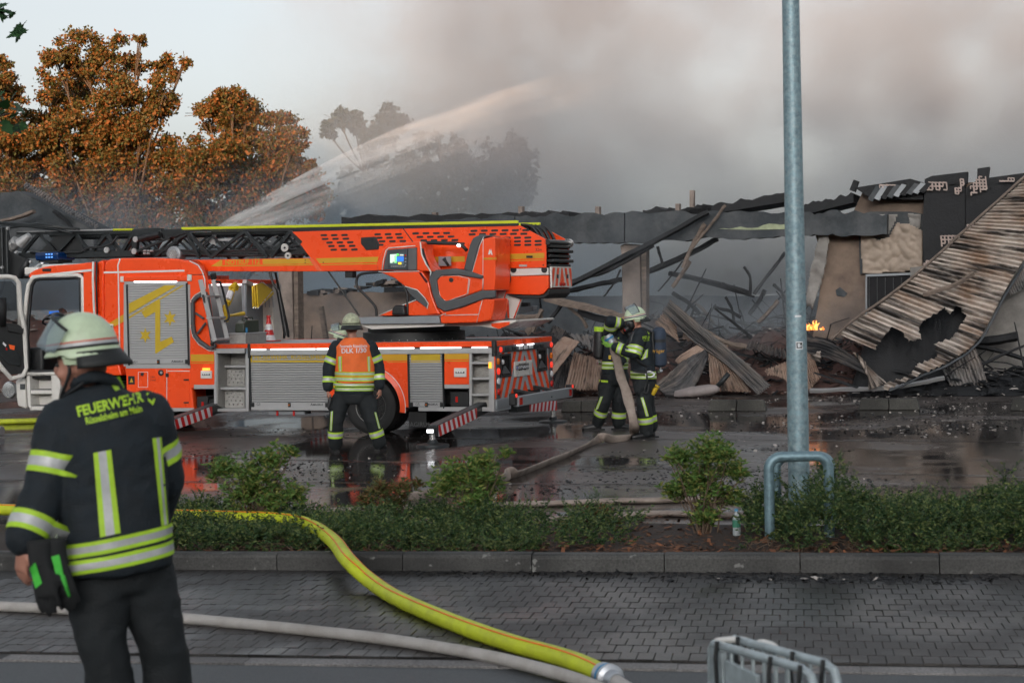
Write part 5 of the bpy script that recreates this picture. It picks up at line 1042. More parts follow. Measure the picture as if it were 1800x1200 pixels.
for (x, y) in ((842, 335), (915, 322)):
 q = MB(); q.tube([T(*k2(x + 10, y), .35), T(*k2(x - 4, y - 22), .35), T(*k2(x - 14, y - 38), .35)], [.02, .022, .034], 10); q.build('joystick', BLACK, op, smooth=True)
S('map_plate', rect(872, 272, 938, 322), k2, .62, .63, GREYP, op); q = MB(); q.lathe(T(*k2(980, 211), .28), (0, -.6, -1), [(0, .03), (.02, .035)], 12); q.build('cab_lamp', LED, op)
S('seat_cushion', [(826, 352), (1010, 352), (1046, 358), (1040, 375), (830, 380)], k2, .1, .56, BLACK, op, bevel=.03)
q = MB(); q.tube(catmull([T(*k2(*p), .1) for p in ((546, 586), (538, 536), (480, 470), (446, 436), (440, 398), (462, 366), (540, 356), (618, 352), (652, 374), (704, 458), (709, 520), (709, 582))], 4), .021, 10); q.build('hand_rail', BLACK, op, smooth=True)
hp_ = T(345 / 3 + 480, 360 + 672 / 3, .9)
# BURNT BUILDING
BY = rad(-18); bO = Vector((3.5, 36.6, 0)); bX = Vector((math.cos(BY), math.sin(BY), 0)); bW = Vector((-math.sin(BY), math.cos(BY), 0))
bld = empty('burnt_building', bO, BY, 'burnt out flat building with sooty beam, bare column and peeling wall', 'building')
def FB(x, y, off=0.0):
 v = ray(x, y); p0 = bO + bW * off; t = (p0 - c_O).dot(bW) / v.dot(bW); q = c_O + v * t - bO; return Vector((q.dot(bX), off, q.z))
def k3(X, Y): return (900 + X / 3.3333, 360 + Y / 3.3333)
def k4(X, Y): return (1300 + X / 2.6667, 270 + Y / 2.6667)
def kp(X, Y): return (X, Y)
def bslab(name, poly, k, w0, w1, m, parent=bld, bevel=0, rough=0.0):
 f = [FB(*k(*p), w0) for p in poly]
 q = MB(); q.prism(f, [Vector((p.x, w1, p.z)) for p in f]); return q.build(name, m, parent, bevel=bevel)
SOOT = mat('sooty_fascia', (.035, .042, .048), .8, var=.4, vscale=1.2, dirt=(.14, .145, .15), dscale=.9, damt=.7, bump=.4, bscale=12)
SOOTD = mat('black_char', (.012, .013, .015), .75, var=.5, vscale=5, bump=.6, bscale=25)
CONC = mat('scorched_concrete', (.28, .23, .2), .85, var=.25, vscale=2.5, bump=.4, bscale=14, dirt=(.09, .07, .06), dscale=1.4, damt=.75)
PLAST = mat('scorched_plaster', (.25, .185, .14), .85, var=.22, vscale=1.4, bump=.3, bscale=10, dirt=(.09, .065, .055), dscale=.9, damt=.85)
FOIL = mat('wrinkled_foil', (.36, .29, .23), .65, metal=.1, var=.2, vscale=3, bump=.5, bscale=5)
PALEW = mat('pale_render', (.3, .285, .265), .85, var=.12, vscale=1.5, bump=.2, dirt=(.1, .09, .085), dscale=1.2, damt=.6)
BRICK = mat('red_brick_rubble', (.09, .05, .042), .9, var=.4, vscale=4, bump=.6)
WOODB = mat('burnt_plank', (.2, .155, .125), .8, var=.3, vscale=3, stretch=(.4, 6, 6), bump=.4, bscale=20, dirt=(.05, .04, .035), dscale=2, damt=.7)
def ragged(a, b, n, amp, seed=0):
 out = [];
 for i in range(n + 1):
  t = i / n; e = 0 if i in (0, n) else amp; out.append((a[0] + (b[0] - a[0]) * t, a[1] + (b[1] - a[1]) * t + e * fbm(Vector((i * .37 + seed, seed, 0)), 5)))
 return out
jx = [430, 640, 905, 1098, 1382, 1560]
for i in range(len(jx) - 1):
 x0, x1 = jx[i] + 1, jx[i + 1] - 1
 yt = lambda x: np.interp(x, [430, 640, 905, 1098, 1382, 1560], [402, 392, 380, 374, 372, 376]); yb = lambda x: np.interp(x, [430, 905, 1098, 1382, 1560], [445, 430, 426, 416, 412])
 top = ragged((x0, yt(x0)), (x1, yt(x1)), 22, 8, i * 3.3)
 bot = ragged((x1, yb(x1)), (x0, yb(x0)), 22, 6, i * 5.1 + 1)
 bslab('fascia_beam', top + bot, kp, 0 + .002 * i, .45, SOOT)
for i, (x0, x1, y0, y1) in enumerate(((600, 905, 386, 378), (905, 1000, 379, 376), (1130, 1250, 374, 366), (1205, 1385, 372, 342), (1385, 1500, 372, 344))):
 top = ragged((x0, y0 - 5), (x1, y1 - 4), 26, 7, i * 7.7); bslab('charred_roofing', top + [(x1, y1 + 12), (x0, y0 + 12)], kp, .1, 1.6 + i * .01, SOOTD)
for (x, y, h) in ((637, 386, 10), (762, 382, 11), (914, 373, 13), (1049, 371, 10), (1190, 366, 10), (1215, 352, 22)): bslab('roof_peg', rect(x - 3, y - h * .8, x + 4, y + 16), kp, .12, .3, CONC)
strk = ragged((1262, 402), (1382, 394), 12, 6, 2.2) + [(1382, 403), (1320, 404), (1280, 403)]
f = [FB(*p, -.012) for p in strk]; q = MB(); q.prism(f, [p + Vector((0, .015, 0)) for p in f]); q.build('exposed_insulation', mat('pale_green_foam', (.34, .38, .24), .8, var=.25, vscale=8), bld)
bslab('column', [(1090, 432), (1098, 428), (1124, 430), (1126, 520), (1128, 640), (1092, 640), (1094, 520), (1092, 445)], kp, .25, .7, CONC, bevel=.015)
bslab('column_liner', [(1127, 440), (1136, 438), (1136, 640), (1130, 640)], kp, .3, .6, WOODB)
bslab('column', [(489, 440), (512, 440), (516, 600), (490, 600)], kp, .25, .7, CONC, bevel=.015); bslab('column_liner', [(516, 450), (523, 450), (525, 610), (518, 610)], kp, .3, .6, WOODB)
top = ragged((525, 520), (720, 508), 20, 5, 9.1); bslab('rear_wall', top + [(720, 640), (525, 640)], kp, 7.0, 7.25, PLAST)
top = ragged((721, 520), (1600, 520), 30, 3, 4.1); bslab('rear_wall', top + [(1600, 660), (721, 660)], kp, 7.02, 7.3, SOOT)
for i in range(40):
 x = random.uniform(530, 725); y = np.interp(x, [525, 720], [518, 504]) - random.uniform(0, 8) - (8 if x > 620 else 0); w = random.uniform(4, 22); bslab('wall_top_rubble', [(x, y), (x + w, y - random.uniform(-3, 4)), (x + w, y + random.uniform(3, 7)), (x, y + random.uniform(3, 8))], kp, 6.8 + .01 * i, 7.1 + .01 * i, [SOOTD, CONC, SOOTD, WOODB][i % 4])
bslab('fallen_pole', [(560, 540), (566, 538), (575, 596), (568, 597)], kp, 3.0, 3.12, WOODB)
bslab('charred_beam', [(675, 505), (725, 504), (725, 512), (675, 514)], kp, 6.5, 6.7, SOOTD)
top = ragged((1500, 336), (1860, 310), 20, 6, 3.7)
bslab('gable_wall', [(1430, 400), (1445, 385), (1500, 372)] + top[1:] + [(1860, 700), (1440, 700), (1424, 620), (1440, 520), (1446, 460)], kp, .5, .9, PLAST)
bslab('scorched_panel', [(1508, 378), (1530, 372), (1600, 372), (1622, 376), (1622, 470), (1512, 482)], kp, .42, .5, SOOT)
def drape(name, poly, k, off, m, amp, sc, n=26, parent=bld, seed=0.0, th=.008):
 xs = [p[0] for p in poly]; ys = [p[1] for p in poly]; V = []; F = []; idx = {}
 def inside(x, y):
  c = False; j = len(poly) - 1
  for i in range(len(poly)):
   if (poly[i][1] > y) != (poly[j][1] > y) and x < (poly[j][0] - poly[i][0]) * (y - poly[i][1]) / (poly[j][1] - poly[i][1] + 1e-9) + poly[i][0]: c = not c
   j = i
  return c
 for j in range(n + 1):
  for i in range(n + 1):
   x = min(xs) + (max(xs) - min(xs)) * i / n; y = min(ys) + (max(ys) - min(ys)) * j / n
   idx[i, j] = (x, y, len(V)); p = FB(*k(x, y), off); ridge = 1 - abs(noise.noise(Vector((x * sc, y * sc, seed)))) * 2; p.y += amp * (ridge - .5) + amp * .5 * noise.noise(Vector((x * sc * 2.7, y * sc * 2.7, seed))); V.append(p)
 for j in range(n):
  for i in range(n):
   cxx = (idx[i, j][0] + idx[i + 1, j + 1][0]) / 2 + random.uniform(-1, 1); cyy = (idx[i, j][1] + idx[i + 1, j + 1][1]) / 2 + random.uniform(-1, 1)
   if inside(cxx, cyy): F.append((idx[i, j][2], idx[i + 1, j][2], idx[i + 1, j + 1][2], idx[i, j + 1][2]))
 o = raw_mesh(name, V, F, m, parent, smooth=True); s = o.modifiers.new('s', 'SOLIDIFY'); s.thickness = th; return o
drape('torn_foil', [(562, 285), (600, 300), (605, 370), (650, 405), (700, 390), (735, 325), (790, 330), (858, 360), (856, 540), (760, 555), (575, 562)], k4, .34, FOIL, .045, .02, 44)
drape('torn_lining', [(380, 340), (400, 345), (420, 420), (395, 560), (345, 730), (310, 700), (330, 560)], k4, .2, PALEW, .08, .01, 24, seed=4)
drape('plaster_flake', [(590, 290), (740, 285), (730, 320), (690, 390), (640, 400), (610, 360)], k4, .38, PALEW, .03, .02, 20, seed=8)
drape('plaster_flake', [(790, 280), (850, 285), (848, 350), (800, 345)], k4, .38, PALEW, .03, .02, 16, seed=2)
bslab('doorway_dark_slab', [(594, 575), (840, 560), (820, 640), (700, 720), (594, 755)], k4, .36, .5, mat('doorway_shade', (.012, .012, .014), .9)); bslab('door_head', [(590, 566), (860, 556), (860, 566), (594, 577)], k4, .3, .36, GREYP)  # near-black slab paints the shade inside the doorway
bslab('door_frame', [(590, 577), (597, 577), (597, 760), (590, 765)], k4, .3, .36, GREYP)
for i in range(5): bslab('door_bar', rect(604 + i * 38, 580, 608 + i * 38, 720 - i * 20), k4, .33, .355, STEELD)
bslab('wall_patch', [(450, 640), (470, 625), (505, 655), (490, 672), (455, 665)], k4, .46, .5, SOOT)
bslab('charred_cladding', [(868, 135), (960, 118), (1056, 100), (1058, 390), (960, 470), (862, 530), (858, 330)], k4, .1, .45, SOOTD); bslab('charred_cladding', [(1060, 160), (1120, 120), (1340, 90), (1340, 200), (1150, 320), (1060, 400)], k4, .14, .45, SOOTD)
bslab('roof_slab', [(1115, 70), (1172, 62), (1162, 140), (1112, 150)], k4, .1, .5, SOOTD); bslab('roof_slab', [(868, 120), (900, 105), (1070, 85), (1066, 140), (866, 150)], k4, .05, .4, SOOTD)
bslab('roof_slab', [(515, 170), (535, 122), (558, 130), (540, 180)], k4, .2, .4, SOOTD); bslab('roof_slab', [(540, 160), (800, 118), (860, 135), (860, 215), (620, 215)], k4, .2, 1.6, SOOTD)
for i in range(9): a = 600 + i * 30; bslab('loose_sheet', [(a, 215 - i * 5), (a + 40, 150 - i * 2), (a + 62, 155 - i * 2), (a + 24, 225 - i * 5)], k4, .02 - .004 * i, .1, [SOOT, GREYP, SOOTD][i % 3])
LAT = mat('pale_block_web', (.5, .4, .36), .85, var=.2, vscale=6)
def lattice(poly, pitch, rot=0.0):
 q = MB(); xs = [p[0] for p in poly]; ys = [p[1] for p in poly]
 def inside(x, y):
  c = False; j = len(poly) - 1
  for i in range(len(poly)):
   if (poly[i][1] > y) != (poly[j][1] > y) and x < (poly[j][0] - poly[i][0]) * (y - poly[i][1]) / (poly[j][1] - poly[i][1] + 1e-9) + poly[i][0]: c = not c
   j = i
  return c
 x = min(xs)
 while x < max(xs):
  y = min(ys)
  while y < max(ys):
   x2 = x + (y - min(ys)) * rot
   if inside(x2, y) and random.random() < .86:
    for (dx, dy) in ((pitch, pitch * .12), (rot * pitch, pitch)):
     if inside(x2 + dx, y + dy): q.bar(FB(*k4(x2, y), .03), FB(*k4(x2 + dx, y + dy), .03), .026 + random.uniform(-.006, .008), .05, up=(0, 1, 0))
   y += pitch
  x += pitch
 if q.f: o = q.build('block_lattice', LAT, bld); o['kind'] = 'stuff'
for poly, pt in (([(868, 135), (900, 118), (975, 130), (990, 185), (930, 180), (866, 172)], 17), ([(1005, 165), (1040, 105), (1062, 110), (1040, 190), (1010, 195)], 14), ([(1078, 150), (1130, 95), (1168, 92), (1160, 170), (1090, 200), (1076, 190)], 15), ([(640, 150), (730, 132), (735, 150), (660, 168)], 15), ([(942, 375), (985, 368), (1035, 372), (1030, 410), (960, 455), (942, 440)], 17), ([(1064, 330), (1100, 305), (1110, 325), (1070, 365)], 14), ([(862, 505), (890, 490), (892, 515), (864, 530)], 12), ([(1215, 125), (1250, 108), (1300, 100), (1290, 140), (1220, 142)], 14)): lattice(poly, pt, .1)
bslab('side_wall', [(1600, 470), (1900, 440), (1900, 690), (1600, 690)], kp, -.35, -.15, PALEW);
# fallen girders and laths, each a thing of its own
def girder(pts, k, off, r, m, lab, name='charred_girder', cat='girder', grp='fallen charred members', flat=1.6):
 o = off if isinstance(off, (list, tuple)) else [off] * len(pts)
 P3 = []
 for p, of in zip(pts, o): q_ = FB(*k(*p), of); P3.append(bO + bX * q_.x + bW * q_.y + Vector((0, 0, q_.z)))
 base = P3[-1].copy(); c = [p - base for p in catmull(P3, 5)]
 c = [p + Vector((0, 0, .02 * fbm(Vector((i * .5, off if not isinstance(off, (list, tuple)) else off[0], 0))))) for i, p in enumerate(c)]
 q = MB(); q.tube(c, [r * (1 + .25 * fbm(Vector((i * .7, r * 50, 3)))) for i in range(len(c))], 5, flat=flat, up=(0, 1, 0)); tag(q.build(name, m, loc=base), lab, cat, grp)
girder([(1150, 40), (820, 220), (500, 385), (320, 470)], k3, [-.2, -.4, -.7, -.9], .07, SOOTD, 'longest charred girder slanting down from the beam to the truck')
girder([(830, 235), (560, 385), (330, 452)], k3, [-.3, -.6, -.8], .045, SOOTD, 'charred girder running close above the longest slanting one')
girder([(640, 436), (500, 465), (320, 505)], k3, [.5, 0, -.6], .06, SOOTD, 'charred stub sloping left from the bare column')
girder([(1205, 198), (1010, 300), (800, 388)], k3, 1.0, .07, SOOTD, 'charred girder slanting up from the column to the beam')
girder([(920, 402), (1150, 452), (1390, 522)], k3, 2.0, .07, SOOTD, 'charred girder sagging right of the column')
girder([(1600, 282), (1500, 410), (1418, 520)], k3, 1.5, .04, SOOT, 'thin grey strut leaning right behind the lamp post')
girder([(1358, 366), (1394, 420), (1396, 522)], k3, 1.2, .035, SOOTD, 'thin bent post standing left of the lamp post')
girder([(1130, 110), (1060, 230), (1000, 370)], k3, -.1, .05, WOODB, 'hanging burnt lath under the beam', 'burnt_lath', 'lath', flat=.5)
girder([(1250, 0), (1160, 120), (1040, 272)], k3, -.15, .035, WOODB, 'thin burnt lath hanging across the beam', 'burnt_lath', 'lath', flat=.5)
girder([(1042, 328), (990, 410), (938, 482)], k3, .4, .05, WOODB, 'short burnt lath dangling below the beam', 'burnt_lath', 'lath', flat=.5)
girder([(1000, 330), (930, 420), (855, 508)], k3, .6, .018, SOOTD, 'thin wire hanging below the beam', 'hanging_wire', 'wire')
girder([(636, 380), (590, 470), (538, 535)], k3, .2, .022, SOOTD, 'thin wire left of the column', 'hanging_wire', 'wire')
girder([(852, 245), (868, 300), (882, 348)], k3, .2, .035, SOOTD, 'short charred stick hanging right of the column', 'burnt_lath', 'lath')
girder([(190, 545), (420, 600), (660, 662)], k3, [-.6, -.8, -1.0], .09, WOODB, 'pale scorched plank behind the two firefighters', 'scorched_plank', 'plank', flat=.35)
girder([(385, 630), (560, 680), (700, 712)], k3, [-.5, -.6, -.6], .08, SOOTD, 'black plank below the pale scorched plank', 'scorched_plank', 'plank', flat=.5)
girder([(1230, 458), (1330, 505), (1420, 540)], k3, .8, .03, SOOTD, 'thin charred stick on the sagging girder', 'burnt_lath', 'lath')
girder([(1790, 590), (1720, 600), (1600, 602)], kp, -1.0, .1, SOOTD, 'thick black beam in front of the pale wall, upper one')
girder([(1860, 648), (1760, 618), (1710, 606)], kp, -1.0, .05, SOOTD, 'thin black beam in front of the pale wall, lower one')
girder([(860, 660), (1000, 620), (1100, 560)], k4, -2.0, .05, WOODB, 'burnt lath inside the big torn sheet', 'burnt_lath', 'lath', flat=.5)
girder([(330, 1112), (520, 1105), (720, 1095), (960, 1052)], k4, -2.4, .045, ALU, 'metal edge strip lying under the big corrugated sheet', 'edge_strip', 'metal strip')
girder([(1380, 830), (1240, 800), (1040, 690)], k3, -.4, .06, WOODB, 'scorched rail lying on the rubble behind the lamp post', 'burnt_lath', 'lath', flat=.6)
girder([(20, 660), (120, 655), (180, 650)], k3, -1.2, .05, WOODB, 'weathered board behind the truck tail', 'burnt_lath', 'lath', flat=.5)
girder([(176, 612), (150, 660), (120, 745)], k3, -1.3, .05, WOODB, 'upright timber behind the truck tail', 'burnt_lath', 'lath')
girder([(128, 668), (105, 720), (85, 750)], k3, -1.35, .07, WOODB, 'pointed burnt timber leaning behind the truck tail', 'burnt_lath', 'lath', flat=.4)
# rubble mound
def mound(name, px0, px1, off0, off1, h, m, lab, n=80, seed=0):
 a, b = FB(px0, 690, off0), FB(px1, 690, off0); V = []; F = []; mth = 26
 for j in range(mth + 1):
  for i in range(n + 1):
   t, s = i / n, j / mth; x = a.x + (b.x - a.x) * t; y = off0 + (off1 - off0) * s; env = math.sin(math.pi * min(1, s * 1.0)) ** .7 * min(1, t * 8, (1 - t) * 8)
   z = h * env * (.55 + .5 * fbm(Vector((x * .45, y * .45, seed)))) + .22 * env * fbm(Vector((x * 2.2, y * 2.2, seed + 3)), 6)
   V.append(bO + bX * x + bW * y + Vector((0, 0, max(0, z) + .006)))
 for j in range(mth):
  for i in range(n): q = j * (n + 1) + i; F.append((q, q + 1, q + n + 2, q + n + 1))
 o = raw_mesh(name, V, F, m); tag(o, lab, 'rubble', kind='stuff'); return o, V
rb1, RV = mound('rubble_heap', 940, 1560, -1.6, 4.5, 2.15, BRICK, 'heap of dark reddish rubble inside the burnt hall', seed=1)
rb2, RV2 = mound('rubble_heap', 1500, 1900, -2.3, .6, .6, SOOTD, 'low black rubble under the big corrugated sheet', seed=5); mound('rubble_heap', 1490, 1730, -1.9, .4, 3.4, SOOTD, 'tall black rubble added to darken the hole of the big sheet', seed=6)  # tall black mound added so the hole in the sheet looks dark
rb3, RV3 = mound('rubble_heap', 430, 960, -.8, 5, 1.6, SOOTD, 'black rubble behind the truck', seed=9)
pts = [tuple(random.choice(RV) + Vector((random.uniform(-.1, .1), random.uniform(-.1, .1), random.uniform(0, .06)))) for _ in range(2600)] + [tuple(random.choice(RV3) + Vector((random.uniform(-.1, .1), 0, random.uniform(0, .05)))) for _ in range(1200)]
tag(chips('rubble_chunks', pts, .02, .09, BRICK, .7, 11), 'broken brick chunks on the rubble heaps', 'rubble', kind='stuff')
pts = [tuple(random.choice(RV) + Vector((random.uniform(-.1, .1), random.uniform(-.1, .1), .03))) for _ in range(500)] + [tuple(random.choice(RV2) + Vector((random.uniform(-.1, .1), random.uniform(-.1, .1), .03))) for _ in range(300)]
tag(chips('pale_rubble_chunks', pts, .02, .07, PALE, .7, 12), 'pale broken block pieces on the rubble heaps', 'rubble', kind='stuff')
pts = [tuple(random.choice(RV + RV2) + Vector((random.uniform(-.2, .2), random.uniform(-.2, .2), .03))) for _ in range(1600)]
tag(chips('charred_chunks', pts, .03, .13, SOOTD, .6, 13), 'black charred timber pieces on the rubble heaps', 'rubble', kind='stuff')
q = MB()
for _ in range(420):
 p = random.choice(RV if random.random() < .6 else RV2 + RV3); L_ = random.uniform(.25, 1.3); d = Vector((random.gauss(0, 1), random.gauss(0, .5), random.uniform(-.1, .75))).normalized() * L_; c = p + Vector((0, 0, random.uniform(0, .12))); r0 = random.uniform(.012, .04); q.tube([c, c + d * .5 + Vector((0, 0, random.gauss(0, .03))), c + d], [r0, r0 * .9, r0 * .6], 5, flat=random.uniform(.4, 1))
tag(q.build('charred_sticks', SOOTD), 'tangle of thin charred sticks and laths on the rubble', 'debris', kind='stuff')
q = MB()
for _ in range(70):
 p = random.choice(RV); c = p + Vector((0, 0, .05)); pts = [c]
 for k in range(5): pts.append(pts[-1] + Vector((random.gauss(0, .22), random.gauss(0, .12), random.gauss(.06, .14))))
 q.tube(catmull(pts, 3), .008, 4)
tag(q.build('tangled_wires', STEELD), 'tangled bare wires sticking out of the rubble', 'wires', kind='stuff')
# CORRUGATED SHEETS
def sheet_mat(name, base, rust, soot, sc=1.0, ss=.45):
 m = bpy.data.materials.new(name); m.use_nodes = True; n = m.node_tree; b = n.nodes['Principled BSDF']; L = n.links.new
 tcx = n.nodes.new('ShaderNodeTexCoord'); mp = n.nodes.new('ShaderNodeMapping'); L(tcx.outputs['UV'], mp.inputs[0])
 at = n.nodes.new('ShaderNodeAttribute'); at.attribute_name = 'sheet'
 def nz(scale, det=6, vec=None):
  x = n.nodes.new('ShaderNodeTexNoise'); x.inputs['Scale'].default_value = scale; x.inputs['Detail'].default_value = det; x.inputs['Roughness'].default_value = .65; L(vec or tcx.outputs['Object'], x.inputs['Vector']); return x
 ms = n.nodes.new('ShaderNodeMapping'); ms.inputs['Scale'].default_value = (.9, .16, 1); L(at.outputs['Vector'], ms.inputs[0])
 n1, n2 = nz(1.3 * sc), nz(.75, 6, ms.outputs[0])
 r1 = n.nodes.new('ShaderNodeValToRGB'); r1.color_ramp.elements[0].position = .4; r1.color_ramp.elements[1].position = .62; r1.color_ramp.elements[0].color = (*base, 1); r1.color_ramp.elements[1].color = (*rust, 1); L(n1.outputs['Fac'], r1.inputs[0])
 r2 = n.nodes.new('ShaderNodeValToRGB'); r2.color_ramp.elements[0].position = ss; r2.color_ramp.elements[1].position = ss + .13; L(n2.outputs['Fac'], r2.inputs[0])
 mx = n.nodes.new('ShaderNodeMix'); mx.data_type = 'RGBA'; L(r2.outputs[0], mx.inputs[0]); L(r1.outputs[0], mx.inputs[6]); mx.inputs[7].default_value = (*soot, 1)
 L(mx.outputs[2], b.inputs['Base Color']); b.inputs['Metallic'].default_value = .35; b.inputs['Roughness'].default_value = .5; return m
SH_PALE = sheet_mat('scorched_sheet_pale', (.5, .44, .39), (.27, .18, .125), (.03, .026, .024), .8, .46)
SH_BROWN = sheet_mat('scorched_sheet_brown', (.4, .3, .24), (.22, .13, .09), (.05, .04, .035), 1.0, .52)
SH_GREY = sheet_mat('scorched_sheet_grey', (.2, .2, .2), (.3, .25, .22), (.03, .03, .032), 1.0, .5)
SH_DARK = sheet_mat('scorched_sheet_dark', (.085, .085, .088), (.16, .13, .11), (.02, .02, .022), 1.0, .45)
def corrugated(name, Ae, Be, k, nw, m, lab, amp=.02, nu=None, nv=26, hole=None, sag=0.0, crumple=.03, along=True, seed=0, rag=.03):
 def edge(E):
  P3 = []
  for (x, y, of) in E: q_ = FB(*k(x, y), of); P3.append((bO + bX * q_.x + bW * q_.y + Vector((0, 0, q_.z)), (x, y)))
  return P3
 def sample(E, n):
  pts = catmull([e[0] for e in E], 12); pl = catmull([Vector((e[1][0], e[1][1], 0)) for e in E], 12)
  d = [0];
  for i in range(1, len(pts)): d.append(d[-1] + (pts[i] - pts[i - 1]).length)
  out = []
  for i in range(n + 1):
   t = d[-1] * i / n; j = max(0, min(len(d) - 2, int(np.searchsorted(d, t)) - 1)); s = (t - d[j]) / max(1e-6, d[j + 1] - d[j]); out.append((pts[j].lerp(pts[j + 1], s), pl[j].lerp(pl[j + 1], s)))
  return out
 nu = nu or (nw * 6 if along else 40)
 if not along: nv = nw * 6
 a, b = sample(edge(Ae), nu), sample(edge(Be), nu); V = []; PX = []; UV = []
 for i in range(nu + 1):
  for j in range(nv + 1):
   t = j / nv; r0 = rag * fbm(Vector((i * .35, seed, 0)), 4); r1 = rag * fbm(Vector((i * .35, seed + 9, 0)), 4); tt = r0 + (1 + r1 - r0) * t
   p = a[i][0].lerp(b[i][0], tt); px_ = a[i][1].lerp(b[i][1], tt)
   du = a[min(i + 1, nu)][0].lerp(b[min(i + 1, nu)][0], tt) - a[max(i - 1, 0)][0].lerp(b[max(i - 1, 0)][0], tt); dv = b[i][0] - a[i][0]; nrm = du.cross(dv); nrm = nrm.normalized() if nrm.length > 1e-9 else Vector((0, -1, 0))
   ph = (i / nu if along else t) * nw * math.tau
   wv = max(-.75, min(.75, math.sin(ph))) / .75
   UV.append((i / nu * nw, t * 10, seed) if along else (t * nw, i / nu * 10, seed)); p = p + nrm * (amp * wv + crumple * fbm(p * .9 + Vector((seed, 0, 0))) * 1.5 + sag * math.sin(math.pi * t) * math.sin(math.pi * i / nu))
   V.append(p); PX.append((px_.x, px_.y))
 def inside(x, y):
  c = False; j = len(hole) - 1
  for i in range(len(hole)):
   if (hole[i][1] > y) != (hole[j][1] > y) and x < (hole[j][0] - hole[i][0]) * (y - hole[i][1]) / (hole[j][1] - hole[i][1] + 1e-9) + hole[i][0]: c = not c
   j = i
  return c
 F = []
 for i in range(nu):
  for j in range(nv):
   q = i * (nv + 1) + j
   if hole:
    x, y = PX[q];
    if inside(x + 5 * fbm(Vector((x * .05, y * .05, seed)), 5), y + 5 * fbm(Vector((x * .05, y * .05, seed + 4)), 5)): continue
   F.append((q, q + 1, q + nv + 2, q + nv + 1))
 base = min(V, key=lambda v: v.z).copy(); V = [v - base for v in V]
 o = raw_mesh(name, V, F, m, smooth=True); o.location = base; s = o.modifiers.new('s', 'SOLIDIFY'); s.thickness = .004
 at = o.data.attributes.new('sheet', 'FLOAT_VECTOR', 'POINT'); at.data.foreach_set('vector', np.array(UV, np.float32).ravel())
 return tag(o, lab, 'metal sheet', 'fallen corrugated roof sheets')
corrugated('corrugated_sheet', [(1345, 115, -.2), (1100, 330, -.9), (900, 510, -1.5), (700, 675, -2.0), (520, 800, -2.3), (430, 880, -2.4), (330, 960, -2.5)], [(1700, 60, .2), (1480, 320, -.4), (1345, 480, -.8), (1240, 650, -1.4), (1120, 870, -2.0), (980, 975, -2.4), (850, 1035, -2.7), (690, 1108, -2.9)], k4, 56, SH_PALE, 'huge torn corrugated sheet slanting down at the right, pale with soot streaks', amp=.034, nu=448, nv=110, crumple=.02, seed=3, rag=.0,
 hole=[(380, 800), (525, 872), (640, 918), (655, 880), (715, 812), (760, 830), (792, 880), (855, 870), (840, 830), (850, 792), (960, 722), (990, 748), (1025, 710), (1062, 760), (1020, 830), (1000, 862), (912, 890), (930, 952), (830, 992), (790, 1045), (700, 1072), (640, 1120), (560, 1200), (380, 1200)])
girder([(1345, 100), (1100, 318), (900, 500), (700, 665), (520, 790), (430, 872)], k4, [-.25, -.95, -1.55, -2.05, -2.35, -2.45], .03, WOODB, 'bent steel edge profile along the top of the huge sheet', 'edge_profile', 'metal strip', flat=1.1)
girder([(1345, 500), (1245, 665), (1125, 880), (985, 985), (850, 1045), (700, 1112)], k4, [-.85, -1.45, -2.05, -2.45, -2.75, -2.95], .026, SOOT, 'bent steel edge profile along the bottom of the huge sheet', 'edge_profile', 'metal strip', flat=1.2)
corrugated('corrugated_sheet', [(1090, 890, -1.9), (1125, 960, -1.95), (1165, 1085, -2.0)], [(945, 1000, -2.0), (965, 1040, -2.0), (985, 1085, -2.1)], k4, 11, SH_GREY, 'grey corrugated flap hanging under the huge torn sheet', along=False, seed=5, amp=.03)
corrugated('corrugated_sheet', [(1340, 500, -.6), (1300, 570, -.8), (1255, 640, -.9)], [(1360, 590, -.5), (1330, 630, -.7), (1270, 665, -.9)], k4, 12, SH_GREY, 'small grey corrugated piece at the right picture edge', seed=6)
corrugated('corrugated_sheet', [(930, 558, -.6), (1110, 710, -1.2), (1330, 890, -1.8), (1515, 1055, -2.4)], [(880, 625, -.7), (1050, 790, -1.3), (1240, 925, -1.9), (1440, 1112, -2.5)], k3, 7, SH_GREY, 'long dark grey corrugated sheet leaning over the rubble right of the firefighters', along=False, seed=7, amp=.028)
corrugated('corrugated_sheet', [(930, 558, -.55), (900, 620, -.6), (832, 692, -.6)], [(985, 640, -.7), (965, 720, -.8), (980, 805, -.9)], k3, 8, SH_BROWN, 'brownish corrugated flap beside the upper end of the long sheet', seed=8)
corrugated('corrugated_sheet', [(1140, 850, -1.4), (1000, 920, -1.6), (838, 1060, -1.9)], [(1145, 890, -2.0), (1100, 1010, -2.2), (1030, 1112, -2.4), (905, 1124, -2.4)], k3, 14, SH_DARK, 'fanned black corrugated sheet right of the firefighters', along=False, seed=9, amp=.03)
corrugated('corrugated_sheet', [(1135, 800, -1.3), (1000, 880, -1.5), (960, 920, -1.5)], [(1145, 845, -1.5), (1030, 905, -1.6), (980, 935, -1.6)], k3, 5, SH_BROWN, 'narrow pale brown corrugated strip above the fanned black sheet', along=False, seed=10)
corrugated('corrugated_sheet', [(1150, 870, -1.6), (1155, 980, -1.8), (1165, 1095, -2.0)], [(1300, 960, -1.7), (1350, 1030, -1.8), (1400, 1100, -2.0)], k3, 11, SH_BROWN, 'brown corrugated sheet standing under the long grey sheet', along=False, seed=11)
corrugated('corrugated_sheet', [(1475, 962, -2.3), (1540, 940, -2.3), (1615, 915, -2.2)], [(1500, 980, -2.4), (1560, 1000, -2.4), (1620, 1030, -2.4)], k3, 9, SH_BROWN, 'small curled brown sheet at the foot of the lamp post', seed=12, crumple=.05)
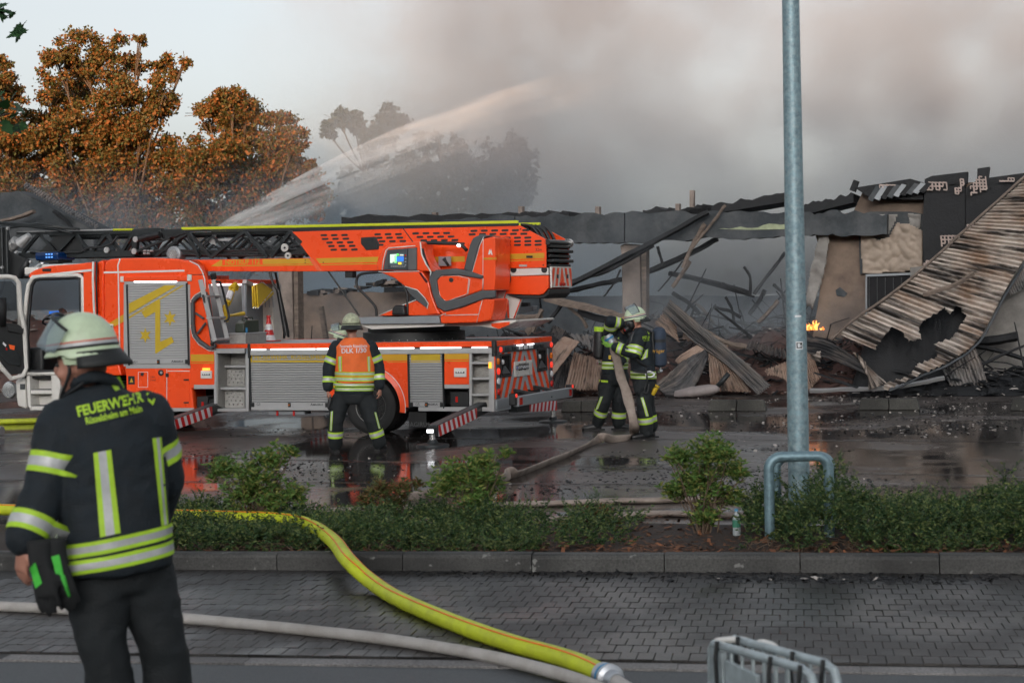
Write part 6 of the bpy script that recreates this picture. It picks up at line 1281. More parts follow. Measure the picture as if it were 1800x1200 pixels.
corrugated('corrugated_sheet', [(305, 770, -1.2), (255, 820, -1.3), (228, 870, -1.3)], [(395, 800, -1.6), (320, 890, -1.7), (235, 1005, -1.8)], k3, 9, SH_BROWN, 'pale brown curved corrugated sheet just right of the truck tail', along=False, seed=13)
corrugated('corrugated_sheet', [(365, 860, -1.5), (420, 880, -1.5), (530, 900, -1.6)], [(310, 1070, -2.0), (400, 1085, -2.0), (515, 1082, -2.0)], k3, 12, SH_BROWN, 'brown corrugated sheet standing behind the left breathing apparatus firefighter', seed=14, amp=.03)
corrugated('corrugated_sheet', [(340, 900, -1.4), (300, 940, -1.5), (262, 980, -1.5)], [(325, 1075, -1.9), (280, 1078, -1.9), (235, 1075, -1.9)], k3, 8, SH_DARK, 'dark corrugated piece under the curved sheet by the truck tail', seed=15)
corrugated('corrugated_sheet', [(330, 760, -.9), (440, 770, -1.0), (560, 830, -1.1)], [(390, 800, -1.4), (450, 840, -1.4), (540, 900, -1.5)], k3, 8, SH_GREY, 'bent grey sheet behind the two firefighters', seed=16, crumple=.08)
corrugated('corrugated_sheet', [(300, 855, -1.4), (420, 880, -1.6), (600, 1000, -2.0)], [(300, 930, -1.7), (420, 965, -1.9), (590, 1035, -2.2)], k4, 6, SH_DARK, 'dark layered sheet right of the lamp post', along=False, seed=17)
corrugated('corrugated_sheet', [(300, 920, -1.8), (345, 960, -1.9), (380, 1050, -2.0)], [(290, 1000, -1.9), (300, 1060, -2.0), (320, 1115, -2.1)], k4, 8, SH_BROWN, 'brown corrugated end piece directly right of the lamp post', along=False, seed=18)
corrugated('corrugated_sheet', [(540, 925, -2.0), (600, 990, -2.2), (690, 1075, -2.5)], [(595, 985, -2.2), (602, 1050, -2.4), (605, 1112, -2.6)], k4, 9, SH_PALE, 'small pale curled sheet at the lower end of the huge torn sheet', along=False, seed=19)
rb4, RV4 = mound('rubble_heap', -200, 330, .5, 6, 2.3, BRICK, 'reddish rubble seen through the truck cab', seed=21); tag(chips('rubble_chunks', [tuple(random.choice(RV4) + Vector((random.uniform(-.1, .1), 0, random.uniform(0, .06)))) for _ in range(900)], .03, .16, CONC, .7, 44), 'broken masonry chunks on the rubble behind the truck cab', 'rubble', kind='stuff')
corrugated('corrugated_sheet', [(40, 328, 4), (100, 362, 4), (168, 402, 4)], [(46, 322, 4.3), (106, 356, 4.3), (174, 397, 4.3)], kp, 30, SH_GREY, 'long grey roof edge slanting down behind the truck cab', seed=20, amp=.03, nv=8, rag=0)
bslab('collapsed_roof', [(-120, 350), (35, 336), (165, 404), (165, 440), (-120, 440)], kp, 4.3, 5.4, SOOT); girder([(60, 372), (20, 385), (-60, 400)], kp, 3.8, .06, WOODB, 'pale burnt beam behind the truck cab', 'burnt_lath', 'lath')
girder([(95, 372), (120, 392), (135, 420)], kp, 3.9, .06, SOOTD, 'charred rafter behind the truck cab', 'burnt_lath', 'lath')
corrugated('corrugated_sheet', [(1010, 700, -.4), (1130, 760, -.5), (1260, 850, -.6)], [(1000, 780, -.8), (1120, 830, -.9), (1230, 900, -1.0)], k3, 9, SH_BROWN, 'buckled brown sheet on the rubble under the long grey sheet', seed=31, crumple=.12)
corrugated('corrugated_sheet', [(1390, 800, -.6), (1480, 830, -.7), (1600, 850, -.8)], [(1370, 850, -1.2), (1480, 880, -1.3), (1610, 900, -1.4)], k3, 10, SH_DARK, 'black buckled sheet on the rubble just left of the lamp post', seed=32, crumple=.1)
corrugated('corrugated_sheet', [(560, 720, -.3), (640, 700, -.3), (720, 720, -.3)], [(540, 820, -.8), (640, 850, -.8), (740, 840, -.8)], k3, 8, SH_DARK, 'dark buckled sheet right behind the two firefighters', seed=33, crumple=.1)
corrugated('corrugated_sheet', [(240, 700, 0), (300, 730, -.2), (380, 790, -.4)], [(225, 770, -.3), (280, 800, -.5), (350, 850, -.7)], k3, 7, SH_DARK, 'dark sheet behind the curved sheet at the truck tail', seed=34, crumple=.08)
for i, (a, b, of, r) in enumerate((((940, 520), (1100, 640), 1.5, .05), ((1050, 560), (1180, 700), 2.4, .04), ((1480, 500), (1390, 640), 1.8, .05), ((1250, 540), (1300, 690), 1.0, .035), ((1560, 560), (1440, 690), .6, .05), ((1180, 600), (1340, 660), .9, .04), ((300, 560), (210, 690), -.3, .05), ((330, 600), (440, 720), -.5, .04), ((880, 640), (840, 760), -.3, .03), ((1530, 470), (1600, 560), 1.2, .04))): girder([a, ((a[0] + b[0]) / 2 + 12, (a[1] + b[1]) / 2 - 8), b], k3, of, r, [SOOTD, WOODB][i % 3 == 1], 'charred rafter ' + ('crossing behind the bare column', 'leaning to the right of the bare column, paler one', 'leaning left behind the bent post', 'standing upright above the long grey sheet', 'half hidden behind the lamp post, paler one', 'lying flat above the long grey sheet', 'leaning behind the truck tail', 'lying over the curved sheet, paler one', 'stuck beside the masked heads', 'at the top right behind the lamp post')[i], 'charred_rafter', 'rafter', 'charred rafters in the hall')
def kq(X, Y): return k3(X, Y)
q_ = FB(*k3(1090, 1090), -2.6); pl_ = bO + bX * q_.x + bW * q_.y; fl_ = empty('fallen_lamp', Vector((pl_.x, pl_.y, 0)), BY, 'fallen grey street lamp head lying before the corrugated sheets', 'lamp')
q = MB(); q.lathe((0, 0, .13), (.95, -.1, .22), [(-.5, .04), (-.45, .14), (-.1, .17), (.25, .15), (.42, .09), (.45, .04)], 20); q.v = [(x, y, .02 + max(0, z * .75)) for x, y, z in q.v]; q.build('lamp_head', mat('lamp_grey', (.3, .26, .25), .6, var=.15), fl_, smooth=True)
q = MB(); q.tube([(.36, -.02, .2), (.5, -.02, .33), (.62, 0, .48)], .05, 10); q.build('bracket', STEELD, fl_, smooth=True)
# fire
FIRE = bpy.data.materials.new('flame'); FIRE.use_nodes = True; n = FIRE.node_tree; b = n.nodes['Principled BSDF']; b.inputs['Base Color'].default_value = (1, .3, .05, 1); b.inputs['Emission Color'].default_value = (1, .28, .06, 1); b.inputs['Emission Strength'].default_value = .6; b.inputs['Alpha'].default_value = .8
q_ = FB(1430, 580, -.6); fp = bO + bX * q_.x + bW * q_.y + Vector((0, 0, q_.z)); fire = empty('fire', fp, 0, 'small orange flame burning on the rubble right of the lamp post', 'fire')
FCORE = mat('flame_core', (1, .6, .2), .5, emit=(1, .36, .07), es=1.0)
for i in range(14):
 a = Vector((random.gauss(0, .1), random.uniform(-.1, .1), 0)); h = random.uniform(.05, .26) * max(.3, 1 - abs(a.x) * 3); q = MB(); q.tube([a, a + Vector((random.uniform(-.03, .03), 0, h * .4)), a + Vector((random.uniform(-.05, .05), 0, h * .75)), a + Vector((random.uniform(-.06, .06), 0, h))], [.02, .035, .02, .003], 8, flat=.6); q.build('flame_tongue', FCORE if i % 2 else FIRE, fire, smooth=True)
# TREES AND PLANTS
def leaf_mat(name, c1, c2, c3, rough=.55, trans=.25):
 m = bpy.data.materials.new(name); m.use_nodes = True; n = m.node_tree; b = n.nodes['Principled BSDF']; L = n.links.new
 g = n.nodes.new('ShaderNodeNewGeometry'); r = n.nodes.new('ShaderNodeValToRGB'); e = r.color_ramp.elements; e[0].position = .0; e[0].color = (*c1, 1); e[1].position = 1; e[1].color = (*c3, 1); x = e.new(.55); x.color = (*c2, 1)
 L(g.outputs['Random Per Island'], r.inputs[0]); L(r.outputs[0], b.inputs['Base Color']); b.inputs['Roughness'].default_value = rough; b.inputs['Specular IOR Level'].default_value = .3
 t = n.nodes.new('ShaderNodeBsdfTranslucent'); L(r.outputs[0], t.inputs[0]); mx = n.nodes.new('ShaderNodeMixShader'); mx.inputs[0].default_value = trans
 L(b.outputs[0], mx.inputs[1]); L(t.outputs[0], mx.inputs[2]); L(mx.outputs[0], n.nodes['Material Output'].inputs[0]); return m
LF_AUT = leaf_mat('autumn_leaves', (.06, .085, .024), (.15, .1, .028), (.34, .125, .036))
LF_DARK = leaf_mat('dark_leaves', (.025, .04, .02), (.04, .055, .022), (.07, .06, .03))
LF_SHRUB = leaf_mat('shrub_leaves', (.06, .13, .03), (.13, .23, .05), (.3, .28, .08))
LF_RED = leaf_mat('shrub_leaves_reddish', (.07, .1, .03), (.13, .12, .04), (.2, .08, .04))
LF_COVER = leaf_mat('juniper_sprays', (.02, .05, .02), (.055, .105, .034), (.19, .22, .07))
LF_MAPLE = leaf_mat('maple_leaves', (.02, .06, .02), (.03, .085, .025), (.045, .1, .03))
BARK = mat('tree_bark', (.09, .065, .045), .9, var=.3, vscale=6, bump=.5)
TWIG = mat('twig', (.11, .075, .05), .85, var=.3)
def rot_basis(n, rs, droop=0.0):
 a = rs.normal(size=(n, 3)); a[:, 2] -= droop; a /= np.linalg.norm(a, axis=1)[:, None]; b = rs.normal(size=(n, 3)); b -= (a * b).sum(1)[:, None] * a; b /= np.linalg.norm(b, axis=1)[:, None]; return a, b
def leaves(name, pts, L0, L1, wr, m, parent, seed=0, droop=.4, A0=None):
 rs = np.random.default_rng(seed); pts = np.asarray(pts, float); n = len(pts); a, b = rot_basis(n, rs, droop)
 if A0 is not None: a = A0; b = np.cross(a, rs.normal(size=(n, 3))); b /= np.linalg.norm(b, axis=1)[:, None] + 1e-9
 c = np.cross(a, b); l = rs.uniform(L0, L1, n)[:, None]; w = l * wr
 v0 = pts; v1 = pts + a * l * .45 + b * w * .5 + c * w * .12; v2 = pts + a * l; v3 = pts + a * l * .45 - b * w * .5 + c * w * .12
 V = np.stack([v0, v1, v2, v3], 1).reshape(-1, 3); F = np.arange(n * 4).reshape(-1, 4)
 return raw_mesh(name, V, F, m, parent)
def crown(name, lobes, Y, base_px, nleaf, m, lab, leaf=(.09, .18), spread=2.6, trunk_r=.17, seed=0, group='trees behind the fire engine', sub=.31, cat='tree', bz=0.0, nsub=20, tk=(.18, .36, .55)):
 rs = np.random.default_rng(seed); bp = P(base_px, 600, Y); bp.z = bz; e = empty(name, bp, 0, lab, cat, group)
 s = Y / FPX; tot = sum(l[2] ** 2 for l in lobes); pts = []; tips = []
 for (x, y, r) in lobes:
  c = np.array(P(x, y, Y + rs.normal(0, spread * .5)) - bp); R = r * s; tips.append((c, R))
  k = max(5, int(nsub * (r / 40) ** .8))
  cs = rs.normal(size=(k, 3)); cs /= np.linalg.norm(cs, axis=1)[:, None]; cs = c + cs * (rs.uniform(.25, 1.25, (k, 1)) ** .7) * R * np.array([1, 1.1, .92])
  nn_ = int(nleaf * r * r / tot); idx = rs.integers(0, k, nn_); off = rs.normal(size=(nn_, 3)) * R * sub * .55 * np.array([1, 1, .72]); pts.append(cs[idx] + off)
 pts = np.concatenate(pts); pts = pts[pts[:, 2] > .3]
 leaves('crown', pts, leaf[0], leaf[1], .62, m, e, seed, .5)
 q = MB(); top = np.mean([t[0] for t in tips], 0); H = max(t[0][2] for t in tips)
 tr = [Vector((0, 0, 0)), Vector((top[0] * .05, .05, H * tk[0])), Vector((top[0] * .25, 0, H * tk[1])), Vector((top[0] * .5, 0, H * tk[2]))]
 q.tube(tr, [trunk_r * 1.2, trunk_r, trunk_r * .8, trunk_r * .45], 9); q.build('trunk', BARK, e, smooth=True)
 for i, (c, R) in enumerate(tips):
  c = Vector(c); j = max(1, min(3, int(3.6 * c.z / H))); st = tr[max(1, j - 1)].lerp(tr[j], .5); mid = st.lerp(c, .5) + Vector((0, 0, -.06 * (c - st).length)); q = MB(); q.tube(catmull([st, mid, c], 4), [trunk_r * .3 * (1 - k / 11) + .012 for k in range(9)], 6); q.build('limb', BARK, e, smooth=True)
  for _ in range(3):
   d = c + Vector(rs.normal(size=3)) * R * .6; q = MB(); q.tube([mid.lerp(c, .6), c.lerp(d, .4), d], [trunk_r * .14 + .006, trunk_r * .1, .01], 5); q.build('twig', BARK, e)
 return e
crown('deciduous_tree', [(150, 95, 38), (100, 108, 34), (198, 92, 30), (245, 112, 24), (246, 68, 12), (128, 150, 50), (205, 165, 48), (292, 128, 26), (325, 110, 12), (280, 165, 34), (92, 190, 40), (105, 235, 50), (180, 235, 55), (250, 225, 42), (215, 280, 60), (130, 300, 60), (290, 290, 50), (180, 350, 70), (260, 360, 60), (90, 380, 55), (215, 420, 60)], 62, 210, 84000, LF_AUT, 'tallest autumn tinted tree above the truck cab', seed=1)
crown('deciduous_tree', [(405, 172, 34), (430, 200, 40), (365, 200, 36), (482, 232, 36), (518, 250, 26), (430, 260, 55), (500, 298, 42), (542, 298, 18), (375, 285, 50), (450, 345, 65), (380, 360, 60), (520, 355, 45), (330, 320, 40), (430, 420, 60), (340, 430, 55)], 60, 415, 66000, LF_AUT, 'round autumn tinted tree right of the tallest one', seed=2)
crown('deciduous_tree', [(8, 128, 26), (22, 168, 30), (15, 235, 40), (45, 285, 45), (10, 320, 50), (-40, 220, 60), (40, 370, 50), (-30, 380, 70), (-20, 130, 30)], 61, -10, 42000, LF_AUT, 'autumn tinted tree cut by the left picture edge', seed=3)
crown('hazy_tree', [(597, 214, 24), (578, 236, 12), (622, 214, 22), (655, 224, 28), (688, 208, 26), (685, 235, 22), (648, 256, 16), (660, 280, 14), (640, 330, 45), (600, 355, 45), (690, 330, 45), (560, 360, 30), (660, 385, 55), (720, 290, 30), (600, 400, 40)], 74, 650, 13000, LF_DARK, 'thin hazy tree with a forked top right of the autumn trees', seed=4, trunk_r=.13, leaf=(.2, .32), tk=(.35, .65, .85))
crown('hazy_tree', [(745, 250, 20), (770, 235, 12), (800, 270, 34), (840, 285, 42), (780, 320, 50), (740, 350, 50), (850, 340, 55), (800, 390, 60), (730, 400, 50)], 76, 800, 6500, LF_DARK, 'hazy tree veiled in smoke in the middle, nearer the thin one', seed=5, leaf=(.2, .32))
crown('hazy_tree', [(895, 255, 22), (915, 280, 24), (885, 300, 36), (905, 340, 34), (875, 370, 50), (925, 310, 18), (900, 400, 40)], 78, 890, 4500, LF_DARK, 'hazy tree farthest right, almost lost in smoke', seed=6, leaf=(.2, .32))
mt = empty('maple_tree', G(-330, 930, .09), 0, 'young maple whose green leaves hang into the upper left corner', 'tree')
mb_ = mt.location
q = MB(); Hh = P(-330, -150, 13).z; q.tube([(0, 0, 0), (.05, 0, 2), (0, 0, Hh)], [.12, .1, .05], 10); q.build('trunk', BARK, mt, smooth=True)
lp_ = [];
for (tx, ty, n_) in ((8, 22, 14), (10, 178, 9), (16, 200, 12), (4, 215, 8), (-60, 100, 60), (-140, 40, 80), (-160, 200, 80), (-300, 0, 90)):
 tip = P(tx, ty, 13.2) - mb_; st = Vector((0, 0, tip.z - .5)); q = MB(); q.tube(catmull([st, st.lerp(tip, .5) + Vector((0, 0, .15)), tip], 4), [.03 * (1 - k / 10) + .003 for k in range(9)], 5); q.build('limb', BARK, mt)
 for _ in range(n_): lp_.append((tip + Vector((random.gauss(0, .07), random.gauss(0, .12), random.gauss(0, .06)))))
q = MB(); out = [(0, 0), (.25, .05), (.5, .32), (.42, .1), (.95, .18), (.75, .0), (1.05, -.0)]
shape = [(0, 0), (.12, .2), (.05, .45), (.3, .36), (.42, .55), (.55, .3), (.75, .28), (1.0, 0), (.75, -.28), (.55, -.3), (.42, -.55), (.3, -.36), (.05, -.45), (.12, -.2)]
for p in lp_:
 d = Vector((random.gauss(0, 1), random.gauss(0, .6), random.gauss(-.5, .5))).normalized(); s_ = d.cross(Vector((random.gauss(0, .4), random.gauss(-.3, .4), 1))).normalized(); L_ = random.uniform(.075, .115)
 q.add([p + d * (x * L_) + s_ * (y * L_) for x, y in shape], [tuple(range(14))])
q.build('crown', LF_MAPLE, mt)
def shrub(base, lobes, Y, n, m, lab, seed, leaf=(.04, .07), name='shrub', sr=.008):
 rs = np.random.default_rng(seed); bp = P(*base, Y); bp.z = .09; e = empty(name, bp, 0, lab, 'shrub', 'shrubs in the planting bed'); s = Y / FPX; tot = sum(l[2] ** 2 for l in lobes)
 PT = []; AX = []
 for (x, y, r) in lobes:
  c = np.array(P(x, y, Y + rs.normal(0, .12)) - bp); R = r * s; k = int(n * r * r / tot)
  d = rs.normal(size=(k, 3)); d /= np.linalg.norm(d, axis=1)[:, None]; d[:, 2] = d[:, 2] * .8 + .15; tip = c + d * R * rs.uniform(.2, 1.25, (k, 1))
  for t in tip:
   up = (t - np.array([0, 0, 0])); up = up / (np.linalg.norm(up) + 1e-6) * .6 + np.array([0, 0, .6]); up /= np.linalg.norm(up); o1 = np.cross(up, rs.normal(size=3)); o1 /= np.linalg.norm(o1); o2 = np.cross(up, o1); kk = rs.integers(6, 10)
   for i in range(kk):
    th = i * 2.4 + rs.uniform(0, .5); AX.append(up * rs.uniform(.1, .8) + (o1 * math.cos(th) + o2 * math.sin(th)) * .9); PT.append(t - up * rs.uniform(0, .035))
  for _ in range(max(3, int(r / 5))):
   tp_ = Vector(c) + Vector(rs.normal(size=3)) * R * .6; b0 = Vector((rs.normal(0, .05), rs.normal(0, .05), 0)); md = b0.lerp(tp_, .5) + Vector((rs.normal(0, .02), rs.normal(0, .02), .08)); q = MB(); q.tube(catmull([b0, md, tp_], 4), [sr * (1 - kq_ / 12) for kq_ in range(9)], 5); q.build('stem', TWIG, e)
 AX = np.array(AX); AX /= np.linalg.norm(AX, axis=1)[:, None]
 o = leaves('foliage', PT, leaf[0], leaf[1], .3, m, e, seed, A0=AX); return e
shrub((455, 930), [(395, 822, 26), (480, 806, 28), (515, 795, 14), (450, 828, 38), (522, 868, 24), (430, 865, 36), (480, 872, 36), (375, 835, 16)], 14.8, 620, LF_SHRUB, 'spreading leafy shrub nearest the foreground firefighter', 1)
shrub((830, 940), [(800, 838, 34), (850, 812, 24), (885, 795, 12), (842, 838, 34), (778, 856, 24), (862, 856, 24), (830, 880, 26)], 14.7, 560, LF_SHRUB, 'upright leafy shrub in front of the outrigger lamp reflection', 2)
shrub((1238, 955), [(1198, 802, 26), (1255, 795, 34), (1290, 828, 26), (1230, 845, 44), (1188, 860, 26), (1282, 875, 24), (1240, 905, 26)], 14.1, 800, LF_SHRUB, 'dense tall shrub left of the lamp post', 3)
shrub((690, 925), [(665, 860, 20), (705, 858, 16), (690, 880, 26), (735, 850, 10), (645, 880, 14)], 14.9, 200, LF_RED, 'small sparse reddish shrub between two larger ones', 4, sr=.005)
shrub((1045, 945), [(1040, 900, 16), (1055, 905, 18), (1000, 930, 18), (1085, 925, 16)], 14.6, 160, LF_RED, 'tiny sparse shrub before the pale hoses', 5, sr=.005)
shrub((130, 760), [(118, 712, 9), (128, 735, 10), (112, 748, 10)], 22, 60, LF_SHRUB, 'small weed beside the cab step', 6, sr=.004)
def cover_plants(name, x0, x1, hfun, b0, b1, n, lab, seed):
 rs = np.random.default_rng(seed); PT = []; AX = []
 k = n // 22
 for _ in range(k):
  x = rs.uniform(x0, x1); b = rs.uniform(b0, b1); p = P(x, 900, 14.5); a = (p - KO).dot(e1); base = A(a, b)
  edge = min(1, (b - b0) / .25 + .25, (b1 - b) / .3 + .2); H = hfun(x) * edge * (.62 + 1.25 * fbm(Vector((a * 2.1, b * 2.1, seed))))
  if H < .045: continue
  h = H * rs.uniform(.25, 1.0) ** .55; d = np.array([rs.normal(), rs.normal() - .35, rs.normal() * .45 + .35]); d /= np.linalg.norm(d); st = np.array((base.x, base.y, .09 + h)); Ls = rs.uniform(.08, .2)
  o1 = np.cross(d, [0, 0, 1]); o1 /= np.linalg.norm(o1) + 1e-6
  for i in range(22):
   t = i / 22; p_ = st + d * Ls * t + np.array([0, 0, .05 * t * t]); sd = 1 if i % 2 else -1; PT.append(p_); AX.append(d * .7 + o1 * sd * .7 + rs.normal(size=3) * .25)
 AX = np.array(AX); AX /= np.linalg.norm(AX, axis=1)[:, None]; return tag(leaves(name, PT, .016, .038, .5, LF_COVER, None, seed, A0=AX), lab, 'ground cover', kind='stuff')
cover_plants('juniper_cover', 1315, 1900, lambda x: float(np.interp(x, [1310, 1350, 1500, 1640, 1900], [.16, .36, .33, .27, .33])), B1 + .32, B2 - .1, 80000, 'low dark evergreen ground cover around the lamp post', 1)
cover_plants('juniper_cover', 200, 600, lambda x: float(np.interp(x, [200, 300, 420, 560, 600], [.3, .2, .13, .13, .04])), B1 + .25, B2 - .15, 50000, 'low evergreen ground cover left of the yellow hose', 2)
cover_plants('juniper_cover', 585, 985, lambda x: float(np.interp(x, [585, 640, 760, 900, 985], [.05, .15, .23, .12, .04])), B1 + .22, B2 - .15, 50000, 'low evergreen ground cover right of the yellow hose', 3)
cover_plants('juniper_cover', 930, 1140, lambda x: float(np.interp(x, [930, 1010, 1100, 1140], [.03, .15, .12, .02])), B1 + .45, B2 - .2, 10000, 'thin evergreen sprigs before the pale hoses', 4)
q = MB()
for _ in range(260):
 x = random.choice((random.uniform(1320, 1800), random.uniform(300, 580), random.uniform(600, 960))); p = P(x, 900, 14.5); a = (p - KO).dot(e1); p = A(a, B1 + .3 + random.uniform(0, .5), .1); d = Vector((random.gauss(0, .14), random.gauss(-.03, .05), random.uniform(.0, .1))); q.tube([p, p + d * .5 + Vector((0, 0, .03)), p + d], [.005, .004, .002], 4)
tag(q.build('bare_twigs', TWIG), 'bare brown twigs under the evergreen ground cover', 'twigs', kind='stuff')
# unseen ridge added far behind the camera to keep low sun off the lot
V = []; F = []; nx = 80
for j, (yy, hh) in enumerate(((-120, 0), (-160, 18), (-200, 42.5), (-260, 46), (-420, 0))):
 for i in range(nx + 1): x = -500 + 1000 * i / nx; V.append((x, yy, hh * (1 + .03 * fbm(Vector((x * .02, j, 0)))) - .02))
for j in range(4):
 for i in range(nx): a = j * (nx + 1) + i; F.append((a, a + 1, a + nx + 2, a + nx + 1))
struct(raw_mesh('shade_ridge', V, F, mat('shade_ridge_slope', (.05, .06, .03), .9, var=.4, vscale=.05), smooth=True))
# PEOPLE
def ring_loft(mb, rings, seg=20, sq=.85):
 o = len(mb.v); n = len(rings)
 for (c, rx, fx) in rings:
  for i in range(seg):
   t = math.tau * i / seg; ct, st = math.cos(t), math.sin(t); ct = math.copysign(abs(ct) ** sq, ct); st = math.copysign(abs(st) ** sq, st); mb.v.append(tuple(Vector(c) + Vector(rx) * ct + Vector(fx) * st))
 for k in range(n - 1):
  for i in range(seg): a = o + k * seg + i; b = o + k * seg + (i + 1) % seg; mb.f.append((a, b, b + seg, a + seg)); mb.mi.append(0)
 mb.f.append(tuple(o + i for i in range(seg))[::-1]); mb.f.append(tuple(o + (n - 1) * seg + i for i in range(seg))); mb.mi += [0, 0]
def capsule(mb, pts, rs):
 pts = [Vector(p) for p in pts]; d0 = (pts[1] - pts[0]).normalized(); d1 = (pts[-1] - pts[-2]).normalized()
 P_ = [pts[0] - d0 * rs[0] * .9, pts[0] - d0 * rs[0] * .55] + pts + [pts[-1] + d1 * rs[-1] * .55, pts[-1] + d1 * rs[-1] * .9]; R_s = [rs[0] * .35, rs[0] * .82] + list(rs) + [rs[-1] * .82, rs[-1] * .35]
 mb.tube(P_, R_s, 14)
def ellipsoid(mb, c, ax, seg=16):
 c = Vector(c); a, b, u = [Vector(x) for x in ax]; o = len(mb.v); n = 9
 for k in range(1, n):
  ph = math.pi * k / n
  for i in range(seg): t = math.tau * i / seg; mb.v.append(tuple(c + u * math.cos(ph) + (a * math.cos(t) + b * math.sin(t)) * math.sin(ph)))
 for k in range(n - 2):
  for i in range(seg): p = o + k * seg + i; q = o + k * seg + (i + 1) % seg; mb.f.append((p, q, q + seg, p + seg)); mb.mi.append(0)
 mb.f.append(tuple(o + i for i in range(seg))[::-1]); mb.f.append(tuple(o + (n - 2) * seg + i for i in range(seg))); mb.mi += [0, 0]
def blob(name, mb, vox, m, parent, smooth=6, wr=0.0, wf=9.0, seed=0):
 o = mb.build(name, m, parent); md = o.modifiers.new('r', 'REMESH'); md.mode = 'VOXEL'; md.voxel_size = vox
 dg = bpy.context.evaluated_depsgraph_get(); dg.update(); me = bpy.data.meshes.new_from_object(o.evaluated_get(dg)); o.modifiers.clear(); old = o.data; o.data = me; bpy.data.meshes.remove(old)
 n = len(me.vertices); V = np.empty(n * 3); me.vertices.foreach_get('co', V); V = V.reshape(-1, 3); E = np.empty(len(me.edges) * 2, np.int32); me.edges.foreach_get('vertices', E); E = E.reshape(-1, 2)
 deg = np.bincount(E.ravel(), minlength=n)[:, None].astype(float)
 for _ in range(smooth):
  A_ = np.zeros_like(V); np.add.at(A_, E[:, 0], V[E[:, 1]]); np.add.at(A_, E[:, 1], V[E[:, 0]]); V = V * .4 + .6 * A_ / np.maximum(deg, 1)
 me.vertices.foreach_set('co', V.ravel().astype(np.float32)); me.update()
 if wr:
  N = np.empty(n * 3, np.float32); me.vertices.foreach_get('normal', N); N = N.reshape(-1, 3)
  D = np.array([noise.noise(Vector((p[0] * wf + seed, p[1] * wf, p[2] * wf * .55))) + .6 * (1 - 2 * abs(noise.noise(Vector((p[0] * wf * .8 + p[2] * wf * .6, p[1] * wf * .8, p[2] * wf * .9 + seed))))) + .4 * (1 - 2 * abs(noise.noise(Vector((p[0] * wf * 1.5 - p[2] * wf * 1.3, p[1] * wf * 1.6, p[2] * wf * 1.9 + seed))))) for p in V])
  V = V + N * (D * wr)[:, None]; me.vertices.foreach_set('co', V.ravel().astype(np.float32)); me.update()
 me.materials.clear(); me.materials.append(m); me.shade_smooth(); return o
def bvh_of(*objs):
 vs = []; fs = []
 for o in objs:
  k = len(vs); vs += [v.co.copy() for v in o.data.vertices]; fs += [tuple(i + k for i in p.vertices) for p in o.data.polygons]
 return BVHTree.FromPolygons(vs, fs)
def band(bvh, c0, c1, name, parent, side=None, rows=((0, .27, 0), (.27, .73, 1), (.73, 1, 0)), mats=None, seg=28, off=.004, a0=0, a1=360, reach=.16, tilt=None):
 c0, c1 = Vector(c0), Vector(c1); d = (c1 - c0).normalized(); ax = d.orthogonal().normalized() if side is None else (Vector(side) - d * Vector(side).dot(d)).normalized(); bx = d.cross(ax); q = MB(); full = abs(a1 - a0) >= 360
 for (t0, t1, mi) in rows:
  vs = []; fs = []; m_ = 3
  for i in range(seg + 1):
   t = rad(a0 + (a1 - a0) * i / seg); r = ax * math.cos(t) + bx * math.sin(t)
   for j in range(m_):
    c = c0.lerp(c1, t0 + (t1 - t0) * j / (m_ - 1)) + (tilt * (r.dot(tilt.normalized())) if False else Vector((0, 0, 0)))
    h = bvh.ray_cast(c + r * reach, -r, reach); vs.append((h[0] + r * off) if h[0] else c + r * .08)
  for i in range(seg):
   for j in range(m_ - 1): p = i * m_ + j; fs.append((p, p + m_, p + m_ + 1, p + 1))
  q.add(vs, fs, mi)
 return q.build(name, mats or [LIME_TAPE, SILVER_TAPE], parent, smooth=True)
def decal(bvh, org, pts_fn, name, m, parent, off=.0045):
 v, f = pts_fn; out = []
 for p in v:
  d = ray(p[0], p[1]).normalized(); h = bvh.ray_cast(c_O - org, d)
  if h[0] is None: h = (c_O - org + d * (Vector(org) - c_O).length, -d)
  out.append(Vector(h[0]) - d * off)
 q = MB(); q.add(out, f); return q.build(name, m, parent, smooth=True)
def quad_grid(p00, p10, p11, p01, nu=10, nv=10):
 vs = []; fs = []
 for j in range(nv + 1):
  for i in range(nu + 1):
   a, b = i / nu, j / nv; x = (p00[0] * (1 - a) + p10[0] * a) * (1 - b) + (p01[0] * (1 - a) + p11[0] * a) * b; y = (p00[1] * (1 - a) + p10[1] * a) * (1 - b) + (p01[1] * (1 - a) + p11[1] * a) * b; vs.append((x, y))
 for j in range(nv):
  for i in range(nu): k = j * (nu + 1) + i; fs.append((k, k + 1, k + nu + 2, k + nu + 1))
 return vs, fs
def text_px(body, size, x, y, ang, shear=0.0, bold=0.0, sx=1.0, sub=1):
 v, f = text_mesh(body, size, bold); c, s = math.cos(ang), math.sin(ang)
 return [(x + (p.x * sx) * c + p.y * s * 1.0 + p.y * shear, y + (p.x * sx) * s * 1 - p.y * c) for p in v], f
def stripe_on(bvh, org, quad, parent, name='reflective_strip', cols=((0, .28, 0), (.28, .72, 1), (.72, 1, 0)), nv=10):
 p00, p10, p11, p01 = quad
 lerp = lambda a, b, t: (a[0] + (b[0] - a[0]) * t, a[1] + (b[1] - a[1]) * t)
 for (a, b, mi) in cols: decal(bvh, org, quad_grid(lerp(p00, p10, a), lerp(p00, p10, b), lerp(p01, p11, b), lerp(p01, p11, a), 3, nv), name, (LIME_TAPE, SILVER_TAPE)[mi], parent)
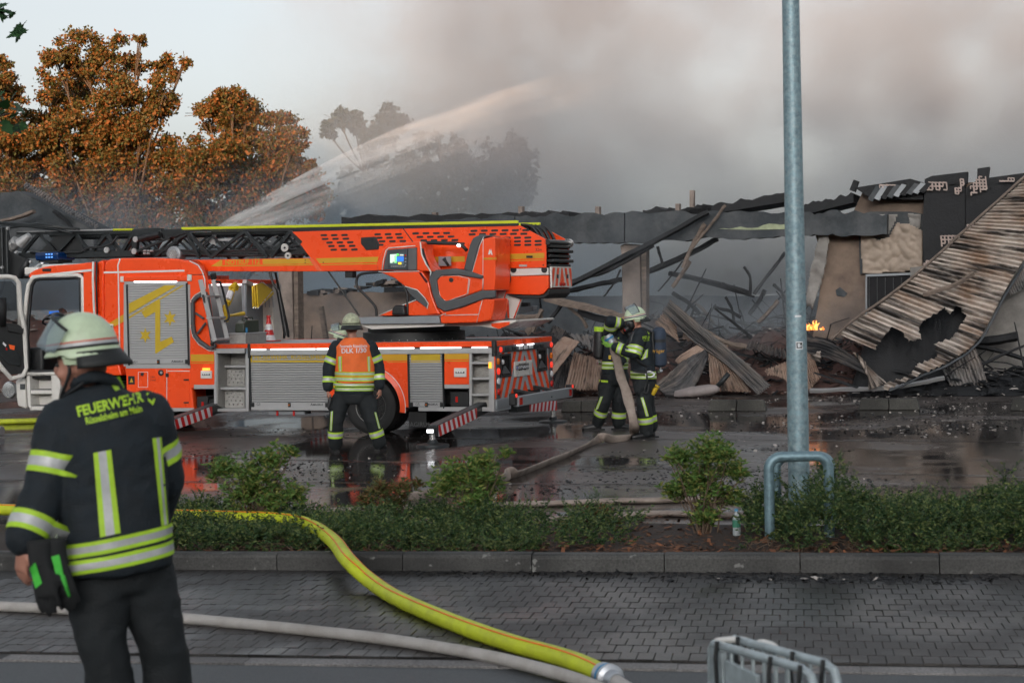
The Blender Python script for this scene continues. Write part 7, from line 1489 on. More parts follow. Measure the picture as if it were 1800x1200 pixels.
def hand(e, wrist, fdir, pdir, m, name='hand', curl=.5, s=1.0, vox=.006, thumb=1):
 f = Vector(fdir).normalized(); p = (Vector(pdir) - f * Vector(pdir).dot(f)).normalized(); sd = f.cross(p); w = Vector(wrist); q = MB()
 ring_loft(q, [(w - f * .02 * s, sd * .03 * s, p * .022 * s), (w + f * .03 * s, sd * .038 * s, p * .018 * s), (w + f * .085 * s, sd * .042 * s, p * .014 * s), (w + f * .095 * s, sd * .04 * s, p * .011 * s)], 14)
 for i, L_ in enumerate((.068, .078, .072, .056)):
  b = w + f * .085 * s + sd * ((i - 1.5) * .021 * s); pts = [b - f * .02 * s]; d = f.copy(); ang = 0
  for k in range(3):
   ang += curl * (.35, .75, .6)[k]; dd = f * math.cos(ang) + p * math.sin(ang); pts.append(pts[-1] + dd * (L_ * (.62, .36, .28)[k] * s))
  capsule(q, pts, [.0095 * s, .0095 * s, .0088 * s, .0075 * s])
 b = w + f * .03 * s + sd * (thumb * .034 * s); t1 = b + (sd * thumb * .6 + f * .7 + p * .3).normalized() * .035 * s; t2 = t1 + (f + p * .5 * curl + sd * thumb * .15).normalized() * .032 * s; capsule(q, [b, t1, t2], [.013 * s, .011 * s, .009 * s])
 return blob(name, q, vox, m, e, 2)
def helmet(e, c, f, u, shell, s=1.0, visor=50, flap=True, band_m=REDF, name='helmet', worn=False, flap_len=.12, vis_alpha=.35):
 f = Vector(f).normalized(); u = (Vector(u) - f * Vector(u).dot(f)).normalized(); r = f.cross(u); c = Vector(c); h = empty(name); h.parent = e
 def pt(az, el, k=1.0): return c + (f * (math.cos(az) * .158) + r * (math.sin(az) * .128)) * math.cos(el) * k * s + u * (math.sin(el) * .15 * s * k + .02 * s)
 q = MB(); seg, n = 32, 10; vs = []
 for j in range(n + 1):
  el = rad(90) * j / n
  for i in range(seg): vs.append(pt(math.tau * i / seg, el))
 q.add(vs, [(j * seg + i, j * seg + (i + 1) % seg, (j + 1) * seg + (i + 1) % seg, (j + 1) * seg + i) for j in range(n) for i in range(seg)])
 low = []
 for j, (k, dz) in enumerate(((1.0, 0), (1.03, -.018), (1.1, -.034), (1.1, -.042), (.98, -.04))):
  for i in range(seg): az = math.tau * i / seg; fr = .35 + .65 * (0.5 - .5 * math.cos(az)) if True else 1; low.append(pt(az, 0, 1 + (k - 1) * (1.3 if math.cos(az) < .2 else .7)) + u * (dz * s * (1.25 if math.cos(az) < 0 else .8)))
 q.add(low, [(j * seg + i, (j + 1) * seg + i, (j + 1) * seg + (i + 1) % seg, j * seg + (i + 1) % seg) for j in range(4) for i in range(seg)])
 o = q.build('shell', shell, h, smooth=True); sm = o.modifiers.new('s', 'SOLIDIFY'); sm.thickness = .006; sm.offset = -1
 for (z0, z1, m) in ((.0, .014, SILVER_TAPE), (.016, .022, band_m)) if band_m else ():
  q = MB(); vs = []
  for i in range(seg):
   for z in (z0, z1): az = math.tau * i / seg; el = math.asin(min(1, z / .15)); vs.append(pt(az, el, 1.008))
  q.add(vs, [(2 * i, 2 * ((i + 1) % seg), 2 * ((i + 1) % seg) + 1, 2 * i + 1) for i in range(seg)]); q.build('band', m, h, smooth=True)
 q = MB(); q.tube([pt(math.tau * i / 32, 0, 1.015) + u * (-.004 * s) for i in range(33)], .006 * s, 6); q.build('edge_strap', BLACK, h)
 for sd in (-1, 1): q = MB(); q.prism([c + f * .05 * s + r * (sd * .125 * s) - u * .005 * s, c - f * .05 * s + r * (sd * .125 * s) - u * .005 * s, c - f * .03 * s + r * (sd * .118 * s) - u * .06 * s, c + f * .04 * s + r * (sd * .118 * s) - u * .055 * s], [c + f * .05 * s + r * (sd * .11 * s) - u * .005 * s, c - f * .05 * s + r * (sd * .11 * s) - u * .005 * s, c - f * .03 * s + r * (sd * .103 * s) - u * .06 * s, c + f * .04 * s + r * (sd * .103 * s) - u * .055 * s]); q.build('ear_guard', shell, h, bevel=.004)
 if flap:
  q = MB(); vs = []; n = 14
  for j in range(4):
   for i in range(n + 1):
    az = rad(100 + 160 * i / n); k = 1.06 + .07 * j * (1 + .5 * max(0, -math.cos(az))); vs.append(pt(az, 0, k) + u * (-.03 - .028 * j) * s * (flap_len / .12))
  q.add(vs, [(j * (n + 1) + i, j * (n + 1) + i + 1, (j + 1) * (n + 1) + i + 1, (j + 1) * (n + 1) + i) for j in range(3) for i in range(n)]); o = q.build('neck_flap', NECKCLOTH, h, smooth=True); sm = o.modifiers.new('s', 'SOLIDIFY'); sm.thickness = .008
 if visor is not None:
  VM = mat('visor_clear', (.3, .38, .42), .06, var=.1, rvar=.03, alpha=vis_alpha); q = MB(); vs = []; n, mm = 16, 6; va = rad(visor)
  for j in range(mm + 1):
   for i in range(n + 1):
    az = rad(-78 + 156 * i / n); R_ = .172 * s; base = f * (math.cos(az) * R_) + r * (math.sin(az) * R_ * .86); d = f * math.sin(va) + u * (-math.cos(va)); d2 = u * math.sin(va) * 0
    rf = f * math.cos(va * 0) ; hgt = .15 * s * (j / mm) * (.55 + .45 * math.cos(az) ** .5 if math.cos(az) > 0 else .5); up_f = f * math.cos(va) + u * math.sin(va)
    b2 = up_f * (math.cos(az) * R_) + r * (math.sin(az) * R_ * .86); dn = (u * -math.cos(va) + f * math.sin(va)); vs.append(c + u * .03 * s + b2 + dn * (hgt - .05 * s))
  q.add(vs, [(j * (n + 1) + i, j * (n + 1) + i + 1, (j + 1) * (n + 1) + i + 1, (j + 1) * (n + 1) + i) for j in range(mm) for i in range(n)]); o = q.build('visor', VM, h, smooth=True); sm = o.modifiers.new('s', 'SOLIDIFY'); sm.thickness = .003
  q = MB(); q.tube([vs[i] for i in range(n + 1)], .007 * s, 6); q.build('visor_rim', BLACK, h, smooth=True)
 return h
def head(e, c, f, u, s=1.0, vox=.008, m=SKIN, neck=None, parent_name='body_head'):
 f = Vector(f).normalized(); u = (Vector(u) - f * Vector(u).dot(f)).normalized(); r = f.cross(u); c = Vector(c); q = MB()
 ellipsoid(q, c + u * .01, (f * .1 * s, r * .078 * s, u * .115 * s)); ellipsoid(q, c - u * .07 * s + f * .035 * s, (f * .062 * s, r * .055 * s, u * .055 * s))
 ellipsoid(q, c + f * .105 * s - u * .015 * s, (f * .022 * s, r * .014 * s, u * .028 * s)); ellipsoid(q, c + f * .085 * s - u * .062 * s, (f * .02 * s, r * .026 * s, u * .009 * s)); ellipsoid(q, c + f * .075 * s + u * .03 * s, (f * .025 * s, r * .05 * s, u * .014 * s))
 for sd in (-1, 1): ellipsoid(q, c + r * sd * .08 * s - f * .005 * s - u * .005 * s, (f * .022 * s, r * .01 * s, u * .034 * s))
 for sd in (-1, 1): ellipsoid(q, c + r * sd * .045 * s + f * .07 * s - u * .03 * s, (f * .025 * s, r * .025 * s, u * .025 * s))
 return q
def eyes(e, c, f, u, s):
 f = Vector(f).normalized(); u = (Vector(u) - f * Vector(u).dot(f)).normalized(); r = f.cross(u)
 for sd in (-1, 1): q = MB(); ellipsoid(q, Vector(c) + f * .088 * s + r * sd * .032 * s + u * .008 * s, (f * .012 * s, r * .014 * s, u * .009 * s), 10); q.build('eye', mat('eye', (.05, .04, .035), .2), e, smooth=True)
def boot(e, ankle, toe, s=1.0, vox=.01):
 a = Vector(ankle); t = Vector(toe); d = (t - a); d.z = 0; d.normalize(); q = MB(); g = min(t.z, a.z - .08)
 heel = Vector((a.x, a.y, g)) - d * .06
 capsule(q, [a + Vector((0, 0, .1)), a], [.066 * s, .06 * s]); sd = Vector((-d.y, d.x, 0))
 ring_loft(q, [(heel + Vector((0, 0, .045)), sd * .035 * s, Vector((0, 0, .045))), (heel + d * .05 + Vector((0, 0, .06)), sd * .045 * s, Vector((0, 0, .06))), (heel + d * .14 + Vector((0, 0, .052)), sd * .05 * s, Vector((0, 0, .052))), (heel + d * .22 + Vector((0, 0, .042)), sd * .052 * s, Vector((0, 0, .042))), (heel + d * .285 + Vector((0, 0, .036)), sd * .042 * s, Vector((0, 0, .036))), (heel + d * .3 + Vector((0, 0, .034)), sd * .02 * s, Vector((0, 0, .025)))], 14)
 o = blob('boot', q, vox, LEATHER, e, 3)
 q = MB(); ring = [(-.05, .034), (0, .044), (.1, .046), (.2, .052), (.27, .042), (.305, .0)]; base = heel + d * .05 - d * .05
 pl = [heel + d * (x + .0) + sd * (w * s) for x, w in ring] + [heel + d * x - sd * (w * s) for x, w in ring[::-1]]; pl = [Vector((p.x, p.y, g)) for p in pl]; q.prism(pl, [p + Vector((0, 0, .022)) for p in pl]); q.build('sole', RUBBER, e)
 return o
def jacket_rings(org, spec, Y, yaw, roll=0.0, dY=None):
 R_ = Vector((math.cos(yaw), math.sin(yaw), roll)).normalized(); F_ = Vector((-math.sin(yaw), math.cos(yaw), 0)); s = Y / FPX; out = []
 for (x, y, hw, hd, *k) in spec: c = P(x, y, Y + (k[0] if k else 0)) - org; out.append((c, R_ * (hw * s), F_ * hd))
 return out, R_, F_
# foreground firefighter seen from behind
Yf = 7.06; o1 = G(255, 1372); o1 = Vector((o1.x, Yf, 0)); pf_ = empty('person', o1, 0, 'nearest firefighter seen from behind, dark turnout coat, pale helmet with raised visor, gloves hanging', 'person')
def Q(x, y, dy=0.0, Y=Yf, o=o1): return P(x, y, Y + dy) - o
yaw = rad(24)
rings, Rv, Fv = jacket_rings(o1, [(160, 676, 36, .075, .0), (166, 690, 46, .085, .0), (180, 706, 74, .105), (184, 735, 84, .125), (191, 790, 91, .145), (198, 860, 92, .15), (202, 930, 95, .16), (204, 985, 96, .165), (205, 1002, 95, .162)], Yf, yaw, .06)
q = MB(); ring_loft(q, rings, 26, .9)
shL, elL, wrL = Q(107, 742, -.03), Q(80, 858, -.1), Q(47, 945, -.2)
shR, elR, wrR = Q(258, 733, .1), Q(284, 842, .18), Q(268, 915, .36)
capsule(q, [shL, shL.lerp(elL, .5), elL], [.1, .096, .087]); capsule(q, [elL, elL.lerp(wrL, .6), wrL], [.087, .081, .074]); capsule(q, [shR, shR.lerp(elR, .5), elR], [.11, .1, .09]); capsule(q, [elR, elR.lerp(wrR, .6), wrR], [.09, .08, .072])
jk = blob('jacket', q, .011, CLOTH, pf_, 6, .011, 7.5, 1)
q = MB()
hipL, knL, anL = Q(170, 1000, .02), Q(178, 1120, -.02), Q(205, 1300, .04); hipR, knR, anR = Q(252, 995, .1), Q(280, 1120, .12), Q(312, 1290, .22)
ring_loft(q, [(Q(206, 955, .05), Rv * .19, Fv * .13), (Q(208, 1000, .05), Rv * .2, Fv * .14), (Q(210, 1035, .05), Rv * .17, Fv * .13)], 20)
capsule(q, [hipL, hipL.lerp(knL, .5), knL], [.122, .115, .1]); capsule(q, [knL, knL.lerp(anL, .5), anL, Q(208, 1325, .04)], [.1, .096, .09, .09]); capsule(q, [hipR, hipR.lerp(knR, .5), knR], [.12, .112, .098]); capsule(q, [knR, knR.lerp(anR, .5), anR, Q(314, 1318, .22)], [.098, .094, .09, .088])
tr_ = blob('trousers', q, .013, CLOTH2, pf_, 6, .014, 5.5, 3)
hf, hu = Vector((-.97, .16, -.1)), Vector((-.06, .0, 1)); hc = Q(146, 640, .0)
q = head(pf_, hc, hf, hu, 1.05); capsule(q, [hc - hu.normalized() * .06 - hf.normalized() * .02, Q(162, 700, .05)], [.062, .07]); capsule(q, [Q(162, 700, .05), Q(195, 830, .05), Q(205, 990, .06)], [.07, .11, .11])
for a, b, c in ((shL, elL, wrL), (shR, elR, wrR)): capsule(q, [Q(175, 735, .05), a], [.06, .05]); capsule(q, [a, b, c, c + (c - b).normalized() * .05], [.05, .042, .032, .03])
for a, b, c in ((hipL, knL, anL), (hipR, knR, anR)): capsule(q, [Q(206, 985, .06), a], [.09, .08]); capsule(q, [a, b, c], [.08, .06, .045])
blob('body', q, .009, SKIN, pf_, 3); eyes(pf_, hc, hf, hu, 1.05)
q = MB(); r_ = hf.normalized().cross(hu.normalized())
q.tube(catmull([Q(118, 632, -.06), Q(122, 655, -.08), Q(110, 690, -.05), Q(108, 700, .05)], 4), .008, 6); q.tube(catmull([Q(160, 660, -.07), Q(140, 678, -.09), Q(112, 697, -.04)], 4), .008, 6); q.build('chin_strap', BLACK, pf_)
helmet(pf_, hc + Vector((.0, 0, .055)), hf, hu + Vector((.12, 0, 0)), HELM, .95, visor=38, flap_len=.1)
q = MB(); q.tube(catmull([Q(140, 668, -.06), Q(165, 662, -.08), Q(195, 668, -.02), Q(208, 684, .06)], 5), .028, 10, flat=.8); q.tube(catmull([Q(140, 668, -.06), Q(122, 690, .02), Q(118, 705, .1)], 5), .026, 10); q.build('collar', CLOTH, pf_, smooth=True)
bv = bvh_of(jk)
def trunk_band(bv, xa, ya, xb, yb, name, th, e, o, Y, dy=0.05):
 c0 = P((xa + xb) / 2, (ya + yb) / 2 - th / 2, Y + dy) - o; c1 = P((xa + xb) / 2, (ya + yb) / 2 + th / 2, Y + dy) - o; ups = (c1 - c0); L_ = ups.length
 a_ = Vector((xb - xa, -(yb - ya), 0)); sl = (a_.y / a_.x); nrm = Vector((sl * .95, 0, -1)).normalized(); m_ = (c0 + c1) / 2
 return band(bv, m_ - nrm * L_ / 2, m_ + nrm * L_ / 2, name, e, seg=44, off=.006, reach=.34)
trunk_band(bv, 104, 962, 298, 932, 'reflective_band', 24, pf_, o1, Yf); trunk_band(bv, 104, 990, 298, 962, 'reflective_band', 24, pf_, o1, Yf)
stripe_on(bv, o1, [(164, 796), (195, 790), (212, 936), (176, 944)], pf_); stripe_on(bv, o1, [(268, 770), (284, 768), (296, 920), (284, 924)], pf_, cols=((0, .45, 0), (.45, .75, 1), (.75, 1, 0)))
band(bv, shL.lerp(elL, .5), shL.lerp(elL, .5) + (elL - shL).normalized() * .085, 'sleeve_band', pf_); band(bv, elL.lerp(wrL, .58), elL.lerp(wrL, .58) + (wrL - elL).normalized() * .08, 'sleeve_band', pf_); band(bv, shR.lerp(elR, .38), shR.lerp(elR, .38) + (elR - shR).normalized() * .085, 'sleeve_band', pf_)
decal(bv, o1, text_px('FEUERWEHR', 25, 193, 711, rad(-13), 0, .8, .84), 'lettering', LIME_TAPE, pf_, .006); decal(bv, o1, text_px('Rüsselsheim am Main', 17, 200, 729, rad(-13), 0, .5, .7), 'lettering', LIME_TAPE, pf_, .006)
decal(bv, o1, quad_grid((190, 668), (210, 661), (219, 681), (203, 687), 4, 6), 'shoulder_tab', LIME_TAPE, pf_, .008)
for pl in ([(257, 691), (267, 688), (273, 702), (269, 712), (261, 705)],): decal(bv, o1, (pl, [(0, 1, 2, 3, 4)]), 'crest', LIME_TAPE, pf_, .006)
decal(bv, o1, ([(261, 694), (266, 693), (269, 702), (266, 705)], [(0, 1, 2, 3)]), 'crest_mark', CLOTH, pf_, .008)
hand(pf_, wrL + (wrL - elL).normalized() * .04, Vector((-.12, .0, -1)), Vector((.6, .6, 0)), SKIN, curl=.55, s=1.05, thumb=1)
hand(pf_, wrR + Vector((-.02, .03, -.04)), Vector((-.3, .4, -.8)), Vector((-.6, -.3, 0)), SKIN, curl=.6, s=1.0)
gp = P(98, 965, Yf - .25); gl = empty('work_gloves', gp, 0, 'pair of black and bright green gloves hanging from the nearest firefighter coat', 'gloves')
GK = mat('glove_black', (.01, .011, .012), .8, var=.3); GG = mat('glove_green', (.08, .55, .06), .6, var=.1)
def QG(x, y, dy=-.25): return P(x, y, Yf + dy) - gp
for i, (w0, f0) in enumerate(((QG(70, 975, -.27), Vector((.13, .03, -1))), (QG(96, 972, -.24), Vector((.2, .1, -1))))):
 q = MB(); ring_loft(q, [(w0 + Vector((0, 0, .06)), Vector((.05, .01, 0)), Vector((0, .03, 0))), (w0, Vector((.045, .01, 0)), Vector((0, .03, 0))), (w0 + f0 * .05, Vector((.048, .01, 0)), Vector((0, .03, 0)))], 14); blob('cuff', q, .008, GK, gl, 2)
 g_ = hand(gl, w0 + f0 * .05, f0, Vector((.1, 1, .0)), GK, 'glove', .3, 1.25, .007, thumb=(-1 if i else 1)); bg = bvh_of(g_)
decal(bvh_of(*[o for o in gl.children]), gp, quad_grid((52, 998), (62, 988), (74, 1024), (62, 1034), 4, 4), 'green_panel', GG, gl, .006); decal(bvh_of(*[o for o in gl.children if o.name.startswith(('glove', 'cuff'))]), gp, quad_grid((90, 978), (104, 974), (112, 1012), (98, 1008), 4, 4), 'green_panel', GG, gl, .006)
decal(bvh_of(*[o for o in gl.children if o.name.startswith(('glove', 'cuff'))]), gp, quad_grid((104, 1008), (114, 1010), (124, 1046), (120, 1050), 4, 4), 'green_panel', GG, gl, .006)
q = MB(); q.tube([QG(100, 940, -.2), QG(96, 960, -.24), QG(92, 975, -.25)], .006, 6); q.build('clip', CHROME, gl)
# firefighter in the orange vest
Yv = 23.5; o2 = G(627, 793); o2 = Vector((o2.x, o2.y, 0)); Yv = o2.y; pv = empty('person', o2, 0, 'firefighter in an orange vest seen from behind, standing legs apart by the truck wheel', 'person')
def c7(X, Y): return (520 + X / 4.2875, 540 + Y / 4.2875)
def QV(X, Y, dy=0.0): return P(*c7(X, Y), Yv + dy) - o2
rings, Rv, Fv = jacket_rings(o2, [(*c7(430, 232), 14, .07), (*c7(435, 262), 22, .1), (*c7(437, 290), 30, .13), (*c7(440, 340), 31, .145), (*c7(445, 420), 32, .15), (*c7(445, 500), 33, .155), (*c7(440, 570), 33, .16), (*c7(438, 640), 34.5, .165), (*c7(438, 655), 34, .16)], Yv, 0)
q = MB(); ring_loft(q, rings, 24, .9)
AL = [QV(312, 300), QV(250, 450, -.03), QV(243, 600, -.08)]; AR = [QV(560, 300), QV(622, 440, .02), QV(632, 590, -.04)]
for a in (AL, AR): capsule(q, [a[0], a[0].lerp(a[1], .5), a[1]], [.1, .095, .085]); capsule(q, [a[1], a[1].lerp(a[2], .6), a[2]], [.085, .076, .07])
jk = blob('jacket', q, .013, CLOTH, pv, 5, .009, 8, 5)
LL = [QV(352, 690), QV(300, 850, -.06), QV(297, 1030)]; LR = [QV(520, 690), QV(575, 850, -.05), QV(628, 1020)]
q = MB(); ring_loft(q, [(QV(438, 600), Rv * .21, Fv * .14), (QV(438, 660), Rv * .235, Fv * .155), (QV(438, 720), Rv * .2, Fv * .14)], 20)
for l in (LL, LR): capsule(q, [l[0], l[0].lerp(l[1], .5), l[1]], [.128, .118, .102]); capsule(q, [l[1], l[1].lerp(l[2], .5), l[2]], [.102, .098, .09])
for (X, Y) in ((275, 740), (590, 735)): ellipsoid(q, QV(X, Y, -.01), (Rv * .06, Fv * .1, Vector((0, 0, .1))))
tr_ = blob('trousers', q, .014, CLOTH2, pv, 5, .014, 6, 7)
hv = QV(420, 160, .02); hf, hu = Vector((-.12, 1, -.05)), Vector((0, 0, 1)); q = head(pv, hv, hf, hu, 1.0); capsule(q, [hv - Vector((0, .02, .06)), QV(432, 270)], [.06, .07]); capsule(q, [QV(432, 270), QV(440, 500), QV(438, 660)], [.08, .11, .12])
for a in (AL, AR): capsule(q, [QV(437, 295), a[0]], [.06, .05]); capsule(q, a + [a[2] + (a[2] - a[1]).normalized() * .04], [.05, .042, .032, .03])
for l in (LL, LR): capsule(q, [QV(438, 670), l[0]], [.09, .08]); capsule(q, l, [.08, .06, .045])
blob('body', q, .011, SKIN, pv, 3)
helmet(pv, hv + Vector((0, 0, .045)), hf, hu, HELM_OLD, 1.0, visor=None, flap_len=.09, band_m=None)
for l, tx in ((LL, QV(270, 1082, .14)), (LR, QV(665, 1082, .16))): tx.z = .0; an = l[2].copy(); boot(pv, Vector((an.x, an.y, .13)), Vector((tx.x, an.y + .2 if True else tx.y, 0)))
for a, sd in ((AL, 1), (AR, -1)): hand(pv, a[2] + (a[2] - a[1]).normalized() * .045, Vector((0, -.05, -1)), Vector((-sd * -.8, .3, 0)), SKIN, curl=.75, thumb=sd, vox=.008)
bv = bvh_of(jk)
q = MB(); vs = []; fs = []; nU, nV = 44, 16
for j in range(nV + 1):
 z0 = QV(440, 228).z; z1 = QV(440, 566).z; z = z0 + (z1 - z0) * j / nV; cx_ = QV(437, 300).x + (.012 if j > 8 else 0)
 for i in range(nU):
  t = math.tau * i / nU; r = Vector((math.cos(t), math.sin(t), 0)); c = Vector((cx_, QV(440, 400).y, z)); lim = (.242 if j > 3 else .1 + .0475 * j) + (.018 * j / nV); h = None
  ex = 1 / math.sqrt((math.cos(t) / (lim)) ** 2 + (math.sin(t) / (.174 if j > 2 else .105 + .026 * j)) ** 2); fl = (.012 * math.sin(5 * t + j * .3) * j / nV); vs.append(c + r * (ex + .022 + fl))
for j in range(nV):
 for i in range(nU): fs.append((j * nU + i, j * nU + (i + 1) % nU, (j + 1) * nU + (i + 1) % nU, (j + 1) * nU + i))
q.add(vs, fs); vest = q.build('vest', mat('vest_orange', (.85, .16, .03), .75, var=.1, vscale=10, bump=.2, bscale=30), pv, smooth=True); bvv = bvh_of(vest)
cc = QV(440, 490)
def vband(ya, yb, bvx, name): c0 = QV(438, ya); c1 = QV(438, yb); band(bvx, c0, c1, name, pv, seg=40, off=.005, reach=.3)
vband(483, 512, bvv, 'vest_band'); vband(520, 553, bvv, 'vest_band'); vband(566, 592, bv, 'jacket_band'); vband(600, 626, bv, 'jacket_band')
for X0, X1 in ((317, 346), (538, 560)): stripe_on(bvv, o2, [c7(X0, 372), c7(X1, 368), c7(X1 + 2, 482), c7(X0 + 6, 484)], pv, cols=((0, .3, 0), (.3, .7, 1), (.7, 1, 0)))
decal(bvv, o2, text_px('DLK 1/30', 11.5, *c7(437, 328), rad(-2), 0, .25, .98), 'lettering', WHITEF, pv, .006); decal(bvv, o2, text_px('Feuerwehr Rüsselsheim', 7.6, *c7(434, 293), rad(-1), 0, .1, .66), 'lettering', WHITEF, pv, .006)
for a, tt in ((AL, (.55, .5)), (AR, (.5, .45))): band(bv, a[0].lerp(a[1], tt[0]), a[0].lerp(a[1], tt[0]) + (a[1] - a[0]).normalized() * .085, 'sleeve_band', pv); band(bv, a[1].lerp(a[2], tt[1]), a[1].lerp(a[2], tt[1]) + (a[2] - a[1]).normalized() * .08, 'sleeve_band', pv)
bt = bvh_of(tr_)
for l in (LL, LR): band(bt, l[1].lerp(l[2], .44), l[1].lerp(l[2], .44) + (l[2] - l[1]).normalized() * .09, 'leg_band', pv)
stripe_on(bt, o2, [c7(262, 785), c7(280, 782), c7(272, 930), c7(255, 930)], pv, 'leg_strip'); stripe_on(bt, o2, [c7(592, 790), c7(606, 790), c7(638, 912), c7(624, 914)], pv, 'leg_strip')
q = MB(); q.tube([QV(258, 660, -.1), QV(260, 700, -.12), QV(248, 760, -.12)], .02, 6); q.build('radio', BLACK, pv, bevel=.004)
hd_ = T(*c7(318, 195), .75); hw = TO + tX * hd_.x + tW * hd_.y; sh_ = empty('spare_helmet', Vector((hw.x, hw.y, DECK + .0)), 0, 'pale helmet with clear visor lying on the truck deck', 'helmet')
helmet(sh_, Vector((0, 0, .11)), Vector((-1, .1, .35)), Vector((.35, 0, 1)), HELM, .95, visor=60, name='helmet_body')
# two firefighters with breathing apparatus
def c6(X, Y): return (960 + X / 4.2857, 520 + Y / 4.2857)
CYLN = mat('cylinder_cover_navy', (.03, .045, .075), .75, var=.2, vscale=10, bump=.2); MASK = mat('mask_rubber', (.012, .012, .013), .4)
GLOVEY = mat('glove_lime', (.2, .42, .06), .7, var=.15)
def scba(e, top, bot, r, m, lab=True):
 a = empty('breathing_apparatus'); a.parent = e; d = (Vector(top) - Vector(bot)); L_ = d.length
 q = MB(); q.lathe(bot, d, [(0, r * .55), (.03, r * .92), (.06, r), (L_ - .08, r), (L_ - .03, r * .85), (L_, r * .4)], 22); q.build('air_cylinder', m, a, smooth='auto')
 q = MB(); q.lathe(Vector(bot) + d * .62, d, [(0, r + .004), (.045, r + .004)], 22); q.build('cylinder_strap', BLACK, a, smooth='auto'); q = MB(); q.cyl(Vector(bot), Vector(bot) - d.normalized() * .06, .02, 10); q.lathe(Vector(bot) - d.normalized() * .06, d.orthogonal(), [(-.03, .024), (.03, .024)], 10); q.build('valve', CHROME, a, smooth='auto'); return a
o3 = G(1131, 771); o3 = Vector((o3.x, o3.y, 0)); Yr = o3.y; pr = empty('person', o3, 0, 'firefighter with navy air cylinder and pale helmet, facing left and gripping a hose coupling', 'person')
def QR(X, Y, dy=0.0): return P(*c6(X, Y), Yr + dy) - o3
Rv = Vector((-.35, .94, 0)); Fv = Vector((-.94, -.35, 0))
def trunk(Qf, spec): return [(Qf(X, Y), Rv * hw, Fv * hd) for X, Y, hw, hd in spec]
q = MB(); ring_loft(q, trunk(QR, [(695, 240, .08, .075), (705, 265, .14, .1), (712, 300, .2, .13), (715, 370, .215, .15), (720, 450, .21, .15), (730, 540, .205, .15), (735, 610, .215, .16), (736, 640, .215, .16)]), 24, .9)
AN = [QR(705, 300, -.2), QR(668, 432, -.28), QR(525, 385, -.2)]; AF = [QR(690, 300, .16), QR(620, 420, .2), QR(500, 370, .05)]
for a in (AN, AF): capsule(q, [a[0], a[0].lerp(a[1], .5), a[1]], [.105, .098, .088]); capsule(q, [a[1], a[1].lerp(a[2], .6), a[2]], [.088, .078, .07])
jk = blob('jacket', q, .013, CLOTH, pr, 5, .009, 8, 11)
LN = [QR(735, 650, -.1), QR(738, 820, -.14), QR(757, 1020, -.1)]; LF = [QR(745, 650, .1), QR(765, 820, .12), QR(790, 980, .16)]
q = MB(); ring_loft(q, trunk(QR, [(735, 590, .19, .14), (738, 640, .2, .15), (740, 690, .18, .14)]), 20)
for l in (LN, LF): capsule(q, [l[0], l[0].lerp(l[1], .5), l[1]], [.122, .116, .1]); capsule(q, [l[1], l[1].lerp(l[2], .5), l[2]], [.1, .098, .095])
ellipsoid(q, QR(705, 700, -.18), (Rv * .06, Fv * .09, Vector((0, 0, .1))))
tr_ = blob('trousers', q, .014, CLOTH2, pr, 5, .014, 6, 13)
hr_ = QR(668, 195); hf, hu = Vector((-.95, -.15, -.25)), Vector((-.2, 0, 1)); q = head(pr, hr_, hf, hu, 1.0); capsule(q, [hr_ - Vector((-.02, 0, .06)), QR(698, 265)], [.06, .07]); capsule(q, [QR(700, 280), QR(720, 450), QR(735, 620)], [.08, .1, .11])
for a in (AN, AF): capsule(q, [QR(708, 300), a[0]], [.06, .05]); capsule(q, a, [.05, .042, .03])
for l in (LN, LF): capsule(q, [QR(736, 640), l[0]], [.09, .08]); capsule(q, l, [.08, .06, .045])
blob('body', q, .011, SKIN, pr, 3)
def facemask(e, c, f, u, s=1.0):
 f = Vector(f).normalized(); u = (Vector(u) - f * Vector(u).dot(f)).normalized(); r = f.cross(u); q = MB(); ellipsoid(q, Vector(c) + f * .065 * s - u * .01, (f * .07 * s, r * .085 * s, u * .1 * s)); mk = q.build('face_mask', MASK, e, smooth=True)
 q = MB(); ellipsoid(q, Vector(c) + f * .085 * s + u * .015 * s, (f * .058 * s, r * .075 * s, u * .055 * s)); q.build('lens', mat('mask_lens', (.03, .035, .04), .08), mk, smooth=True)
 q = MB(); q.cyl(Vector(c) + f * .11 * s - u * .06 * s, Vector(c) + f * .17 * s - u * .075 * s, .035 * s, 14); q.build('breathing_valve', BLACK, mk, smooth='auto'); q = MB(); q.lathe(Vector(c) + f * .168 * s - u * .0745 * s, f, [(0, .018), (.012, .018)], 10); q.build('valve_button', LENSR, mk)
facemask(pr, hr_, hf, hu)
helmet(pr, hr_ + Vector((.01, 0, .055)), hf + Vector((0, 0, .1)), hu + Vector((.05, 0, 0)), HELM, 1.0, visor=78, flap_len=.1)
boot(pr, Vector((LN[2].x, LN[2].y, .13)), LN[2] * 1 + Vector((-.25, -.05, -LN[2].z))); boot(pr, Vector((LF[2].x, LF[2].y, .13)), LF[2] + Vector((-.22, .0, -LF[2].z)))
bv = bvh_of(jk); bt = bvh_of(tr_)
def tb(bvx, Qf, X, ya, yb, name, e): band(bvx, Qf(X, ya), Qf(X, yb), name, e, seg=40, off=.006, reach=.3)
tb(bv, QR, 730, 566, 588, 'jacket_band', pr); tb(bv, QR, 734, 596, 620, 'jacket_band', pr)
for t in (.62, .86): band(bv, AN[0].lerp(AN[1], t), AN[0].lerp(AN[1], t) + (AN[1] - AN[0]).normalized() * .06, 'sleeve_band', pr)
band(bv, AN[1].lerp(AN[2], .62), AN[1].lerp(AN[2], .62) + (AN[2] - AN[1]).normalized() * .08, 'sleeve_band', pr); band(bv, AF[1].lerp(AF[2], .6), AF[1].lerp(AF[2], .6) + (AF[2] - AF[1]).normalized() * .08, 'sleeve_band', pr)
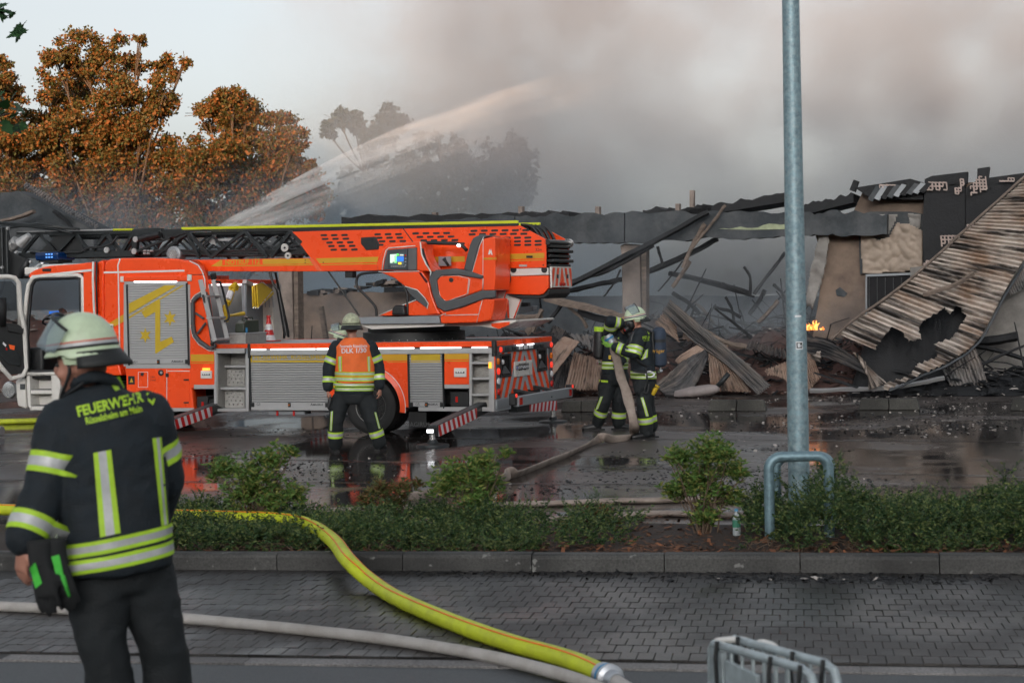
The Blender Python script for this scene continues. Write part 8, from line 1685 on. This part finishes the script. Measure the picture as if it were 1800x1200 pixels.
stripe_on(bv, o3, [c6(752, 405), c6(768, 400), c6(764, 462), c6(715, 482)], pr); decal(bv, o3, text_px('FEU', 7.5, *c6(752, 315), rad(-8), 0, .15, 1.0), 'lettering', LIME_TAPE, pr, .006); decal(bv, o3, text_px('Rüssels', 3.6, *c6(757, 334), rad(-8)), 'lettering', LIME_TAPE, pr, .006)
decal(bv, o3, quad_grid(c6(755, 255), c6(768, 252), c6(782, 285), c6(772, 290), 3, 4), 'shoulder_tab', LIME_TAPE, pr, .006)
for l, t in ((LN, .46), (LF, .48)): band(bt, l[1].lerp(l[2], t), l[1].lerp(l[2], t) + (l[2] - l[1]).normalized() * .095, 'leg_band', pr)
stripe_on(bt, o3, [c6(712, 765), c6(732, 762), c6(775, 905), c6(752, 908)], pr, 'leg_strip')
ap_ = scba(pr, QR(848, 235, -.02), QR(858, 535, -.02), .1, CYLN); q = MB(); q.box(*sorted((QR(785, 300).x, QR(812, 300).x)), -.12, .12, QR(790, 560).z, QR(790, 265).z); q.build('back_plate', BLACK, ap_, bevel=.02)
q = MB(); q.lathe(QR(850, 415, -.12), (0, -1, 0), [(0, .001), (.001, .001)], 6); lettering('Dräger', .075, Matrix.Translation(QR(838, 415, -.125)) @ Matrix.Rotation(rad(90), 4, 'X'), YELLOW_FILM, ap_)
q = MB(); q.tube(catmull([QR(790, 270, -.16), QR(720, 245, -.2), QR(650, 290, -.24), QR(640, 400, -.26), QR(700, 500, -.25), QR(790, 540, -.16)], 6), .022, 8, flat=.5); q.build('harness_strap', BLACK, ap_, smooth=True); q = MB(); q.tube(catmull([QR(655, 562, -.2), QR(735, 575, -.26), QR(800, 560, -.2)], 5), .026, 8, flat=.4); q.build('waist_belt', BLACK, ap_)
q = MB(); q.tube(catmull([QR(790, 570, -.22), QR(815, 590, -.24), QR(790, 612, -.26), QR(755, 600, -.26), QR(760, 575, -.26), QR(790, 568, -.24)], 5), .012, 8); q.build('carabiner', WHITEF, pr, smooth=True)
q = MB(); q.tube(catmull([QR(752, 540, -.26), QR(760, 640, -.27), QR(740, 720, -.26), QR(765, 725, -.26), QR(775, 660, -.26)], 5), .012, 8); q.build('leash', BLACK, pr, smooth=True)
q = MB(); q.cyl(QR(828, 690, -.1), QR(800, 745, -.1), .04, 14, r2=.03); q.lathe(QR(832, 685, -.1), QR(832, 685) - QR(800, 745), [(0, .04), (.03, .045)], 14); q.build('torch', YP, pr, smooth='auto')
for a, n_ in ((AN, 1), (AF, -1)): hand(pr, a[2] + (a[2] - a[1]).normalized() * .05, Vector((-.75, .1, .65)), Vector((0, 1 * n_, .2)), GLOVEY, 'glove', .95, 1.15, .008, thumb=n_)
o4 = G(1070, 756); o4 = Vector((o4.x, o4.y, 0)); Yl = o4.y; pl_m = empty('person', o4, 0, 'firefighter with black air cylinder bending his masked head, one arm raised', 'person')
def QL(X, Y, dy=0.0): return P(*c6(X, Y), Yl + dy) - o4
Rv = Vector((.8, .6, 0)); Fv = Vector((.6, -.8, 0))
q = MB(); ring_loft(q, trunk(QL, [(565, 245, .08, .08), (552, 270, .14, .11), (540, 310, .2, .13), (530, 390, .215, .15), (522, 470, .21, .15), (518, 540, .215, .155), (515, 590, .215, .16)]), 24, .9)
BR = [QL(480, 285, -.15), QL(490, 190, -.35), QL(565, 205, -.32)]; BL = [QL(600, 300, .1), QL(615, 420, -.05), QL(560, 500, -.25)]
for a in (BR, BL): capsule(q, [a[0], a[0].lerp(a[1], .5), a[1]], [.105, .098, .088]); capsule(q, [a[1], a[1].lerp(a[2], .6), a[2]], [.088, .078, .07])
jk = blob('jacket', q, .013, CLOTH, pl_m, 5, .009, 8, 17)
LA = [QL(478, 610), QL(440, 790, -.08), QL(388, 950, .05)]; LB = [QL(560, 610, .08), QL(548, 800, .0), QL(545, 960, .05)]
q = MB(); ring_loft(q, trunk(QL, [(516, 560, .19, .14), (516, 610, .205, .155), (518, 670, .18, .14)]), 20)
for l in (LA, LB): capsule(q, [l[0], l[0].lerp(l[1], .5), l[1]], [.125, .118, .102]); capsule(q, [l[1], l[1].lerp(l[2], .5), l[2]], [.102, .1, .094])
ellipsoid(q, QL(430, 690, -.05), (Rv * .07, Fv * .09, Vector((0, 0, .11))))
tr_ = blob('trousers', q, .014, CLOTH2, pl_m, 5, .014, 6, 19)
hl_ = QL(600, 225, -.12); hf, hu = Vector((.55, -.6, -.55)), Vector((.4, -.3, .85)); q = head(pl_m, hl_, hf, hu, 1.0); capsule(q, [hl_ - hu.normalized() * .06, QL(565, 270)], [.06, .07]); capsule(q, [QL(560, 280), QL(530, 450), QL(518, 600)], [.08, .1, .11])
for a in (BR, BL): capsule(q, [QL(545, 300), a[0]], [.06, .05]); capsule(q, a, [.05, .042, .03])
for l in (LA, LB): capsule(q, [QL(518, 620), l[0]], [.09, .08]); capsule(q, l, [.08, .06, .045])
blob('body', q, .011, SKIN, pl_m, 3)
q = MB(); ellipsoid(q, hl_ - hf.normalized() * .03 + hu.normalized() * .02, (hf.normalized() * .1, hf.normalized().cross(hu.normalized()) * .098, hu.normalized() * .13)); blob('flame_hood', q, .01, mat('hood_beige', (.32, .22, .13), .85, var=.15), pl_m, 2); facemask(pl_m, hl_, hf, hu)
for l, tx in ((LA, Vector((-.22, .02, 0))), (LB, Vector((.2, -.1, 0)))): boot(pl_m, Vector((l[2].x, l[2].y, .13)), Vector((l[2].x + tx.x, l[2].y + tx.y, 0)))
bv = bvh_of(jk); bt = bvh_of(tr_)
tb(bv, QL, 518, 492, 516, 'jacket_band', pl_m); tb(bv, QL, 518, 524, 548, 'jacket_band', pl_m)
band(bv, BR[0].lerp(BR[1], .55), BR[0].lerp(BR[1], .55) + (BR[1] - BR[0]).normalized() * .08, 'sleeve_band', pl_m); band(bv, BR[1].lerp(BR[2], .35), BR[1].lerp(BR[2], .35) + (BR[2] - BR[1]).normalized() * .08, 'sleeve_band', pl_m); band(bv, BL[1].lerp(BL[2], .5), BL[1].lerp(BL[2], .5) + (BL[2] - BL[1]).normalized() * .08, 'sleeve_band', pl_m)
stripe_on(bv, o4, [c6(522, 318), c6(550, 310), c6(550, 372), c6(528, 376)], pl_m)
for l, t in ((LA, .42), (LB, .45)): band(bt, l[1].lerp(l[2], t), l[1].lerp(l[2], t) + (l[2] - l[1]).normalized() * .09, 'leg_band', pl_m)
stripe_on(bt, o4, [c6(408, 758), c6(428, 756), c6(392, 850), c6(368, 862)], pl_m, 'leg_strip'); decal(bt, o4, quad_grid(c6(398, 632), c6(466, 636), c6(466, 652), c6(398, 648), 4, 2), 'pocket_strip', LIME_TAPE, pl_m, .01)
ap_ = scba(pl_m, QL(408, 232, .05), QL(398, 478, .05), .095, BLACK); q = MB(); q.lathe(QL(408, 268, .05), QL(408, 232) - QL(398, 478), [(0, .1), (.07, .1)], 20); q.build('cylinder_band', LIME_TAPE, ap_, smooth='auto')
q = MB(); q.tube(catmull([QL(470, 270, -.12), QL(520, 300, -.2), QL(540, 400, -.2), QL(520, 480, -.2)], 5), .024, 8, flat=.5); q.build('harness_strap', BLACK, ap_, smooth=True); q = MB(); q.tube(catmull([QL(540, 330, -.2), QL(580, 360, -.22), QL(590, 430, -.22), QL(560, 470, -.2)], 5), .016, 8); q.build('air_line', BLACK, ap_, smooth=True)
for k in range(3): q = MB(); c = QL(480 + k * 14, 462 + k * 8, -.22); q.box(c.x - .02, c.x + .02, c.y - .02, c.y + .02, c.z - .03, c.z + .03); q.build('harness_fitting', (YP, BLACK, LENSR)[k], ap_, bevel=.006)
for a, n_ in ((BR, 1), (BL, -1)): hand(pl_m, a[2] + (a[2] - a[1]).normalized() * .04, a[2] - a[1], Vector((.3, .8, -.3)), GK, 'glove', .8, 1.1, .008, thumb=n_)
yc_ = Yr - .15; hpx = [(1068.5, 592, 0), (1078, 606, 0), (1083.7, 627, .05), (1090.7, 660, .1), (1100, 686, .1), (1108.5, 718, 0), (1114.5, 747, -.1)]
pts = [P(x, y, yc_ + d) for x, y, d in hpx] + [G(x, y, z) for x, y, z in ((1113, 764, .05), (1100, 771, .03), (1078, 772, .045), (1061, 768, .1), (1050, 772, .07), (1030, 784, .03), (993, 801, .03), (940, 822, .03), (908, 834, .035), (897, 829, .09), (888, 838, .05), (872, 846, .03), (820, 858, .03), (760, 868, .03), (690, 880, .03))]
ch = catmull(pts, 6); flr = [.3 + .12 * fbm(Vector((i * .11, 0, 2))) for i in range(len(ch))]
base = G(1100, 771); e5 = empty('held_hose', base, 0, 'limp pale canvas hose hanging from the two firefighters to the ground', 'hose')
q = MB(); q.tube([p - base for p in ch], [.068 + .012 * fbm(Vector((i * .17, 5, 1))) for i in range(len(ch))], 14, flat=flr, up=(0, 1, .2)); q.build('hose_body', DH, e5, smooth=True)
a, b = P(1075, 602, yc_) - base, P(1066, 587, yc_) - base; d = (b - a).normalized()
q = MB(); q.lathe(a, d, [(0, .05), (.0, .062), (.04, .062), (.045, .07), (.1, .07), (.1, .055), (.12, .055)], 22); q.build('coupling', MATS['coupling_alloy'], e5, smooth='auto'); q = MB(); q.lathe(a + d * .055, d, [(0, .0715), (.03, .0715)], 22); q.build('coupling_band', MATS['coupling_blue'], e5)
# SMOKE, SPRAY
def vol_mat(name, col, build, aniso=.0, absorb=None):
 m = bpy.data.materials.new(name); m.use_nodes = True; n = m.node_tree; n.nodes.clear(); o = n.nodes.new('ShaderNodeOutputMaterial'); v = n.nodes.new('ShaderNodeVolumePrincipled'); n.links.new(v.outputs[0], o.inputs['Volume'])
 v.inputs['Color'].default_value = (*col, 1); v.inputs['Anisotropy'].default_value = aniso
 if absorb: v.inputs['Absorption Color'].default_value = (*absorb, 1)
 d = build(n); n.links.new(d, v.inputs['Density']); return m
def nd(n, t, **k):
 x = n.nodes.new(t)
 for a, b in k.items(): setattr(x, a, b)
 return x
def mth(n, op, a, b=None):
 x = nd(n, 'ShaderNodeMath', operation=op)
 for i, v in enumerate((a, b)):
  if v is None: continue
  if isinstance(v, (int, float)): x.inputs[i].default_value = v
  else: n.links.new(v, x.inputs[i])
 return x.outputs[0]
def ramp(n, v, a, b, lo=0.0, hi=1.0, smooth=True):
 x = nd(n, 'ShaderNodeMapRange', clamp=True); x.interpolation_type = 'SMOOTHSTEP' if smooth else 'LINEAR'; n.links.new(v, x.inputs[0]); x.inputs[1].default_value = a; x.inputs[2].default_value = b; x.inputs[3].default_value = lo; x.inputs[4].default_value = hi; return x.outputs[0]
def pos(n):
 g = nd(n, 'ShaderNodeNewGeometry'); s = nd(n, 'ShaderNodeSeparateXYZ'); n.links.new(g.outputs['Position'], s.inputs[0]); return g.outputs['Position'], s.outputs[0], s.outputs[1], s.outputs[2]
def noisev(n, p, scale, det=3.0, off=(0, 0, 0), st=(1, 1, 1)):
 mp = nd(n, 'ShaderNodeMapping'); n.links.new(p, mp.inputs[0]); mp.inputs['Location'].default_value = off; mp.inputs['Scale'].default_value = st
 x = nd(n, 'ShaderNodeTexNoise'); n.links.new(mp.outputs[0], x.inputs['Vector']); x.inputs['Scale'].default_value = scale; x.inputs['Detail'].default_value = det; x.inputs['Roughness'].default_value = .55; return x.outputs['Fac']
def vbox(name, x0, x1, y0, y1, z0, z1, m, lab):
 q = MB(); q.box(x0, x1, y0, y1, z0, z1); return tag(q.build(name, m), lab, 'smoke', kind='stuff')
def d_big(n):
 p, x, y, z = pos(n); nz = noisev(n, p, .11, 5, st=(1, .6, 1.1)); n2 = noisev(n, p, .42, 5, (5, 2, 0), (1, .5, 1.2))
 edge = mth(n, 'ADD', mth(n, 'SUBTRACT', x, mth(n, 'MULTIPLY', z, -.12)), mth(n, 'MULTIPLY', mth(n, 'SUBTRACT', nz, .5), 16.0))
 body = ramp(n, edge, -7.0, 3.0, 0, 1)
 den = mth(n, 'MULTIPLY', body, ramp(n, nz, .36, .64, .03, .17))
 return mth(n, 'MULTIPLY', mth(n, 'MULTIPLY', den, ramp(n, z, 1.5, 7, .1, 1)), ramp(n, n2, .3, .7, .45, 1.55))
SMOKE_BIG = vol_mat('smoke_plume', (.85, .91, 1.0), d_big)
vbox('smoke_plume', -14, 26, 47, 57, .05, 13.5, SMOKE_BIG, 'broad grey smoke plume rising behind the burnt building')
def d_low(n):
 p, x, y, z = pos(n); nz = noisev(n, p, .35, 4, (3, 1, 0)); a = ramp(n, z, 6.5, 2.0, 0, 1); return mth(n, 'MULTIPLY', mth(n, 'MULTIPLY', ramp(n, nz, .4, .7, 0.02, .5), a), ramp(n, y, 46, 49, 0, 1))
vbox('smoke_drift', -22, -3, 45.5, 53, .05, 7, vol_mat('smoke_drift_vol', (.6, .74, .88), d_low), 'thin bluish smoke drifting before the autumn trees')
def d_near(n):
 p, x, y, z = pos(n); nz = noisev(n, p, .8, 4, (1, 7, 2)); a = ramp(n, z, 4.2, .6, 0, 1); return mth(n, 'MULTIPLY', ramp(n, nz, .42, .7, 0.03, .7), mth(n, 'MULTIPLY', a, ramp(n, x, 1.2, 3.2, 0, 1)))
vbox('smoke_wisps', 1.0, 10.5, 35.6, 40.5, .3, 4.6, vol_mat('smoke_wisp_vol', (.7, .75, .8), d_near), 'pale wisps of smoke curling over the rubble')
def d_mid(n):
 p, x, y, z = pos(n); nz = noisev(n, p, .5, 3, (9, 2, 2)); return mth(n, 'MULTIPLY', ramp(n, nz, .4, .7, .03, .25), ramp(n, z, 2.9, 1.2, .03, 1))
vbox('smoke_veil', -6, 9, 41, 43.5, .3, 4.6, vol_mat('smoke_veil_vol', (.66, .72, .78), d_mid), 'bluish smoke hanging inside the burnt hall')
def d_tree(n):
 p, x, y, z = pos(n); nz = noisev(n, p, .15, 3, (4, 4, 2)); return mth(n, 'MULTIPLY', mth(n, 'MULTIPLY', ramp(n, nz, .3, .7, .12, .3), ramp(n, z, 11.5, 6, .15, 1)), mth(n, 'MULTIPLY', ramp(n, x, -9.5, -3.5, .12, 1), ramp(n, x, 7.5, 1.0, 0, 1)))
vbox('smoke_haze', -10, 8, 60, 68, .05, 12.5, vol_mat('smoke_haze_vol', (.68, .86, 1.0), d_tree), 'pale blue smoke haze veiling the middle trees')
jets = empty('water_jet', P(395, 400, 44), 0, 'white water jets arcing from behind the ladder into the smoke', 'water jet')
jb = jets.location
def jet(path, r0, r1, dens, name, seed):
 c = catmull([P(x, y, Y) - jb for x, y, Y in path], 8); n_ = len(c); L_ = (c[-1] - c[0]).length; ax = (c[-1] - c[0]).normalized()
 q = MB(); q.tube(c, [r0 + (r1 - r0) * (i / (n_ - 1)) ** .9 for i in range(n_)], 12)
 def dd(n):
  tcx = nd(n, 'ShaderNodeTexCoord'); dt = nd(n, 'ShaderNodeVectorMath', operation='DOT_PRODUCT'); n.links.new(tcx.outputs['Object'], dt.inputs[0]); dt.inputs[1].default_value = ax
  t = mth(n, 'DIVIDE', dt.outputs['Value'], L_); ang = math.atan2(ax.z, ax.x)
  mp = nd(n, 'ShaderNodeMapping'); mp.vector_type = 'TEXTURE'; mp.inputs['Rotation'].default_value = (0, -ang, 0); n.links.new(tcx.outputs['Object'], mp.inputs[0])
  mp2 = nd(n, 'ShaderNodeMapping'); mp2.inputs['Scale'].default_value = (.12, 1, 1.6); n.links.new(mp.outputs[0], mp2.inputs[0])
  nz = nd(n, 'ShaderNodeTexNoise'); n.links.new(mp2.outputs[0], nz.inputs['Vector']); nz.inputs['Scale'].default_value = 2.8; nz.inputs['Detail'].default_value = 6
  return mth(n, 'MULTIPLY', mth(n, 'MULTIPLY', mth(n, 'POWER', ramp(n, t, -.15, .9, 1.0, 0.0, False), 3.2), dens * 4.0), ramp(n, nz.outputs['Fac'], .4, .66, .04, 1.7))
 q.build(name, vol_mat('spray_%d' % seed, (1.0, 1.0, 1.0), dd, -.45), jets)
jet([(385, 404, 44), (500, 340, 44.3), (620, 283, 44.6), (760, 226, 45), (900, 184, 45.4), (1010, 162, 45.8), (1130, 146, 46.1), (1250, 138, 46.4)], .1, .72, 2.6, 'stream', 1)
jet([(400, 404, 44.9), (520, 362, 45.2), (660, 305, 45.5), (800, 250, 45.9), (950, 200, 46.3), (1080, 168, 46.6)], .1, .5, 1.8, 'stream', 2)
jet([(430, 404, 43.4), (560, 360, 43.4), (700, 318, 43.4), (860, 258, 43.4)], .12, .6, 1.0, 'stream', 3)
